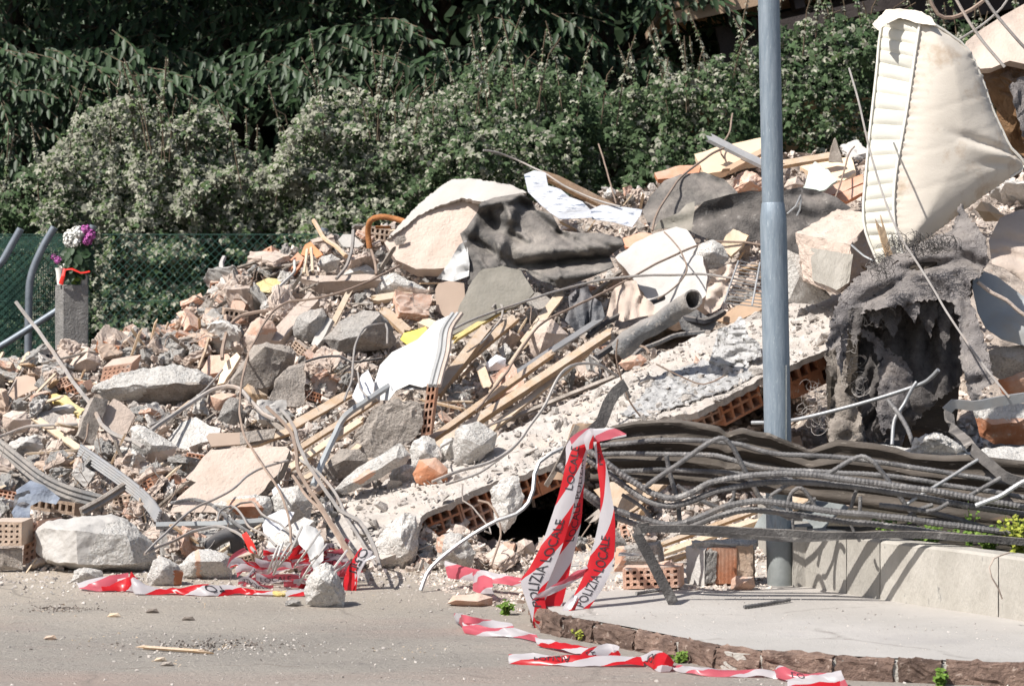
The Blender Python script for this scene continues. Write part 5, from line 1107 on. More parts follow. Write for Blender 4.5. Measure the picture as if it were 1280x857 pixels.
# second mattress and brown upholstery, top right
sheet('rolled_mattress','pale pink folded mattress behind the standing one at the top right corner','mattress',[(1208,52),(1225,38),(1250,22),(1282,4),(1310,-10),(1320,70),(1290,82),(1262,76),(1240,85),(1225,86),(1212,72)],(.1,-.75,.6),m_clothp,.07,4,.6,Y=15.0,aniso=3,th=.08)
chunk('upholstery_lump','torn brown upholstery between the two mattresses','upholstery',[(1226,98),(1240,84),(1268,78),(1300,82),(1310,180),(1285,200),(1262,180),(1245,140)],[(1262,100),(1272,140),(1285,170,.6)],m_foam,d=.15,Y=15.1,rough=.03)
sheet('dark_blanket','dark grey blanket edge at the right below the brown upholstery','cloth',[(1262,108),(1285,90),(1310,88),(1312,200),(1288,196),(1275,160),(1268,130)],(.1,-.9,.3),m_rug,.06,9,1.2,Y=14.75,fringe=.02)
# ================================================================ fibre rug
rg = [(1032,440),(1036,420),(1040,395),(1052,368),(1068,350),(1085,335),(1108,322),(1130,314),(1150,303),(1168,296),(1188,288),(1196,272),(1199,252),(1206,262),(1216,276),(1232,296),(1236,325),(1226,345),(1214,350),(1212,372),(1222,395),(1232,430),(1238,455),(1243,478),(1230,485),(1226,495),(1216,490),(1206,470),(1199,445),(1202,420),(1198,396),(1190,378),(1175,374),(1150,376),(1128,382),(1105,386),(1085,388),(1066,396),(1056,412),(1048,432)]
sheet('fibre_rug','shaggy grey fibre rug draped over the hollow at the right','rug',rg,(-.15,-.8,.6),m_rug,.13,5,.5,Y=13.15,s=2.6,aniso=1.6,fringe=.02,smooth=80)
sheet('fibre_rug_scrap','brown-grey hanging rug scrap inside the dark hollow','rug',[(1066,412),(1078,410),(1092,416),(1108,434),(1122,444),(1132,452),(1140,470),(1150,488),(1138,505),(1120,525),(1104,545),(1096,520),(1099,460),(1092,430)],(.2,-.95,.2),m_rug,.07,8,1.2,Y=13.3,s=3,fringe=.02)
sheet('dusty_rag','dusty torn rag hanging as a column left of the dark hollow','cloth',[(1030,442),(1046,436),(1058,448),(1060,470),(1056,490),(1070,498),(1078,520),(1080,552),(1036,552),(1036,520),(1040,495),(1046,478),(1036,462)],(-.1,-.95,.2),m_ragd,.09,12,1.4,Y=13.25,s=3,fringe=.02)
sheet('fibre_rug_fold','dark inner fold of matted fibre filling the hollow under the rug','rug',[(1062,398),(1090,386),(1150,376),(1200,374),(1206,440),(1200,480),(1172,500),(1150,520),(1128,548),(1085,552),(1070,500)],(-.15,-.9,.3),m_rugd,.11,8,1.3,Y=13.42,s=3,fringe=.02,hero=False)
for k, (x, y, w_, h_) in enumerate(((1068,392,22,40),(1092,384,18,26),(1112,380,26,44),(1138,374,20,30),(1158,372,26,50),(1182,372,24,66),(1052,400,20,70),(1216,470,16,50),(1206,440,12,34))):
    o_ = random.uniform(-4, 4); q = [(x-w_/2,y-6),(x+w_/2,y-8),(x+w_*.45+o_,y+h_*.4),(x+w_*.25+o_,y+h_*.75),(x+w_*.05+o_*1.5,y+h_),(x-w_*.2+o_,y+h_*.7),(x-w_*.45,y+h_*.35)]
    sheet('rug_shred', ('short','small','wide','narrow','ragged','long','left','lowest','thin')[k]+' torn shred of grey fibre hanging from the rim of the fibre rug', 'rug shred', q, (-.1,-.95,.2), m_rug if k in (1,3,6,7) else m_rugd, .03, 12, 1.3, Y=13.2+.03*(k%3), s=2.4, fringe=.014, hero=False)
# curly loose springs/fibres
def curls(label, n, cx, cy, rx, ry, Y, mat, r=.0016, name='loose_curled_wire'):
    V = []; Fs = []
    for _ in range(n):
        a = random.uniform(0, 6.28); q = random.random()**.5; x = cx+rx*q*math.cos(a); y = cy+ry*q*math.sin(a); R_ = random.uniform(.02,.05); o = P(x, y, Y+random.uniform(-.06,.1)); ph = random.uniform(0,6.28); sp = random.uniform(3,7)
        ax = Vector((random.gauss(0,1), random.gauss(0,.6), random.gauss(0,1))).normalized(); bx = ax.cross(Vector((.3,1,.2))).normalized()
        pts = [o+ax*math.cos(ph+t*sp/8)*R_*(1-.05*t)+bx*math.sin(ph+t*sp/8)*R_+Vector((0,-.003*t,.002*t)) for t in range(9)]
        A, B = tubegeo(pts, r, 3, .012, 0, len(V)); V += A; Fs += B
    return mk(name, V, Fs, mat, None, None, 60, label, 'wire', None, 'stuff')
curls(None, 22, 1066, 465, 16, 40, 13.2, m_wire, .0009); curls(None, 40, 1025, 505, 30, 32, 13.5, m_wire, .0011); curls(None, 110, 1150, 308, 44, 9, 13.1, m_dark, .0014); curls(None, 40, 1100, 338, 12, 20, 13.05, m_dark, .0014); curls(None, 16, 1090, 400, 24, 10, 13.2, m_dark, .0010)
VV, FF = hullmesh([P(x, y, Y) for (x, y) in ((1056,392),(1062,360),(1130,326),(1190,304),(1226,326),(1208,372),(1100,392)) for Y in (13.32,14.9)], 3, .02, 8, 4, .9)  # added out of sight behind the rug to keep sun out of the hollow
mk('shade_block', VV, FF, m_form, None, None, 32, 'dark block of debris carrying the fibre rug over the hollow', 'shade block')
VV, FF = hullmesh([P(x, y, Y) for (x, y) in ((1034,450),(1056,392),(1078,396),(1064,470),(1074,552),(1036,552)) for Y in (13.42,14.9)], 3, .02, 8, 4, .9)  # added side block, stops sun entering the hollow from the left
mk('shade_block', VV, FF, m_form, None, None, 32, 'dark upright block added at the left side of the hollow to shade it', 'shade block')
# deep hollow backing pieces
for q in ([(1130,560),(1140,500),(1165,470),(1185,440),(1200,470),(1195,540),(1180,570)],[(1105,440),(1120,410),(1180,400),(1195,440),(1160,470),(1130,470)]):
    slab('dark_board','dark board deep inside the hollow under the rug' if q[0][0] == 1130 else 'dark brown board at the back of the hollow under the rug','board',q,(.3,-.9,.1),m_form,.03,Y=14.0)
# bluish padded panel at the right edge
sheet('padded_mattress','pale blue-grey padded mattress lying at the right edge below the rug','mattress',[(1214,352),(1228,338),(1246,345),(1268,362),(1300,385),(1305,440),(1280,432),(1252,424),(1232,410),(1222,390)],(.05,-.8,.55),m_blueg,.05,3,.6,Y=13.45,aniso=3)
tube('cord','brown cord along the blue-grey padded mattress','cord',[P(x, y, 13.2) for x, y in ((1222,352),(1240,366),(1258,375),(1275,390),(1300,405))],.010,m_clothp,None,6)
sheet('white_sheeting','dusty white sheeting behind the rug at the right edge','cloth',[(1236,300),(1250,272),(1275,262),(1310,258),(1310,345),(1280,352),(1255,335),(1240,330)],(.05,-.7,.6),m_clothp,.07,7,Y=14.3)
chunk('yellow_cushion','mustard cushion corner in the dark gap under the standing mattress','cushion',[(1218,262),(1226,251),(1238,253),(1256,270),(1250,277),(1232,276)],[(1236,265)],m_peach,d=.08,Y=14.6)
chunk('concrete_slab','grey concrete slab under the padded mattress at the right edge','slab',[(1232,440),(1246,433),(1310,428),(1312,462),(1262,478),(1238,468)],[(1262,448,.6)],m_stone,d=.10,Y=13.4)
chunk('brick_piece','reddish brick in the shade below the concrete slab','brick',[(1248,475),(1262,462),(1310,455),(1312,492),(1270,498),(1252,492)],[(1280,476,.6)],m_brick,d=.08,Y=13.4)
chunk('brick_masonry','broken hollow brick with white mortar cap at the right edge','brick masonry',[(1216,514),(1235,506),(1262,503),(1310,505),(1312,545),(1290,556),(1246,556),(1226,545)],[(1240,530,.7),(1272,528,.8)],m_brick,d=.10,Y=12.6,mat2=m_white,red=[(1210,522),(1216,500),(1312,498),(1312,518),(1262,524)])
chunk('concrete_lump','white crumbly concrete lump behind the steel cage at the right','concrete lump',[(1138,562),(1144,548),(1158,540),(1180,541),(1194,550),(1190,560),(1210,566),(1185,572),(1150,570)],[(1165,550),(1185,558,.6)],m_white,d=.09,Y=12.2,rough=.02)
slab('concrete_slab','white dusty ledge behind the top of the steel cage','slab',[(1085,556),(1120,556),(1150,562),(1210,562),(1290,556),(1310,580),(1250,580),(1200,574),(1140,570),(1100,562)],(0,-.3,.95),m_white,.06,Y=12.2,rough=.015)
def bar(label, pts, Ys, wpx, th, mat, name='metal_bar', cat='metal bar', parent=None):
    c = spline([P(x, y, Y) for (x, y), Y in zip(pts, Ys)], .04); V = []; Fs = []; n = len(c)
    for i, p in enumerate(c):
        t = (c[min(i+1,n-1)]-c[max(i-1,0)]).normalized(); s_ = t.cross(Vector((0,1,.15))).normalized(); d_ = t.cross(s_).normalized(); wd = wpx/F*p.y/2
        for u, v in ((-1,-1),(-.8,-1),(.8,-1),(1,-1),(1,1),(-1,1)): V.append(p+s_*u*wd+d_*v*th/2+noise.noise_vector(p*11)*.003)
    for i in range(n-1):
        for k in range(6): Fs.append((i*6+k, i*6+(k+1)%6, (i+1)*6+(k+1)%6, (i+1)*6+k))
    Fs.append(tuple(range(6))); Fs.append(tuple((n-1)*6+k for k in reversed(range(6))))
    return mk(name, V, Fs, mat, parent, None, 35, label, cat)
bar('wide bent grey metal bar at the right edge under the cable',[(1182,514),(1192,505),(1215,507),(1240,503),(1262,499),(1300,494)],[12.3]*6,12,.02,m_metal)
bar('dark twisted metal strip hanging over the steel cage at the right',[(1186,516),(1190,535),(1205,548),(1220,565),(1240,582),(1262,598),(1300,606)],[12.2,12.0,11.6,11.3,11.15,11.05,11.0],13,.012,m_dark)
# netting bits
tube('curved_bar','bright curved bar crossing in front of the hollow','iron bar',[P(940,528,12.9),P(975,527,12.8),P(1010,521,12.7),P(1080,503,12.6),P(1140,484,12.5),P(1160,475,12.45),P(1173,462,12.4)],.0105,m_metal,None,8)
tube('bent_bar','bright bar bent like a hairpin above the steel cage','iron bar',[P(1115,556,12.3),P(1118,525,12.4),P(1130,505,12.45),P(1141,484,12.44),P(1146,477,12.44)],.0095,m_metal,None,8)
tube('ribbed_bar','short ribbed bar leaning under the hairpin bar','iron bar',[P(1110,500,12.5),P(1124,518,12.4),P(1134,535,12.3),P(1142,556,12.25)],.0115,m_rebar,None,8,.008,.12)
# ================================================================ LAMP POLE
pb = PZ(976, 730, ZW); pt = P(961, 0, pb.y)
lp = empty('lamp_pole', pb, 'tall blue-grey galvanised lamp pole standing on the pavement behind the steel cage', 'lamp pole')
ax = (pt-pb); ax.normalize()
zs = lambda py: (CH+(HY-py)/F*pb.y-ZW)/ax.z
step_ = zs(268)
def poleseg(name, prof, mat):
    V = []; Fs = []; a = ax.cross(Vector((0,1,0))).normalized(); b = ax.cross(a); n = 28
    for (s_, r) in prof:
        for k in range(n): th = 6.2832*k/n; V.append(pb+ax*s_+a*math.cos(th)*r+b*math.sin(th)*r)
    for i in range(len(prof)-1):
        for k in range(n): Fs.append((i*n+k, i*n+(k+1)%n, (i+1)*n+(k+1)%n, (i+1)*n+k))
    Fs.append(tuple(range(n))); Fs.append(tuple((len(prof)-1)*n+k for k in range(n)))
    mk(name, V, Fs, mat, lp, None, 50)
r1 = 34/2/F*pb.y; r2 = 27.5/2/F*pb.y
poleseg('lower_tube', [(.18,r1*.98),(.6,r1),(step_-.06,r1*.985),(step_-.02,r1*.97),(step_+.05,r2*1.04),(step_+.055,r2)], m_pole)
poleseg('upper_tube', [(step_+.03,r2),(step_+1.2,r2*.985),(5.6,r2*.9)], m_pole)
poleseg('base_sleeve', [(-.005,r1*1.02),(.20,r1*1.02),(.205,r1*.95),(.21,r1*.9)], m_zincpipe)
V, Fs = tubegeo([pb+ax*5.55, pb+ax*5.75+Vector((.3,-.1,.1)), pb+ax*5.85+Vector((.9,-.3,.12))], r2*.6, 12, .1); mk('lamp_arm', V, Fs, m_pole, lp, None, 50)
V, Fs = boxg(pb+ax*5.85+Vector((1.1,-.35,.10)), .5, .22, .1); mk('lamp_head', V, Fs, m_zincpipe, lp, None, 0)
for z_ in (step_-.9,): 
    V, Fs = boxg(pb+ax*z_+Vector((.035,-r1*.93,0)), .006, .006, .42); mk('seam', V, Fs, m_zincpipe, lp, None, 0)
# grey crumpled cover around the pole foot
sheet('grey_sheet','smooth pale grey sheet crumpled round the pole foot behind the bars','sheet',[(938,668),(948,648),(965,630),(985,624),(1020,622),(1050,626),(1062,634),(1040,648),(1030,662),(1000,668),(985,690),(965,690),(955,672)],(-.1,-.7,.7),m_zincpipe,.04,5,Y=11.95,th=.01)
# ================================================================ PLANTER with low concrete wall
wb = [(1003,732),(1058,742),(1100,749),(1248,771),(1420,800)]
zw0 = ZW-.01; ztop = ZW+.262
pw = empty('planter', PZ(1120, 752, ZW), 'low precast concrete planter wall with soil and weeds on the pavement', 'planter')
g = [PZ(x, y, ZW) for x, y in wb]
for i in range(len(g)-1):
    a, b = g[i], g[i+1]; t = (b-a).normalized(); nr = Vector((-t.y, t.x, 0)); a2 = a+t*.003; b2 = b-t*.003; pts = []
    for p in (a2, b2):
        for dn, z in ((0,zw0),(0,ztop-.012),(.012,ztop),(.11,ztop),(.11,zw0)): pts.append(Vector((p.x+nr.x*dn, p.y+nr.y*dn, z)))
    VV, FF = hullmesh(pts, 3, .0015, 8, i*5, .6); mk('wall_block', VV, FF, m_plant, pw, None, 35)
a = g[0]; VV, FF = hullmesh([Vector((a.x+dx, a.y+dy, z)) for dx in (-.045,.02) for dy in (-.02,.09) for z in (zw0, ztop+.01)], 3, .0015, 8, 2, .6); mk('end_block', VV, FF, m_plant, pw, None, 35)
VV, FF = hullmesh([Vector((a.x+dx, a.y+dy, z)) for dx in (-.05,.06) for dy in (.10,1.6) for z in (zw0, ztop)], 2, .0015, 8, 9, .6); mk('end_block', VV, FF, m_plant, pw, None, 35)
V = [Vector((p.x+.05, p.y+.09, ztop-.04)) for p in g]+[Vector((g[-1].x+1, 13.0, ztop-.04)), Vector((g[0].x, 13.0, ztop-.04))]
mk('soil', V, [tuple(range(len(V)))], m_soil, pw, None, 0)
wire('thin reddish cord hanging over the planter wall',[(1262,690,10.35),(1243,698,10.28),(1237,710,10.27),(1240,722,10.27),(1248,735,10.3),(1252,748,10.35)],2.2,m_clothp,name='cord',cat='cord')
# weeds
def weed(label, px, py, z, h, n, mat, spread=.08, s=.03):
    c = PZ(px, py, z) if z is not None else P(px, py, 11.4)
    V = []; Fs = []; pos = []; nr = []; tp = []; sz = []
    for _ in range(n):
        a = random.uniform(0, 6.28); q = random.random(); tip = c+Vector((math.cos(a)*spread*q, math.sin(a)*spread*q, h*random.uniform(.5,1))); mid = c.lerp(tip, .5)+Vector((0,0,h*.08))
        A, B = tubegeo([c+Vector((math.cos(a)*.01,math.sin(a)*.01,0)), mid, tip], .0018, 3, .05, 0, len(V)); V += A; Fs += B
        for k in range(9):
            f = random.random(); p = c.lerp(tip, f); pos.append(p); a2 = random.uniform(0,6.28); tp.append((math.cos(a2), math.sin(a2), .3)); nr.append((random.gauss(0,.4), -.6, 1)); sz.append(s*random.uniform(.6,1.2))
    root = empty('weed', c, label, 'plant'); mk('stem', V, Fs, m_weed, root, None, 60, kind='stuff')
    a_, b_ = leafgeo(np.array([tuple(p) for p in pos]), np.array(nr), np.array(tp), np.array(sz), .35, .2); fastmesh('leaves', a_, b_, mat, root)
wz = ztop-.04
def wp(px, Y): return ((px-CX)/F*Y, Y)
def weedw(label, px, Y, z, h, n, mat, spread, s):
    weed(label, px, HY+(CH-z)/Y*F, z, h, n, mat, spread, s)
weedw('bright yellow-green shrub at the right edge of the planter',1272,10.9,wz,.17,60,m_yweed,.09,.026)
weedw('tall thin weed growing among the bars in the planter',1212,11.3,wz,.20,7,m_weed,.06,.02)
weedw('leafy weed under the bars at the middle of the planter',1110,11.5,wz,.11,20,m_weed,.12,.028)
weedw('spreading weed in the planter left of the yellow-green shrub',1160,11.2,wz,.10,24,m_weed,.15,.024)
weedw('low weed in the planter close to the right edge',1235,11.05,wz,.12,20,m_weed,.12,.026)
weed('small weed at the kerb where the tape lies, leftmost one',632,768,0,.07,16,m_weed,.05,.022)
weed('small dry weed in the kerb joint right of the knotted tape',728,800,0,.05,14,m_yweed,.06,.016)
weed('small green weed in the kerb joint below the pavement middle',850,828,0,.05,12,m_weed,.04,.016)
weed('bright green tuft at the kerb at the lower right',1176,856,.0,.06,16,m_weed,.03,.022)
# ================================================================ STEEL CAGE of the broken beam
cage = empty('steel_beam_cage', P(1000, 640, 11.2), 'crushed concrete-beam reinforcement cage of ribbed bars lying over the planter and pavement', 'steel cage')
def shape_plate():
    top = [(738,560),(745,545),(765,532),(795,526),(825,524),(850,524),(880,529),(900,533),(908,541),(918,537),(928,534),(945,539),(962,541),(980,549),(1000,556),(1012,562),(1025,557),(1048,549),(1075,552),(1095,554),(1120,559),(1140,566),(1180,569),(1215,568),(1245,572),(1290,577),(1320,580)]
    bot = [(738,600),(780,603),(850,606),(920,612),(980,618),(1040,628),(1120,640),(1200,650),(1320,662)]
    V = []; Fs = []; xs = np.arange(738, 1318, 4.0); K = 22
    for x in xs:
        ty = np.interp(x, [t[0] for t in top], [t[1] for t in top]); by = np.interp(x, [t[0] for t in bot], [t[1] for t in bot])
        for k in range(K+1):
            f = k/K; y = ty+(by-ty)*f; Y = 11.53-.0006*max(0,(x-1000))*.6
            rib = .016*math.sin(f*math.pi*7)+.02*noise.noise(Vector((x*.012, f*3, 0)))
            Y += -rib - .05*f
            if k == 0: Y += .01
            V.append(P(x, y, Y))
    n = len(xs); m = K+1; N0 = len(V)
    for x_i in range(n):
        for k in range(m): V.append(V[x_i*m+k]+Vector((0,.012,0)))
    for i in range(n-1):
        for k in range(K):
            q = (i*m+k, i*m+k+1, (i+1)*m+k+1, (i+1)*m+k); Fs.append(q); Fs.append(tuple(N0+a for a in q[::-1]))
        for k in (0, K): Fs.append((i*m+k, (i+1)*m+k, N0+(i+1)*m+k, N0+i*m+k))
    mk('formwork_plate', V, Fs, m_form, cage, None, 50)
shape_plate()
def rb(pts, Ys, wpx, parent=cage, label=None, name='reinforcing_bar', mat=None):
    if not isinstance(Ys, (list, tuple)): Ys = [Ys]*len(pts)
    if len(Ys) == 2: Ys = [Ys[0]+(Ys[1]-Ys[0])*i/(len(pts)-1) for i in range(len(pts))]
    c = [P(x, y, Y) for (x, y), Y in zip(pts, Ys)]
    c = spline(c, .05); ko = Vector((wpx*7.3, Ys[0]*31, len(pts))); c = [p+noise.noise_vector(p*3+ko)*.010+noise.noise_vector(p*9+ko)*.004 for p in c]
    V, Fs = tubegeo(c, wpx*.80/2/F*Ys[0], 9, .0085, .08, 0); mk(name, V, Fs, mat or m_rebar, parent, None, 25)
rb([(735,557),(780,553),(830,550),(885,552),(925,556),(960,566),(1000,569),(1060,573),(1100,578),(1150,585),(1220,597),(1310,612)], [11.46,11.2], 8)
rb([(738,569),(830,568),(900,571),(940,582),(975,586),(1040,590),(1100,594),(1200,608),(1310,626)], [11.44,11.15], 8)
rb([(752,590),(800,589),(860,588),(920,592),(990,598)], [11.44,11.42], 8)
rb([(728,560),(745,568),(790,600),(815,617),(840,623),(865,616),(890,602),(930,594),(980,592),(1040,596),(1100,603),(1200,620),(1310,640)], [11.3,10.95], 10)
rb([(722,566),(738,576),(782,607),(808,624),(835,632),(866,626),(897,612),(960,603),(1040,605),(1100,612),(1200,629),(1310,650)], [11.34,10.98], 9.5)
rb([(700,580),(725,606),(760,631),(800,648),(840,656),(870,650),(905,634),(945,626),(985,630),(1040,638),(1100,644),(1160,652),(1310,672)], [11.25,10.9], 10)
rb([(706,596),(735,620),(772,645),(812,658),(855,661),(890,648),(935,638),(990,642),(1050,650),(1110,656),(1160,662),(1310,684)], [11.29,10.94], 9.5)
rb([(1100,632),(1160,640),(1230,658),(1310,672)], [11.1,11.0], 8)
rb([(806,609),(850,579),(888,550),(902,546),(914,556),(936,594),(950,620),(962,632),(985,645),(1003,648)], 11.2, 8)
rb([(1028,596),(1068,573),(1080,570),(1092,576),(1112,602),(1132,632),(1150,655)], 11.12, 7.5)
rb([(833,570),(839,598),(846,625),(850,652)], 11.24, 7.5)
rb([(846,606),(870,622),(895,632),(925,634)], 11.4, 7)
rb([(776,618),(800,632),(812,645),(818,655)], 11.35, 6)
rb([(1136,628),(1180,600),(1222,573)], [11.02,11.1], 5.5, mat=m_metal)
rb([(1206,622),(1228,608),(1252,594)], 11.05, 7)
rb([(1130,650),(1145,638),(1165,630)], 11.1, 7)
rb([(1158,640),(1172,637),(1188,628)], 10.98, 7)
rb([(1218,632),(1250,618),(1275,604),(1305,590)], 10.9, 8, mat=m_metal)
rb([(985,650),(984,628),(990,614),(1000,610),(1010,620),(1018,632)], 11.25, 6.5)
rb([(961,620),(972,630),(1000,634),(1020,622)], 11.3, 6)
rb([(965,620),(985,608),(995,605)], 11.35, 6.5)
rb([(1062,636),(1066,622),(1070,612)], 11.1, 6)
rb([(1075,640),(1076,630),(1077,620)], 11.15, 6)
rb([(990,650),(992,664),(994,674)], 11.15, 5); rb([(1064,655),(1070,668),(1076,676)], 11.1, 5)
rb([(915,606),(916,622),(905,634),(912,640)], 11.35, 6)
bar(None, [(795,661),(850,660),(950,664),(1050,669),(1150,668),(1300,678)], [11.0,11.0,11.0,10.97,10.92,10.8], 9, .012, m_dark, 'flat_bar', None, cage)
bar(None, [(850,664),(900,668),(1000,674),(1080,668)], [11.03]*4, 6, .012, m_rebar, 'flat_bar', None, cage)
c0 = PZ(842, 755, ZW+.002)
bar(None, [(812,658),(800,660),(797,668),(806,686),(822,715),(842,754)], [11.0,11.0,10.98,10.98,10.98,c0.y], 13, .012, m_dark, 'hanging_flat_bar', None, cage)
# twisted strap that carries the tape
bar('dark twisted steel strap rising above the knot of the barrier tape',[(700,590),(716,556),(738,541),(752,528),(760,505),(770,490),(782,480)],[11.4,11.3,11.25,11.25,11.3,11.35,11.4],15,.006,m_dark,'steel_strap')
bar('pale wooden board edge at the left end of the steel cage',[(683,606),(698,580),(712,552),(722,532)],[11.6,11.55,11.5,11.5],6,.02,m_woodg,'board_edge','board')
slab('plywood_piece','dark plywood corner behind the tape knot','board',[(690,600),(706,566),(716,530),(742,528),(760,540),(752,560),(735,580),(715,600)],(.3,-.9,.2),m_fascia,.012,Y=11.75,hero=False)
for q, l in (([(742,612),(790,588),(812,600),(836,600),(800,632),(770,650)],'brown board showing between the bars, left one'),([(960,650),(1000,612),(1022,610),(1008,625),(990,640)],'orange-brown board between the bars in front of the pole')):
    slab('brown_board', l, 'board', q, (-.3,-.7,.6), m_wood, .02, Y=11.95, hero=False)
# ================================================================ objects between cage and pavement
def wrap(label, name, cat, base, ridge, mat, **k): return chunk(name, label, cat, base, ridge, mat, **k)
Yb = PZ(860, 732, ZW).y
pl = empty('brick_masonry', P(898, 732, Yb), 'big ribbed terracotta block with white plastered end on the pavement', 'brick masonry')
def boxpx(x0, x1, yt, yb_, Yf, dp, skew=0): # box with front face at Yf in photo px, depth dp
    pts = []
    for x in (x0, x1):
        for y in (yt, yb_):
            Yq = Yf+(skew if x == x1 else 0); p = P(x, y, Yq); pts += [p, Vector((p.x+.02, p.y+dp, p.z))]
    return pts
VV, FF = hullmesh(boxpx(880,922,684,730,Yb,.14), 3, .003, 20, 4, .8)
# ribbed face
V = []; Fs = []; nrib = 22
for i in range(nrib*2+1):
    x = 884+i/(nrib*2)*37; dz = .004 if i % 2 else 0
    V += [P(x, 684, Yb-.006-dz), P(x, 729, Yb-.006-dz), P(x, 729, Yb+.05), P(x, 684, Yb+.05)]
for i in range(nrib*2):
    for k in range(4): Fs.append((i*4+k, (i+1)*4+k, (i+1)*4+(k+1)%4, i*4+(k+1)%4))
Fs += [(0,1,2,3), tuple(nrib*2*4+k for k in (3,2,1,0))]
mk('clay_block', VV, FF, m_brick, pl, None, 30); mk('ribbed_face', V, Fs, m_brick, pl, None, 0)
VV, FF = hullmesh([P(857,682,Yb+.10),P(858,728,Yb+.10),P(880,732,Yb-.035),P(881,688,Yb-.035),P(884,731,Yb),P(884,684,Yb),P(870,680,Yb+.2),P(870,726,Yb+.2)], 3, .003, 20, 1, .8); mk('plastered_end', VV, FF, m_limes, pl, None, 30)
VV, FF = hullmesh([P(882,690,Yb-.03),P(880,728,Yb-.03),P(894,726,Yb-.015),P(897,690,Yb-.015),P(890,684,Yb),P(890,730,Yb)], 3, .004, 20, 1, .8); mk('mortar_smear', VV, FF, m_conc, pl, None, 30)
VV, FF = hullmesh(boxpx(920,941,682,730,Yb,.12), 3, .006, 20, 8, .8); mk('mortar_end', VV, FF, m_brickd, pl, None, 30)
VV, FF = hullmesh(boxpx(866,945,678,686,Yb+.02,.12), 3, .010, 20, 12, 1); mk('mortar_top', VV, FF, m_white, pl, None, 30)
chunk('brick_piece','small dusty brick lying in front of the big ribbed block','brick',[(913,737),(914,724),(920,719),(942,720),(944,733),(938,737)],[(932,727)],m_brickp,d=.04,Y=PZ(930,738,ZW).y+.03,it=2,rough=.003)
Yh = PZ(800, 736, ZW).y
hollow('tan hollow brick with three rows of square holes on the pavement edge',(779,736),(851,734),(778,710),8,3,m_brickp,Y=Yh-.02,depth=.06,L=.13,wall=.48,tilt=(.2,1,0))
chunk('plaster_lump','crumbly pink mortar lying on top of the tan hollow brick','plaster lump',[(776,712),(790,706),(820,705),(838,700),(848,712),(850,726),(836,718),(800,712)],[(815,706,.2),(842,712,.2)],m_brickp,d=.05,Y=Yh+.10)
chunk('concrete_block','grey concrete block standing behind the tan hollow brick','concrete block',[(768,714),(770,684),(800,678),(826,675),(830,690),(830,706),(800,712)],[(776,700,.5),(778,686,.5),(822,680,.5),(824,702,.5)],m_conc,d=.07,Y=Yh+.18,rough=.006,mat2=m_brickp,red=[(764,720),(766,680),(780,680),(782,720)])
slab('metal_strip','thin grey strip lying across the face of the grey block','metal strip',[(772,695),(773,691),(810,690),(812,693)],(0,-1,.1),m_metal,.006,Y=Yh+.08)
chunk('brick_piece','broken terracotta piece leaning behind the hanging flat bar','brick',[(826,720),(830,704),(838,698),(846,706),(851,722),(848,732),(836,733)],[(840,715)],m_brickp,d=.05,Y=Yh+.04)
chunk('brick_piece','flat rectangular tan brick lying alone in front of the gravel','brick',[(559,754),(566,744),(600,741),(616,746),(616,757),(598,763),(580,760)],[(597,751,.9),(570,750,.6)],m_brickp,d=.07,Y=11.55,it=3,rough=.003)
chunk('concrete_lump','pale pointed stone at the mouth of the cavity behind the tape','stone',[(748,690),(754,668),(762,656),(775,666),(784,680),(776,692)],[(764,676)],m_conc,d=.07,Y=12.3)
chunk('concrete_lump','pinkish stone inside the dark cavity','stone',[(645,690),(646,676),(655,672),(666,676),(670,690),(660,696),(650,695)],[(657,682)],m_plaster,d=.06,Y=12.9)
for i, (a_, b_, w_, m_) in enumerate((((832,690),(945,650),8,m_woodp),((828,680),(940,640),6,m_wood),((838,700),(930,668),7,m_wood),((960,668),(1000,640),5,m_woodp),((740,650),(800,600),10,m_woodg),((890,660),(985,652),5,m_woodp))):
    plank(('pale plank low behind the cage, in front of the brown ones','brown plank low behind the cage, upper one','brown plank low behind the cage, lowest one','thin pale plank by the pole foot','weathered plank behind the tape strands','thin level plank behind the lowest bars')[i], a_, b_, w_, m_, .02, Y0=12.35+.04*i, Y1=12.6+.04*i, hero=False)
tube('bar_stub','short rusty ribbed bar lying on the pavement','iron bar',[PZ(930,758,ZW+.01),PZ(958,754,ZW+.01),PZ(987,749,ZW+.012)],.008,m_rebar,None,7,.01,.15)
tube('bar_stub','thin grey stick lying in front of the tan hollow brick','stick',[PZ(795,741,ZW+.008),PZ(812,738,ZW+.008),PZ(826,736,ZW+.01)],.008,m_conc,None,6)
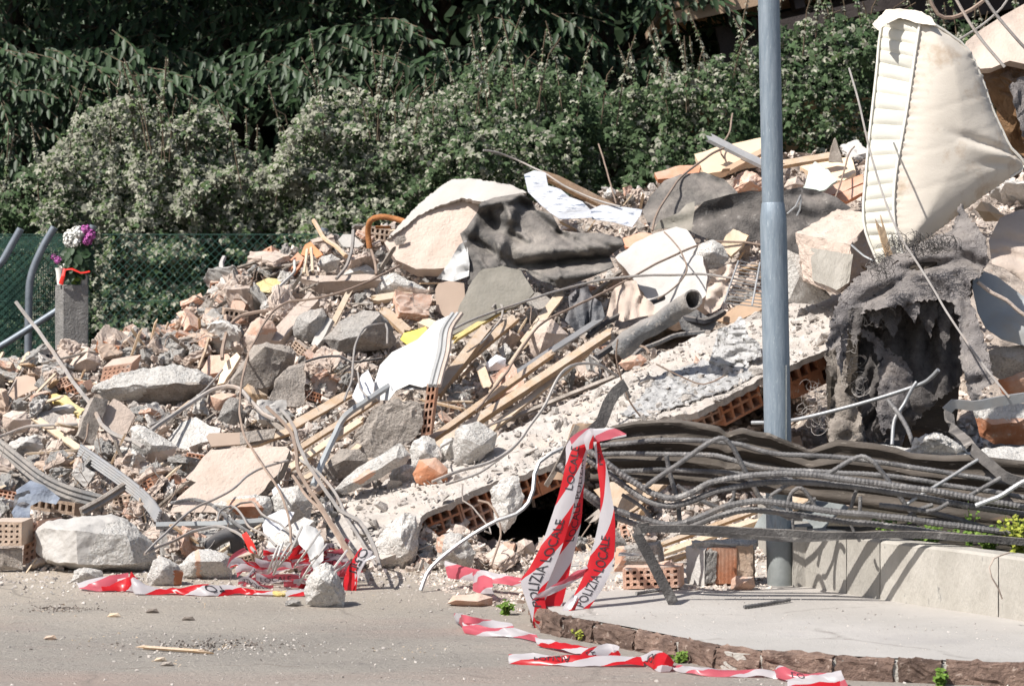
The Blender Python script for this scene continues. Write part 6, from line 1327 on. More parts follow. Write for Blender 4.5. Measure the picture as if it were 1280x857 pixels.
# ================================================================ WIRES
W = [
 ('long pale bent rod leaning from the fence side down to the big flat lump',[(20,378),(57,427),(92,478),(113,505),(127,530),(140,541),(165,550),(178,558)],5.5,m_wire,-.35),
 ('thin pale stick standing over the cream plate',[(10,492),(24,470),(34,455),(42,445)],3,m_wire,-.1),
 ('pale curved rod at the left edge under the bent rod',[(-8,548),(12,541),(34,533),(60,531),(98,530)],4,m_wire,-.2),
 ('pale wire arch at the left edge of the crest',[(-6,458),(8,455),(20,456),(30,462)],3.5,m_wire,-.1),
 ('thin iron bar sticking through the pale cracked lump',[(110,530),(108,545),(100,560)],2.5,m_rustw,-.3),
 ('thick pale pipe arching over the middle of the left slope',[(186,540),(210,523),(240,503),(265,487),(285,482),(298,485),(312,500),(330,517),(345,524)],5.5,m_wire,-.35),
 ('thinner rod following under the thick arched pipe',[(187,532),(215,518),(248,494),(265,478),(278,462)],3,m_wire,-.3),
 ('long arched cable from the slope up to the wedge-shaped slab',[(304,470),(312,440),(328,408),(342,388),(360,378),(395,373),(430,364),(465,350),(500,332)],3.2,m_rustw,-.45),
 ('thin wire hanging down over the pink slab',[(309,450),(302,478),(300,510),(304,540),(318,565),(338,595),(355,625),(362,655),(365,690)],3,m_rustw,-.6),
 ('wire bent up from the ground across the pink slab foot',[(180,692),(205,668),(235,640),(262,626),(290,612),(308,596),(325,586),(360,575)],3.2,m_wire,-.55),
 ('lower wire from the ground behind the upright lump',[(184,690),(215,676),(240,664),(270,657),(300,668),(318,690)],4,m_wire,-.5),
 ('wire bundle strand, outer left one, bending down from the brick row',[(334,508),(345,520),(362,537),(370,560),(373,588),(392,618),(418,658),(440,695),(455,712)],5,m_rustw,-.75),
 ('wire bundle strand running highest over the planks',[(351,512),(366,530),(374,556),(385,580),(402,605),(425,638),(450,652),(466,680),(476,712)],5,m_wire,-.8),
 ('thin wire bundle strand sagging inside the bundle',[(366,594),(384,620),(405,642),(420,668),(438,700)],4,m_rustw,-.7),
 ('wire bundle strand starting at the blue-white strip',[(370,572),(398,590),(420,618),(432,645),(452,676),(470,708)],4,m_wire,-.72),
 ('thin wire twisting out of the wire bundle to the left',[(285,640),(300,628),(315,626),(328,642),(350,655),(370,672),(395,690)],3,m_wire,-.5),
 ('wire loop in front of the grey-rimmed terracotta chunk',[(272,650),(276,638),(290,632),(300,640),(312,658),(330,668),(345,682)],3,m_wire,-.55),
 ('ribbed bar lying along the foot of the pink slab',[(213,628),(240,624),(262,630),(280,642),(300,658),(318,668)],4.5,m_rebar,-.4),
 ('thick grey bar bent upward in front of the dark cavity',[(526,737),(534,716),(548,700),(575,678),(600,662),(622,650),(645,642),(660,628),(666,612),(668,592),(674,577),(690,566),(704,560)],5.5,m_metal,None),
 ('thin wire hanging at the mouth of the cavity',[(598,625),(610,628),(622,645),(626,668),(620,690),(614,706)],3,m_rustw,None),
 ('thin wire crooked over the hollow bricks',[(578,604),(579,625),(590,632),(600,645),(612,660),(614,667),(606,664)],2.2,m_wire,None),
 ('long pale bent cable crossing the collapsed slab',[(540,602),(575,588),(610,578),(640,560),(662,532),(682,504),(694,478),(706,462),(722,455),(745,455),(772,470)],4,m_wire,None),
 ('thin cable lying along the collapsed slab rim',[(557,605),(600,590),(640,562)],3,m_wire,None),
 ('long thin cable running from the olive board up to the crest',[(565,412),(600,396),(660,375),(740,352),(800,345),(870,343),(905,346),(950,356)],3,m_wire,-.75),
 ('long bent wire from the planks up past the white block',[(595,512),(630,470),(655,430),(680,402),(725,380),(780,352),(830,325),(880,305),(930,302),(955,307)],3,m_rustw,-.7),
 ('thin wire bowing on the face of the white block',[(830,290),(845,305),(858,330),(855,345),(840,362),(822,373)],2.2,m_rustw,-.95),
 ('wire rising from the felt flap over the crest',[(815,288),(822,266),(838,240),(850,222),(872,205),(890,192),(905,185)],3.2,m_rustw,-.6),
 ('long pale wire waving over the crest above the striped cloth',[(604,188),(620,190),(645,200),(680,216),(705,232),(740,248),(775,258)],2.6,m_wire,-.5),
 ('thin twig rising behind the striped cloth',[(748,180),(756,205),(764,232),(770,255)],2,m_rustw,-.3),
 ('brown stick slanting on the crest behind the curved white rod',[(392,275),(405,298),(420,308),(432,320)],6,m_wood,-.2),
 ('curved pale rod standing on the crest',[(442,288),(441,300),(437,322),(430,338),(420,348)],4.5,m_wire,-.3),
 ('short pale peg on the crest beside the orange tile, right one',[(389,310),(390,325),(391,340)],4,m_woodp,-.3),
 ('short pale peg on the crest beside the orange tile, left one',[(384,312),(382,328),(380,342)],4,m_woodp,-.3),
 ('bent short rod above the long pink plaster slab',[(464,312),(468,325),(470,343)],3.5,m_rustw,-.3),
 ('white hooked pipe standing at the left of the crest',[(280,322),(277,330),(278,345),(281,357),(287,364)],6.5,m_limes,-.2),
 ('thin curved rod right of the white hooked pipe',[(290,332),(293,350),(299,368),(310,380)],2.6,m_wire,-.3),
 ('white stick bent on the crest beside the yellow cloth',[(368,326),(368,340),(356,352),(342,365)],4,m_limes,-.3),
 ('thin rod leaning left of the slotted panel',[(248,460),(256,440),(265,412)],4,m_wood,-.2),
 ('dark curved hoop standing in the hollow left of the terracotta-topped lump',[(278,448),(280,425),(288,405),(300,395),(318,391),(335,388)],5,m_rustw,-.25),
 ('black cable sagging beneath the grey block',[(380,453),(400,447),(425,445),(440,452),(478,447)],3,m_black,-.3),
 ('thin pale wire loop beneath the big grey block',[(430,500),(438,480),(442,448),(446,425),(460,408),(482,405),(484,430)],3,m_wire,-.5),
 ('thin wire bent behind the white plastic scrap',[(447,465),(450,485),(458,495)],2.4,m_wire,-.5),
 ('wire hook standing at the yellow batten',[(600,430),(618,410),(628,395),(628,383),(622,378),(615,385)],3,m_wire,-.4),
 ('brown wire dangling by the strap over the collapsed slab',[(772,424),(770,445),(775,468),(786,500),(800,520)],2.4,m_rustw,None),
 ('wire curl over the hollow right of the long planks',[(772,440),(790,432),(806,434),(812,442)],3.5,m_rustw,-.5),
 ('thin pale wire in the dark hollow above the planks',[(725,440),(740,445),(752,455),(760,470)],2.2,m_wire,-.4),
 ('thin wire looping from the long plank',[(552,572),(550,560),(570,548),(600,536),(640,520)],2.6,m_wire,-.6),
 ('long thin cable from the mattress side down to the bent metal bar',[(1062,85),(1075,135),(1092,205),(1108,255),(1128,300),(1160,350),(1190,400),(1225,450),(1262,497)],2.8,m_wire,None),
 ('cable crossing in front of the folded mattress, upper one',[(1228,-6),(1245,18),(1265,42),(1290,70)],4,m_wire,None),
 ('cable crossing in front of the folded mattress, lower one',[(1192,-6),(1212,28),(1235,60),(1256,84)],4,m_wire,None),
 ('crooked branch-like bar above the standing mattress',[(1160,-5),(1172,18),(1190,22),(1215,12),(1235,-4)],5,m_rustw,None),
 ('thin wire rising over the second mattress',[(1198,50),(1230,30),(1252,10),(1262,-6)],3,m_wire,None),
 ('thin wire on the green sheet by the mattress',[(1044,248),(1052,225),(1060,195),(1068,183)],2.2,m_rustw,-.6),
 ('wire across the concrete corner block',[(1064,306),(1080,320),(1092,326)],2.6,m_metal,None),
 ('bent wire pair on the dark crumpled felt',[(984,268),(995,258),(1001,244),(1000,262),(996,270)],2.4,m_metal,None),
 ('wire crossing the cavity beside the pink stone',[(700,700),(720,680),(738,655)],2,m_rustw,None),
 ('thin wire across the collapsed slab below the foil',[(820,455),(850,470),(880,480),(905,470)],2,m_rustw,None),
 ('thin twig leaning on the hedge side of the crest',[(905,198),(900,185),(912,165),(916,142)],2.4,m_rustw,-.2),
]
YS = {'thick grey bar bent':(12.0,12.3),'thin wire hanging at the mouth':(12.7,12.5),'thin wire crooked':(12.7,12.6),'long pale bent cable':(13.0,13.9),'thin cable lying along':(13.2,13.4),'brown wire dangling':(13.4,13.5),
 'long thin cable from the mattress':(13.9,12.2),'cable crossing in front of the folded mattress, u':(14.2,14.2),'cable crossing in front of the folded mattress, l':(14.3,14.2),'crooked branch':(14.6,14.6),'thin wire rising over':(14.5,14.5),'wire across the concrete':(14.2,14.1),'bent wire pair':(15.4,15.4),'wire crossing the cavity':(12.9,13.2),'thin wire across the collapsed':(13.9,13.9)}
for lab, pts, wpx, mt_, dy in W:
    if dy is None:
        y0, y1 = next(v for k, v in YS.items() if lab.startswith(k)); wire(lab, pts, wpx, mt_, Y0=y0, Y1=y1, jit=.004, name='bent_rod' if wpx > 4 else 'bent_wire', cat='rod' if wpx > 4 else 'wire')
    else: wire(lab, pts, wpx, mt_, dy, name='bent_rod' if wpx > 4 else 'bent_wire', cat='rod' if wpx > 4 else 'wire', jit=.006, rib=.12 if mt_ is m_rebar else 0)
# ================================================================ BARRIER TAPE with lettering
def textmesh(s, cache={}):
    if s not in cache:
        cu = bpy.data.curves.new('t', 'FONT'); cu.body = s; cu.size = 1; cu.resolution_u = 3; o = bpy.data.objects.new('t', cu); C.objects.link(o)
        bpy.context.view_layer.update(); me = bpy.data.meshes.new_from_object(o.evaluated_get(bpy.context.evaluated_depsgraph_get()))
        bm = bmesh.new(); bm.from_mesh(me); bmesh.ops.triangulate(bm, faces=bm.faces); bmesh.ops.subdivide_edges(bm, edges=[e for e in bm.edges if e.calc_length() > .25], cuts=1)
        bmesh.ops.triangulate(bm, faces=bm.faces); cache[s] = ([v.co.copy() for v in bm.verts], [tuple(v.index for v in f.verts) for f in bm.faces]); bm.free()
        bpy.data.objects.remove(o); bpy.data.curves.remove(cu); bpy.data.meshes.remove(me)
    return cache[s]
def ribbon(label, L_, R_, texts=(), mat=None, crinkle=.006, period=.30, u0=0, parent=None, group=None, name='barrier_tape'):
    """L_,R_: world point lists of the two edges; texts: (string, start, size, flip)"""
    a = spline(L_, .03); k = len(a)
    def res(pts, k):
        s_ = spline(pts, .01); d = [0]
        for i in range(1, len(s_)): d.append(d[-1]+(s_[i]-s_[i-1]).length)
        out = []
        for i in range(k):
            t = d[-1]*i/(k-1); j = min(int(np.searchsorted(d, t)), len(s_)-1); out.append(s_[j])
        return out
    k = max(8, int(sum((p-q).length for p, q in zip(a, a[1:]))/.022)); A = res(L_, k); B = res(R_, k)
    mids = [(p+q)/2 for p, q in zip(A, B)]; D_ = [0]
    for i in range(1, k): D_.append(D_[-1]+(mids[i]-mids[i-1]).length)
    Wd = sum((p-q).length for p, q in zip(A, B))/k; m = 5; o = random.uniform(0, 50); G = []
    def nrm(i):
        i2 = min(i+1, k-1); i1 = max(i-1, 0); n = (B[i]-A[i]).cross(mids[i2]-mids[i1])
        if n.length < 1e-9: n = Vector((0,-1,.2))
        n.normalize(); return -n if n.y > 0 else n
    for i in range(k):
        n = nrm(i)
        for j in range(m): p = A[i].lerp(B[i], j/(m-1)); G.append(p+n*(crinkle*(noise.noise(Vector((D_[i]*14, j*.8, o)))+.5*math.sin(j/(m-1)*3.1416))))
    Fs = []; uv = []
    for i in range(k-1):
        for j in range(m-1):
            Fs.append((i*m+j, i*m+j+1, (i+1)*m+j+1, (i+1)*m+j)); 
            for (ii, jj) in ((i,j),(i,j+1),(i+1,j+1),(i+1,j)): uv += [(D_[ii]+u0)/period, jj/(m-1)]
    ob = mk(name, G, Fs, mat or m_tape, parent, None, 60, label, 'barrier tape' if parent is None else None, group)
    l = ob.data.uv_layers.new(name='UVMap'); l.data.foreach_set('uv', uv)
    def R(u, v):
        i = min(max(int(np.searchsorted(D_, u))-1, 0), k-2); f = (u-D_[i])/max(1e-6, D_[i+1]-D_[i]); j = min(max(v, 0), .9999)*(m-1); jj = int(j); g_ = j-jj
        p = G[i*m+jj].lerp(G[i*m+jj+1], g_); q = G[(i+1)*m+jj].lerp(G[(i+1)*m+jj+1], g_); return p.lerp(q, f)+nrm(i)*.0022+Vector((0,-.001,.0))
    for (s, st_, size, flip) in texts:
        tv, tf = textmesh(s); V = []
        h = size*Wd; tw_ = max(c.x for c in tv)
        for c in tv:
            u = st_+(c.x*h if not flip else (tw_-c.x)*h); v = (.5+(c.y-.35)*size*(1 if not flip else -1))
            V.append(R(min(max(u, 0), D_[-1]), v))
        mk('lettering', V, tf, m_ink, ob if parent is None else parent, None, 0)
    return ob, D_[-1], R
def edges(q, Y0, Y1):
    n = len(q); Ys = [Y0+(Y1-Y0)*i/(n-1) for i in range(n)]
    return [P(a[0], a[1], y) for a, y in zip(q, Ys)], [P(a[2], a[3], y-.01) for a, y in zip(q, Ys)]
tp_ = empty('hanging_barrier_tape', P(700, 790, 11.0), 'red and white police tape knotted on the steel strap, hanging down to the kerb', 'barrier tape')
L_, R_ = edges([(722,541,735,541),(708,556,731,556),(707,579,727,580),(698,618,719,622),(686,655,709,662),(676,682,700,690),(661,710,688,720),(651,726,681,738),(657,748,682,756),(664,770,686,774),(670,795,690,795)], 11.12, 10.85)
ribbon(None, L_, R_, [('LOCALE', .07, .66, True),('POLIZIA LOCALE', .40, .66, True)], period=.36, u0=.02, parent=tp_, name='tape_strand')
L_, R_ = edges([(727,541,738,541),(722,570,733,572),(719,600,730,605),(713,640,727,648),(708,665,722,672),(694,692,714,705),(683,725,707,738),(678,748,702,760),(686,765,704,772),(694,792,712,790)], 11.17, 10.9)
ribbon(None, L_, R_, [('LOCALE POLIZIA', .12, .8, True)], period=.36, u0=.12, parent=tp_, name='tape_strand')
L_, R_ = edges([(741,548,748,545),(744,565,752,563),(747,588,759,586),(750,612,763,611),(750,640,768,640),(744,672,769,672),(736,700,766,705),(729,720,756,730),(718,742,742,752),(708,762,728,772),(700,785,722,795)], 11.1, 10.85)
ribbon(None, L_, R_, [('POL', .05, .62, True),('POLIZIA LOCALE', .44, .62, True)], period=.40, u0=.06, parent=tp_, name='tape_strand')
# small crest printed on the white field
em = []
ec = P(760, 664, 11.0)
V, Fs = tubegeo([ec+Vector((math.cos(a)*.013, -.012, math.sin(a)*.016)) for a in [i*6.283/14 for i in range(15)]], .0018, 4, .02); mk('printed_emblem', V, Fs, m_inkb, tp_, None, 0)
V, Fs = tubegeo([ec+Vector((0,-.012,-.008)), ec+Vector((0,-.012,.010))], .003, 4, .02); mk('printed_emblem', V, Fs, m_inkb, tp_, None, 0)
# knot and tail
L_, R_ = edges([(712,548,716,560),(722,540,726,556),(735,535,740,552),(748,536,750,550)], 11.05, 11.05); ribbon(None, L_, R_, [], m_tape2, parent=tp_, name='knot', u0=.2)
L_, R_ = edges([(740,536,742,552),(755,535,752,551),(768,535,766,548),(783,542,783,545)], 11.05, 11.0); ribbon(None, L_, R_, [], m_tape2, parent=tp_, name='tape_tail', u0=.05)
L_, R_ = edges([(736,536,742,544),(730,548,742,550),(733,562,741,560)], 11.03, 11.03); ribbon(None, L_, R_, [], m_tape, parent=tp_, name='knot', u0=.3)
# bulging knot of tape at the bottom
L_, R_ = edges([(688,790,700,772),(700,798,705,776),(712,800,712,772),(722,792,718,764)], 10.75, 10.7); ribbon(None, L_, R_, [('OCALE', .02, .8, False)], parent=tp_, name='tape_bundle', u0=.2, crinkle=.02, period=.5)
L_, R_ = edges([(676,792,668,774),(690,796,690,780),(706,786,700,768),(716,768,706,756),(724,748,716,742)], 10.78, 10.85); ribbon(None, L_, R_, [], parent=tp_, name='tape_bundle', u0=.02, crinkle=.02)
L_, R_ = edges([(664,750,672,742),(690,742,694,730),(715,728,712,718),(735,716,733,706)], 10.9, 10.95); ribbon(None, L_, R_, [], m_tape2, parent=tp_, name='tape_bundle', u0=.22, crinkle=.015)
# tapes on the ground: (px,py) rows, each given as upper and lower edge pixel
def ground_tape(label, q, u0=0, texts=(), mat=None, z=.006, lift=.012, period=.36, name='barrier_tape', group=None):
    A = []; B = []
    for (x, y, x2, y2) in q:
        b = PZ(x2, y2, z); a = P(x, y, b.y+.05); a.z = max(a.z, .004); A.append(a); B.append(b)
    return ribbon(label, A, B, texts, mat, .016, period, u0, None, group, name)
ground_tape('tape lying level on the road in front of the kerb with a folded red middle',[(636,818,636,828),(680,818,680,830),(720,819,720,832),(745,820,745,832),(800,820,805,832)],.34,[('POLIZIA',.1,.7,False)])
ground_tape('red tape fold humped over the level tape',[(722,822,724,830),(735,810,745,826),(760,804,770,822),(772,808,778,826)],.2,[('LE',.05,.8,False)])
ground_tape('tape folded up and printed dark, lying right of the level tape',[(800,820,803,828),(818,812,812,832),(832,816,822,838),(842,828,838,838)],.36,[('POL',.04,.8,True)])
ground_tape('long pinkish tape trailing along the kerb to the right',[(836,829,838,836),(870,834,870,842),(920,836,920,844),(965,836,965,845),(985,840,985,848)],.25,[],m_tape2)
ground_tape('crumpled tape end at the lower right of the kerb',[(972,832,970,846),(980,832,985,850),(1000,840,1010,852),(1030,840,1035,855),(1052,838,1060,857)],.1,[('LO',.1,.7,False)],m_tape2)
ground_tape('low tape scrap under the crumpled tape end',[(985,850,985,862),(1010,852,1010,866),(1050,850,1050,866)],.4)
ground_tape('white tape run from the hanging tape down to the road',[(669,796,672,806),(700,802,700,812),(735,808,738,820)],.0,[],z=.01)
ground_tape('red tape scrap on the road left of the kerb weed',[(568,765,572,778),(582,768,590,790),(610,774,615,788),(640,778,645,790)],.3,[],m_tape2)
ground_tape('pale tape run left of the hanging tape foot',[(578,778,580,790),(610,784,612,794),(640,784,645,796),(672,794,676,803)],.1,[],m_tape2)
ground_tape('tape lying left of the cavity, red and white over gravel',[(556,700,560,722),(575,706,580,724),(600,712,605,728),(622,716,628,730),(655,722,660,734)],.1,[],m_tape2,z=.05)
ground_tape('pink tape loop beside the round lump under the slab',[(588,708,600,722),(600,716,592,738),(615,722,618,742)],.0,[],m_tape2,z=.04)
ground_tape('long twisted tape running along the road at the left front',[(124,728,128,738),(160,722,160,738),(163,714,172,742),(180,730,192,742),(215,735,220,742),(250,730,262,744),(290,732,300,742),(330,738,345,744),(400,736,405,744)],.05,[('PO',1.6,.9,False),('LO',.62,.9,True)],None)
ground_tape('pinkish tape end at the far left of the road front',[(96,728,100,736),(120,722,126,738),(160,716,162,736)],.0,[],m_tape2)
# tangled pile of tapes
pile = []
for i in range(40):
    x = random.uniform(296, 436); y = 732-46*random.random()**1.3; a = random.uniform(-1.2, .3); L = random.uniform(30, 75); w_ = random.uniform(5, 11); dx, dy_ = math.cos(a)*L/2, math.sin(a)*L/2*.7
    Yq = F*CH/(715-HY)-.35-(y-690)*.006+random.uniform(-.05,.05); nx_, ny_ = -dy_/L*2*w_/2, dx/L*2*w_/2
    q = [(x-dx, y-dy_), (x-dx*.3+random.uniform(-5,5), y-dy_*.3+random.uniform(-6,6)), (x+dx*.4, y+dy_*.4+random.uniform(-6,6)), (x+dx, y+dy_)]
    A = [P(px+nx_, py+ny_, Yq) for px, py in q]; B = [P(px-nx_, py-ny_, Yq-.03) for px, py in q]
    txt = [('POLIZIA' if i % 2 else 'LOCALE', .02, .8, i % 3 == 0)] if i % 2 == 0 else []
    ribbon(('lettered' if txt else 'plain')+' '+('steep' if a < -.7 else 'slanting' if a < -.25 else 'level')+' red and white tape strip '+('low' if y > 712 else 'high')+' in the tangled pile, '+('left end' if x < 335 else 'middle' if x < 385 else 'beside the lone boulder'), A, B, txt, m_tape if i % 3 == 1 else m_tape2, .014, .3, random.random(), None, 'tape strips tangled at the foot of the wire bundle')
for q, l in (([(436,737),(440,715),(450,695),(458,684)],'red and white tape standing up at the foot of the wire bundle, lettered'),([(430,742),(446,700),(462,690)],'white and red tape stub right of the lone boulder')):
    A = [P(x-7, y, 12.1) for x, y in q]; B = [P(x+8, y+5, 12.05) for x, y in q]; ribbon(l, A, B, [('OLI', .12, .9, True)], None, .012, .36, .1)
sheet('white_plastic','white plastic bag shreds hanging over the tape pile','plastic',[(370,664),(384,655),(396,660),(405,675),(404,700),(392,712),(384,690),(374,680)],(0,-.8,.6),m_whitep,.05,14,.9,Y=12.25,hero=False)
for i in range(9):
    x = random.uniform(310, 420); y = random.uniform(675, 725); a = random.uniform(-1.3, -.3); L = random.uniform(25, 60)
    tube('white_strip','thin white plastic strip in the tangled tape pile','plastic strip',[P(x-math.cos(a)*L/2, y-math.sin(a)*L/2, 12.1), P(x, y+random.uniform(-6,6), 12.0), P(x+math.cos(a)*L/2, y+math.sin(a)*L/2, 12.1)],.006,m_limes,None,5,.05,group='thin white strips in the tangled tape pile')
sheet('red_packet','small red printed packet among the wires left of the tape pile','packet',[(302,668),(308,664),(318,680),(322,692),(312,690)],(.1,-.9,.4),m_rib,.012,10,dy=-.5)
# ================================================================ FILLER RUBBLE
allowed_lo = [(-60,716),(560,716),(620,700),(700,690),(760,688),(800,680),(1000,672),(1300,660)]
HB = [(p, min(q[0] for q in p)-12, max(q[0] for q in p)+12, min(q[1] for q in p)-12, max(q[1] for q in p)+12) for p in HERO]
def blocked(px, py, m):
    for p, x0, x1, y0, y1 in HB:
        if x0 < px < x1 and y0 < py < y1:
            if inpoly([px, px-m, px+m, px, px], [py, py, py, py-m, py+m], p).any(): return True
    return False
for p_ in ([(1030,440),(1240,380),(1240,560),(1030,560)], [(560,560),(760,540),(780,700),(560,690)], [(860,500),(1040,430),(1040,560),(860,560)]): 
    pass
def hollowzone(px, py):
    return inpoly([px], [py], [(515,640),(600,600),(622,600),(622,690),(598,690),(592,664),(545,668),(520,690)])[0] or inpoly([px], [py], [(1050,400),(1235,400),(1235,560),(1085,560)])[0] or inpoly([px], [py], [(600,668),(610,640),(700,590),(745,570),(780,660),(690,690)])[0] or inpoly([px],[py],[(860,520),(1035,450),(1030,560),(880,545)])[0]
rocks = []
def protos(n, kind):
    out = []
    for k in range(n):
        if kind == 'rock': pts = [Vector((random.gauss(0,1), random.gauss(0,1), random.gauss(0,1))).normalized()*random.uniform(.8,1) for _ in range(11)]; pts = [Vector((p.x*.55, p.y*.5, p.z*.4)) for p in pts]; V, Fs = hullmesh(pts, 3, .075, 2.8, k*3, .8)
        elif kind == 'plate': 
            m = random.randint(4, 6); th = random.uniform(.06, .13); a0 = random.uniform(0, 6); pts = []
            for i in range(m): a = a0+6.283*i/m+random.uniform(-.3,.3); r = random.uniform(.4,.62); pts += [Vector((math.cos(a)*r, math.sin(a)*r, th)), Vector((math.cos(a)*r, math.sin(a)*r, -th))]
            V, Fs = hullmesh(pts, 3, .045, 4.5, k*5, .6)
        elif kind == 'stick':
            V, Fs = plankgeo(Vector((-.5,0,0)), Vector((.5,.03*k,0)), random.uniform(.06,.14), random.uniform(.03,.06), Vector((0,0,1)), .04, 4)
        elif kind == 'brick':
            V, Fs = hollow_geo(Vector((-.45,-.3,-.25)), Vector((.9,0,0)), Vector((0,0,.5)), Vector((0,.55,0)), random.randint(3,5), random.randint(2,3), .35, .35)
            V = [v+noise.noise_vector(v*3)*.03 for v in V]
        elif kind == 'curl':
            pts = [Vector((-.5,0,0))]; 
            for i in range(5): pts.append(Vector((-.5+.2*(i+1), random.uniform(-.1,.1), random.uniform(-.22,.28))))
            V, Fs = tubegeo(pts, .009, 5, .05)
        me = bpy.data.meshes.new(kind); me.from_pydata([tuple(v) for v in V], [], Fs); me.materials.append(m_white)
        if kind not in ('brick',): me.polygons.foreach_set('use_smooth', [True]*len(me.polygons)); me.set_sharp_from_angle(angle=math.radians(30))
        out.append(me)
    return out
PR = {k: protos(n, k) for k, n in (('rock',14),('plate',12),('stick',6),('brick',6),('curl',8))}
def zone(px, py):
    return 'left flank' if px < 260 else 'middle slope' if px < 560 else 'upper slope' if py < 360 else 'slope right of the white panel' if px < 800 else 'right side'
def place(kind, px, py, s, mat, name, label, cat, group, dy, flat=True):
    me = random.choice(PR[kind]); o = bpy.data.objects.new(name, me); C.objects.link(o)
    Y = D(px, py+s*.3, False)+dy; o.location = P(px, py, Y); k = s/F*Y*1.15; o.scale = (k, k, k)
    if kind == 'rock': o.rotation_euler = (random.uniform(0,6.28), random.uniform(0,6.28), random.uniform(0,6.28))
    elif kind in ('plate',): o.rotation_euler = (random.gauss(.55,.45), random.gauss(0,.4), random.uniform(0,6.28)); o.rotation_mode = 'ZYX' if random.random() < .3 else 'XYZ'
    elif kind == 'brick': o.rotation_euler = (random.gauss(.1,.4), random.gauss(0,.5), random.gauss(0,.5))
    else: o.rotation_euler = (random.gauss(0,.4), random.gauss(-.35,.6), random.gauss(0,.7))
    o.material_slots[0].link = 'OBJECT'; o.material_slots[0].material = mat
    return props(o, label, cat, group)
def pick(px):
    l = px < 330
    r = random.random()
    return 'plain'
specs = [('rock',300,(12,38),[(m_white,6,'pale grey'),(m_plaster,6,'pinkish'),(m_conc,1,'grey'),(m_limes,3,'white'),(m_stone,1,'brown-grey')],'rubble_chunk','rubble chunk'),
         ('plate',300,(16,48),[(m_plaster,6,'pinkish'),(m_limes,3,'white'),(m_beige,2,'beige'),(m_brickp,3,'salmon'),(m_white,5,'pale grey')],'broken_plate','broken plate'),
         ('brick',50,(18,34),[(m_brick,3,'terracotta'),(m_brickp,3,'dusty pink'),(m_brickd,2,'tan')],'hollow_brick_piece','brick piece'),
         ('stick',160,(20,60),[(m_woodp,3,'pale'),(m_wood,2,'brown'),(m_woodg,5,'grey')],'wood_splinter','wood splinter'),
         ('curl',120,(25,60),[(m_wire,4,'grey'),(m_rustw,4,'brown')],'wire_piece','wire')]
for kind, n, (s0, s1), mats, name, cat in specs:
    got = 0; tries = 0; ml = [m for m in mats for _ in range(m[1])]
    while got < n and tries < 20000:
        tries += 1; px = random.uniform(-15, 1290) if random.random() < .35 else random.uniform(-15, 800); fy = lerp(FOOT, px, 1); cy = lerp(CREST, px, 1)
        py = cy-4+(fy-cy)*random.random()
        if px > 1000 and py > 255: continue
        if px > 800 and py > 560: continue
        if hollowzone(px, py): continue
        s = s0+(s1-s0)*random.random()**1.6
        if blocked(px, py, s*(.42 if kind not in ('stick','curl') else .15)): continue
        m_, _, cn = random.choice(ml); z = zone(px, py)
        hx, hl = min(HLAB, key=lambda h: (h[0][0]-px)**2+(h[0][1]-py)**2); ddx, ddy = px-hx[0], py-hx[1]
        rel = ('right of' if ddx > 0 else 'left of') if abs(ddx) > abs(ddy)*1.1 else ('below' if ddy > 0 else 'above')
        szw = {'rock':('small','large'),'plate':('small','large'),'brick':('small','large'),'stick':('short','long'),'curl':('short','long')}[kind][1 if s > (s0+s1)/2 else 0]
        place(kind, px, py, s, m_, name, f'{szw} {cn} {cat} {rel} the {hl}', cat, f'{cn} {cat} pieces {rel} the {hl}', random.uniform(-.12, .02) if kind != 'curl' else -.2); got += 1
def scatter(name, n, region, smin, smax, mat, kind='plate', label=None, lift=.0, surf=None):
    V = []; Fs = []; T = [[tuple(v.co) for v in m.vertices] for m in SM]; TF = [[tuple(p.vertices) for p in m.polygons] for m in SM]; vs = []; fs = []; base = 0; got = 0
    TA = [np.array(t) for t in T]
    for _ in range(n*6):
        if got >= n: break
        r = region()
        if r is None: continue
        p, s = r; k = random.randrange(len(SM)); R_ = Matrix.Rotation(random.uniform(0,6.28), 3, Vector((random.gauss(0,1), random.gauss(0,1), random.gauss(0,1))))
        sz = np.array([random.uniform(.6,1.2), random.uniform(.5,1), random.uniform(.2,.8)])*s
        v = (TA[k]*sz)@np.array(R_).T+np.array(p); vs.append(v); fs += [tuple(a+base for a in f) for f in TF[k]]; base += len(v); got += 1
    V = np.concatenate(vs); me = bpy.data.meshes.new(name); me.from_pydata(V.tolist(), [], fs); me.materials.append(mat); me.update()
    o = bpy.data.objects.new(name, me); C.objects.link(o); return props(o, None, None, None, 'stuff')
SM = []
for k in range(8):
    bm = bmesh.new()
    for _ in range(9): bm.verts.new(Vector((random.gauss(0,1), random.gauss(0,1), random.gauss(0,1))).normalized()*.6)
    r = bmesh.ops.convex_hull(bm, input=bm.verts); bmesh.ops.delete(bm, geom=list({g for g in r['geom_interior']+r['geom_unused'] if isinstance(g, bmesh.types.BMVert)}), context='VERTS')
    me = bpy.data.meshes.new('pebble'); bm.to_mesh(me); bm.free(); SM.append(me)
def reg_heap(s0, s1, pw_=2.0, x0=-60, x1=1300, hz=True):
    def f():
        px = random.uniform(x0, x1); fy = lerp(FOOT, px, 1); cy = lerp(CREST, px, 1); py = cy-3+(fy+4-cy)*random.random()
        if px > 1000 and py > 300 and py < 560: return None
        s = s0+(s1-s0)*random.random()**pw_
        if blocked(px, py, s*.2): return None
        if hz and hollowzone(px, py): return None
        return P(px, py, D(px, py, False)+random.uniform(-.06,.05)), s/F*15
    return f
scatter('small_rubble', 12000, reg_heap(3, 16), 0, 0, m_bits)
scatter('pale_shards', 5000, reg_heap(3, 20, 2.2, -60, 900), 0, 0, m_slabl)
scatter('small_dark_rubble', 1500, reg_heap(4, 14), 0, 0, m_bitsd)
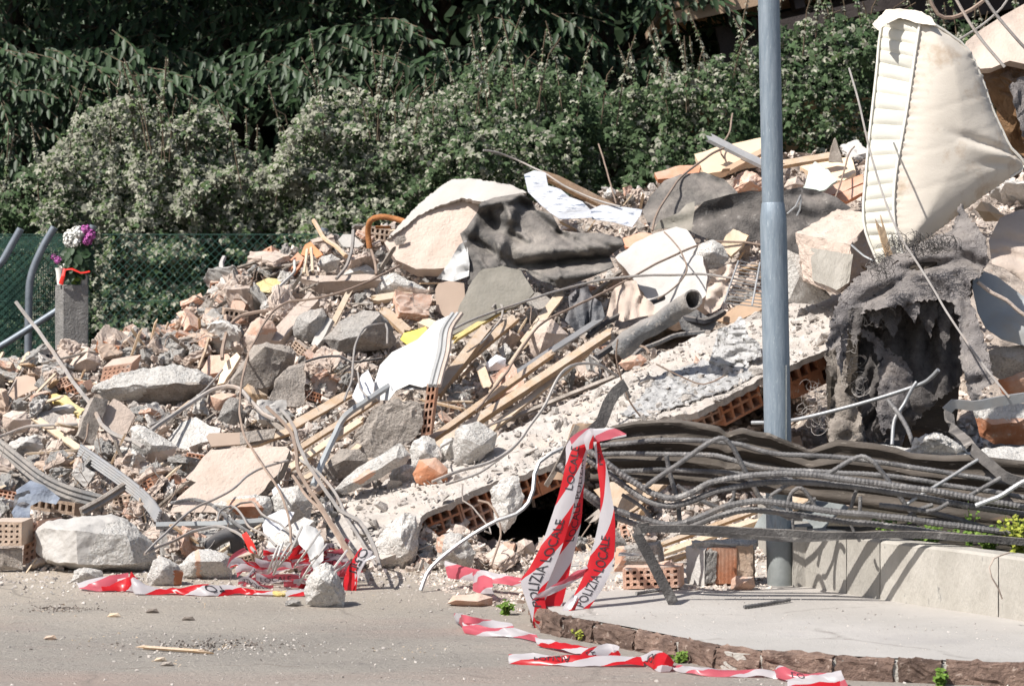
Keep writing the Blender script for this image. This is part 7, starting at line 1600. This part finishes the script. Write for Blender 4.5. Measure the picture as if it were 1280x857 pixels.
def reg_slab():
    x = random.uniform(440, 1040); y = random.uniform(380, 690)
    if not inpoly([x], [y], polyS)[0]: return None
    s = 1.5+7*random.random()**3; return onslab(x, y, .008), s/F*13.5
scatter('slab_gravel', 1700, reg_slab, 0, 0, m_gravel)
def reg_slab2():
    r = reg_slab()
    if r is None: return None
    return r[0]+nS*.01, (6+16*random.random()**2)/F*13.5
scatter('slab_lumps', 170, reg_slab2, 0, 0, m_slabl)
def reg_foot():
    x = random.uniform(430, 960); y = random.uniform(675, 765) if random.random() < .8 else random.uniform(660, 700)
    if x > 655 and y > 738: return None
    if y > 715 and x < 520: return None
    if x < 660 and y > 700+ (x-430)*.32: return None
    s = 1.5+9*random.random()**2.4; p = PZ(x, y, 0 if x < 650 else ZW); 
    if p.y > 13.3: return None
    return p, s/F*12
scatter('foot_rubble', 4200, reg_foot, 0, 0, m_bits)
def reg_road():
    r = random.random()
    if r < .55: x, y = random.uniform(-20, 640), 714+abs(random.gauss(0, 20))
    elif r < .8: x, y = random.uniform(-20, 640), random.uniform(715, 870)
    elif r < .9: x, y = random.gauss(270, 90), 810+random.gauss(0, 7)
    else: x, y = random.uniform(620, 1280), lerp([(620,775),(730,800),(900,838),(1280,866)], random.uniform(620,1280), 1)
    s = 1+(9 if y < 735 else 4.5)*random.random()**4; return PZ(x, y, 0), s/F*11
scatter('road_grit', 7000, reg_road, 0, 0, m_gravel)
def reg_dark():
    x, y = (random.gauss(78, 26), 761+random.gauss(0, 2.2)) if random.random() < .5 else (random.gauss(270, 60), 806+random.gauss(0, 4))
    return PZ(x, y, 0), random.uniform(1.5, 5)/F*11
scatter('dark_crumbs_on_road', 420, reg_dark, 0, 0, m_bitsd)
def reg_yel():
    x, y = random.choice(((65,764),(200,828),(290,806),(430,748),(120,800),(520,812),(255,752)))
    return PZ(x+random.gauss(0, 22), y+random.gauss(0, 4), 0), random.uniform(1.5, 4)/F*11
scatter('yellow_crumbs_on_road', 120, reg_yel, 0, 0, m_woodp)
def reg_hole():
    px = random.uniform(515, 1235); py = random.uniform(400, 690)
    if not hollowzone(px, py): return None
    return P(px, py, D(px, py)-.02), random.uniform(4, 18)/F*14
scatter('rubble_in_hollows', 1500, reg_hole, 0, 0, m_bits)
def reg_pav():
    x = random.uniform(700, 1280); y = random.uniform(740, 815)
    if y > 770+(x-700)*.12: return None
    if x > 1000 and y < 745+(x-1003)*.16: return None
    return PZ(x, y, ZW), (1+3*random.random()**4)/F*11
scatter('pavement_grit', 700, reg_pav, 0, 0, m_gravel)
plank('thin orange batten lying on the asphalt', (176,808), (258,814), 3.5, m_wood, .01, Y0=PZ(176,808,.01).y, Y1=PZ(258,814,.01).y, hero=False)
for i, (x, y, m_) in enumerate(((200,825,m_woodp),(208,831,m_stone),(62,798,m_brickd),(142,770,m_woodp),(190,765,m_bitsd),(235,774,m_bitsd))):
    chunk('crumb', ('pale crumb lying in front of the orange batten','dark crumb beside the pale crumb','tan flake on the left of the asphalt','pale flake right of the dark crumbs','dark flake right of the pale flake','small dark flake at the middle of the road')[i], 'crumb', [(x-8,y),(x-4,y-4),(x+6,y-5),(x+9,y),(x+2,y+2)], [(x,y-2,.5)], m_, d=.02, Y=PZ(x,y+1,0).y, it=1, rough=.003, hero=False)
print('objects', len(bpy.data.objects), 'tris', sum(len(o.data.polygons) for o in bpy.data.objects if o.type == 'MESH'))
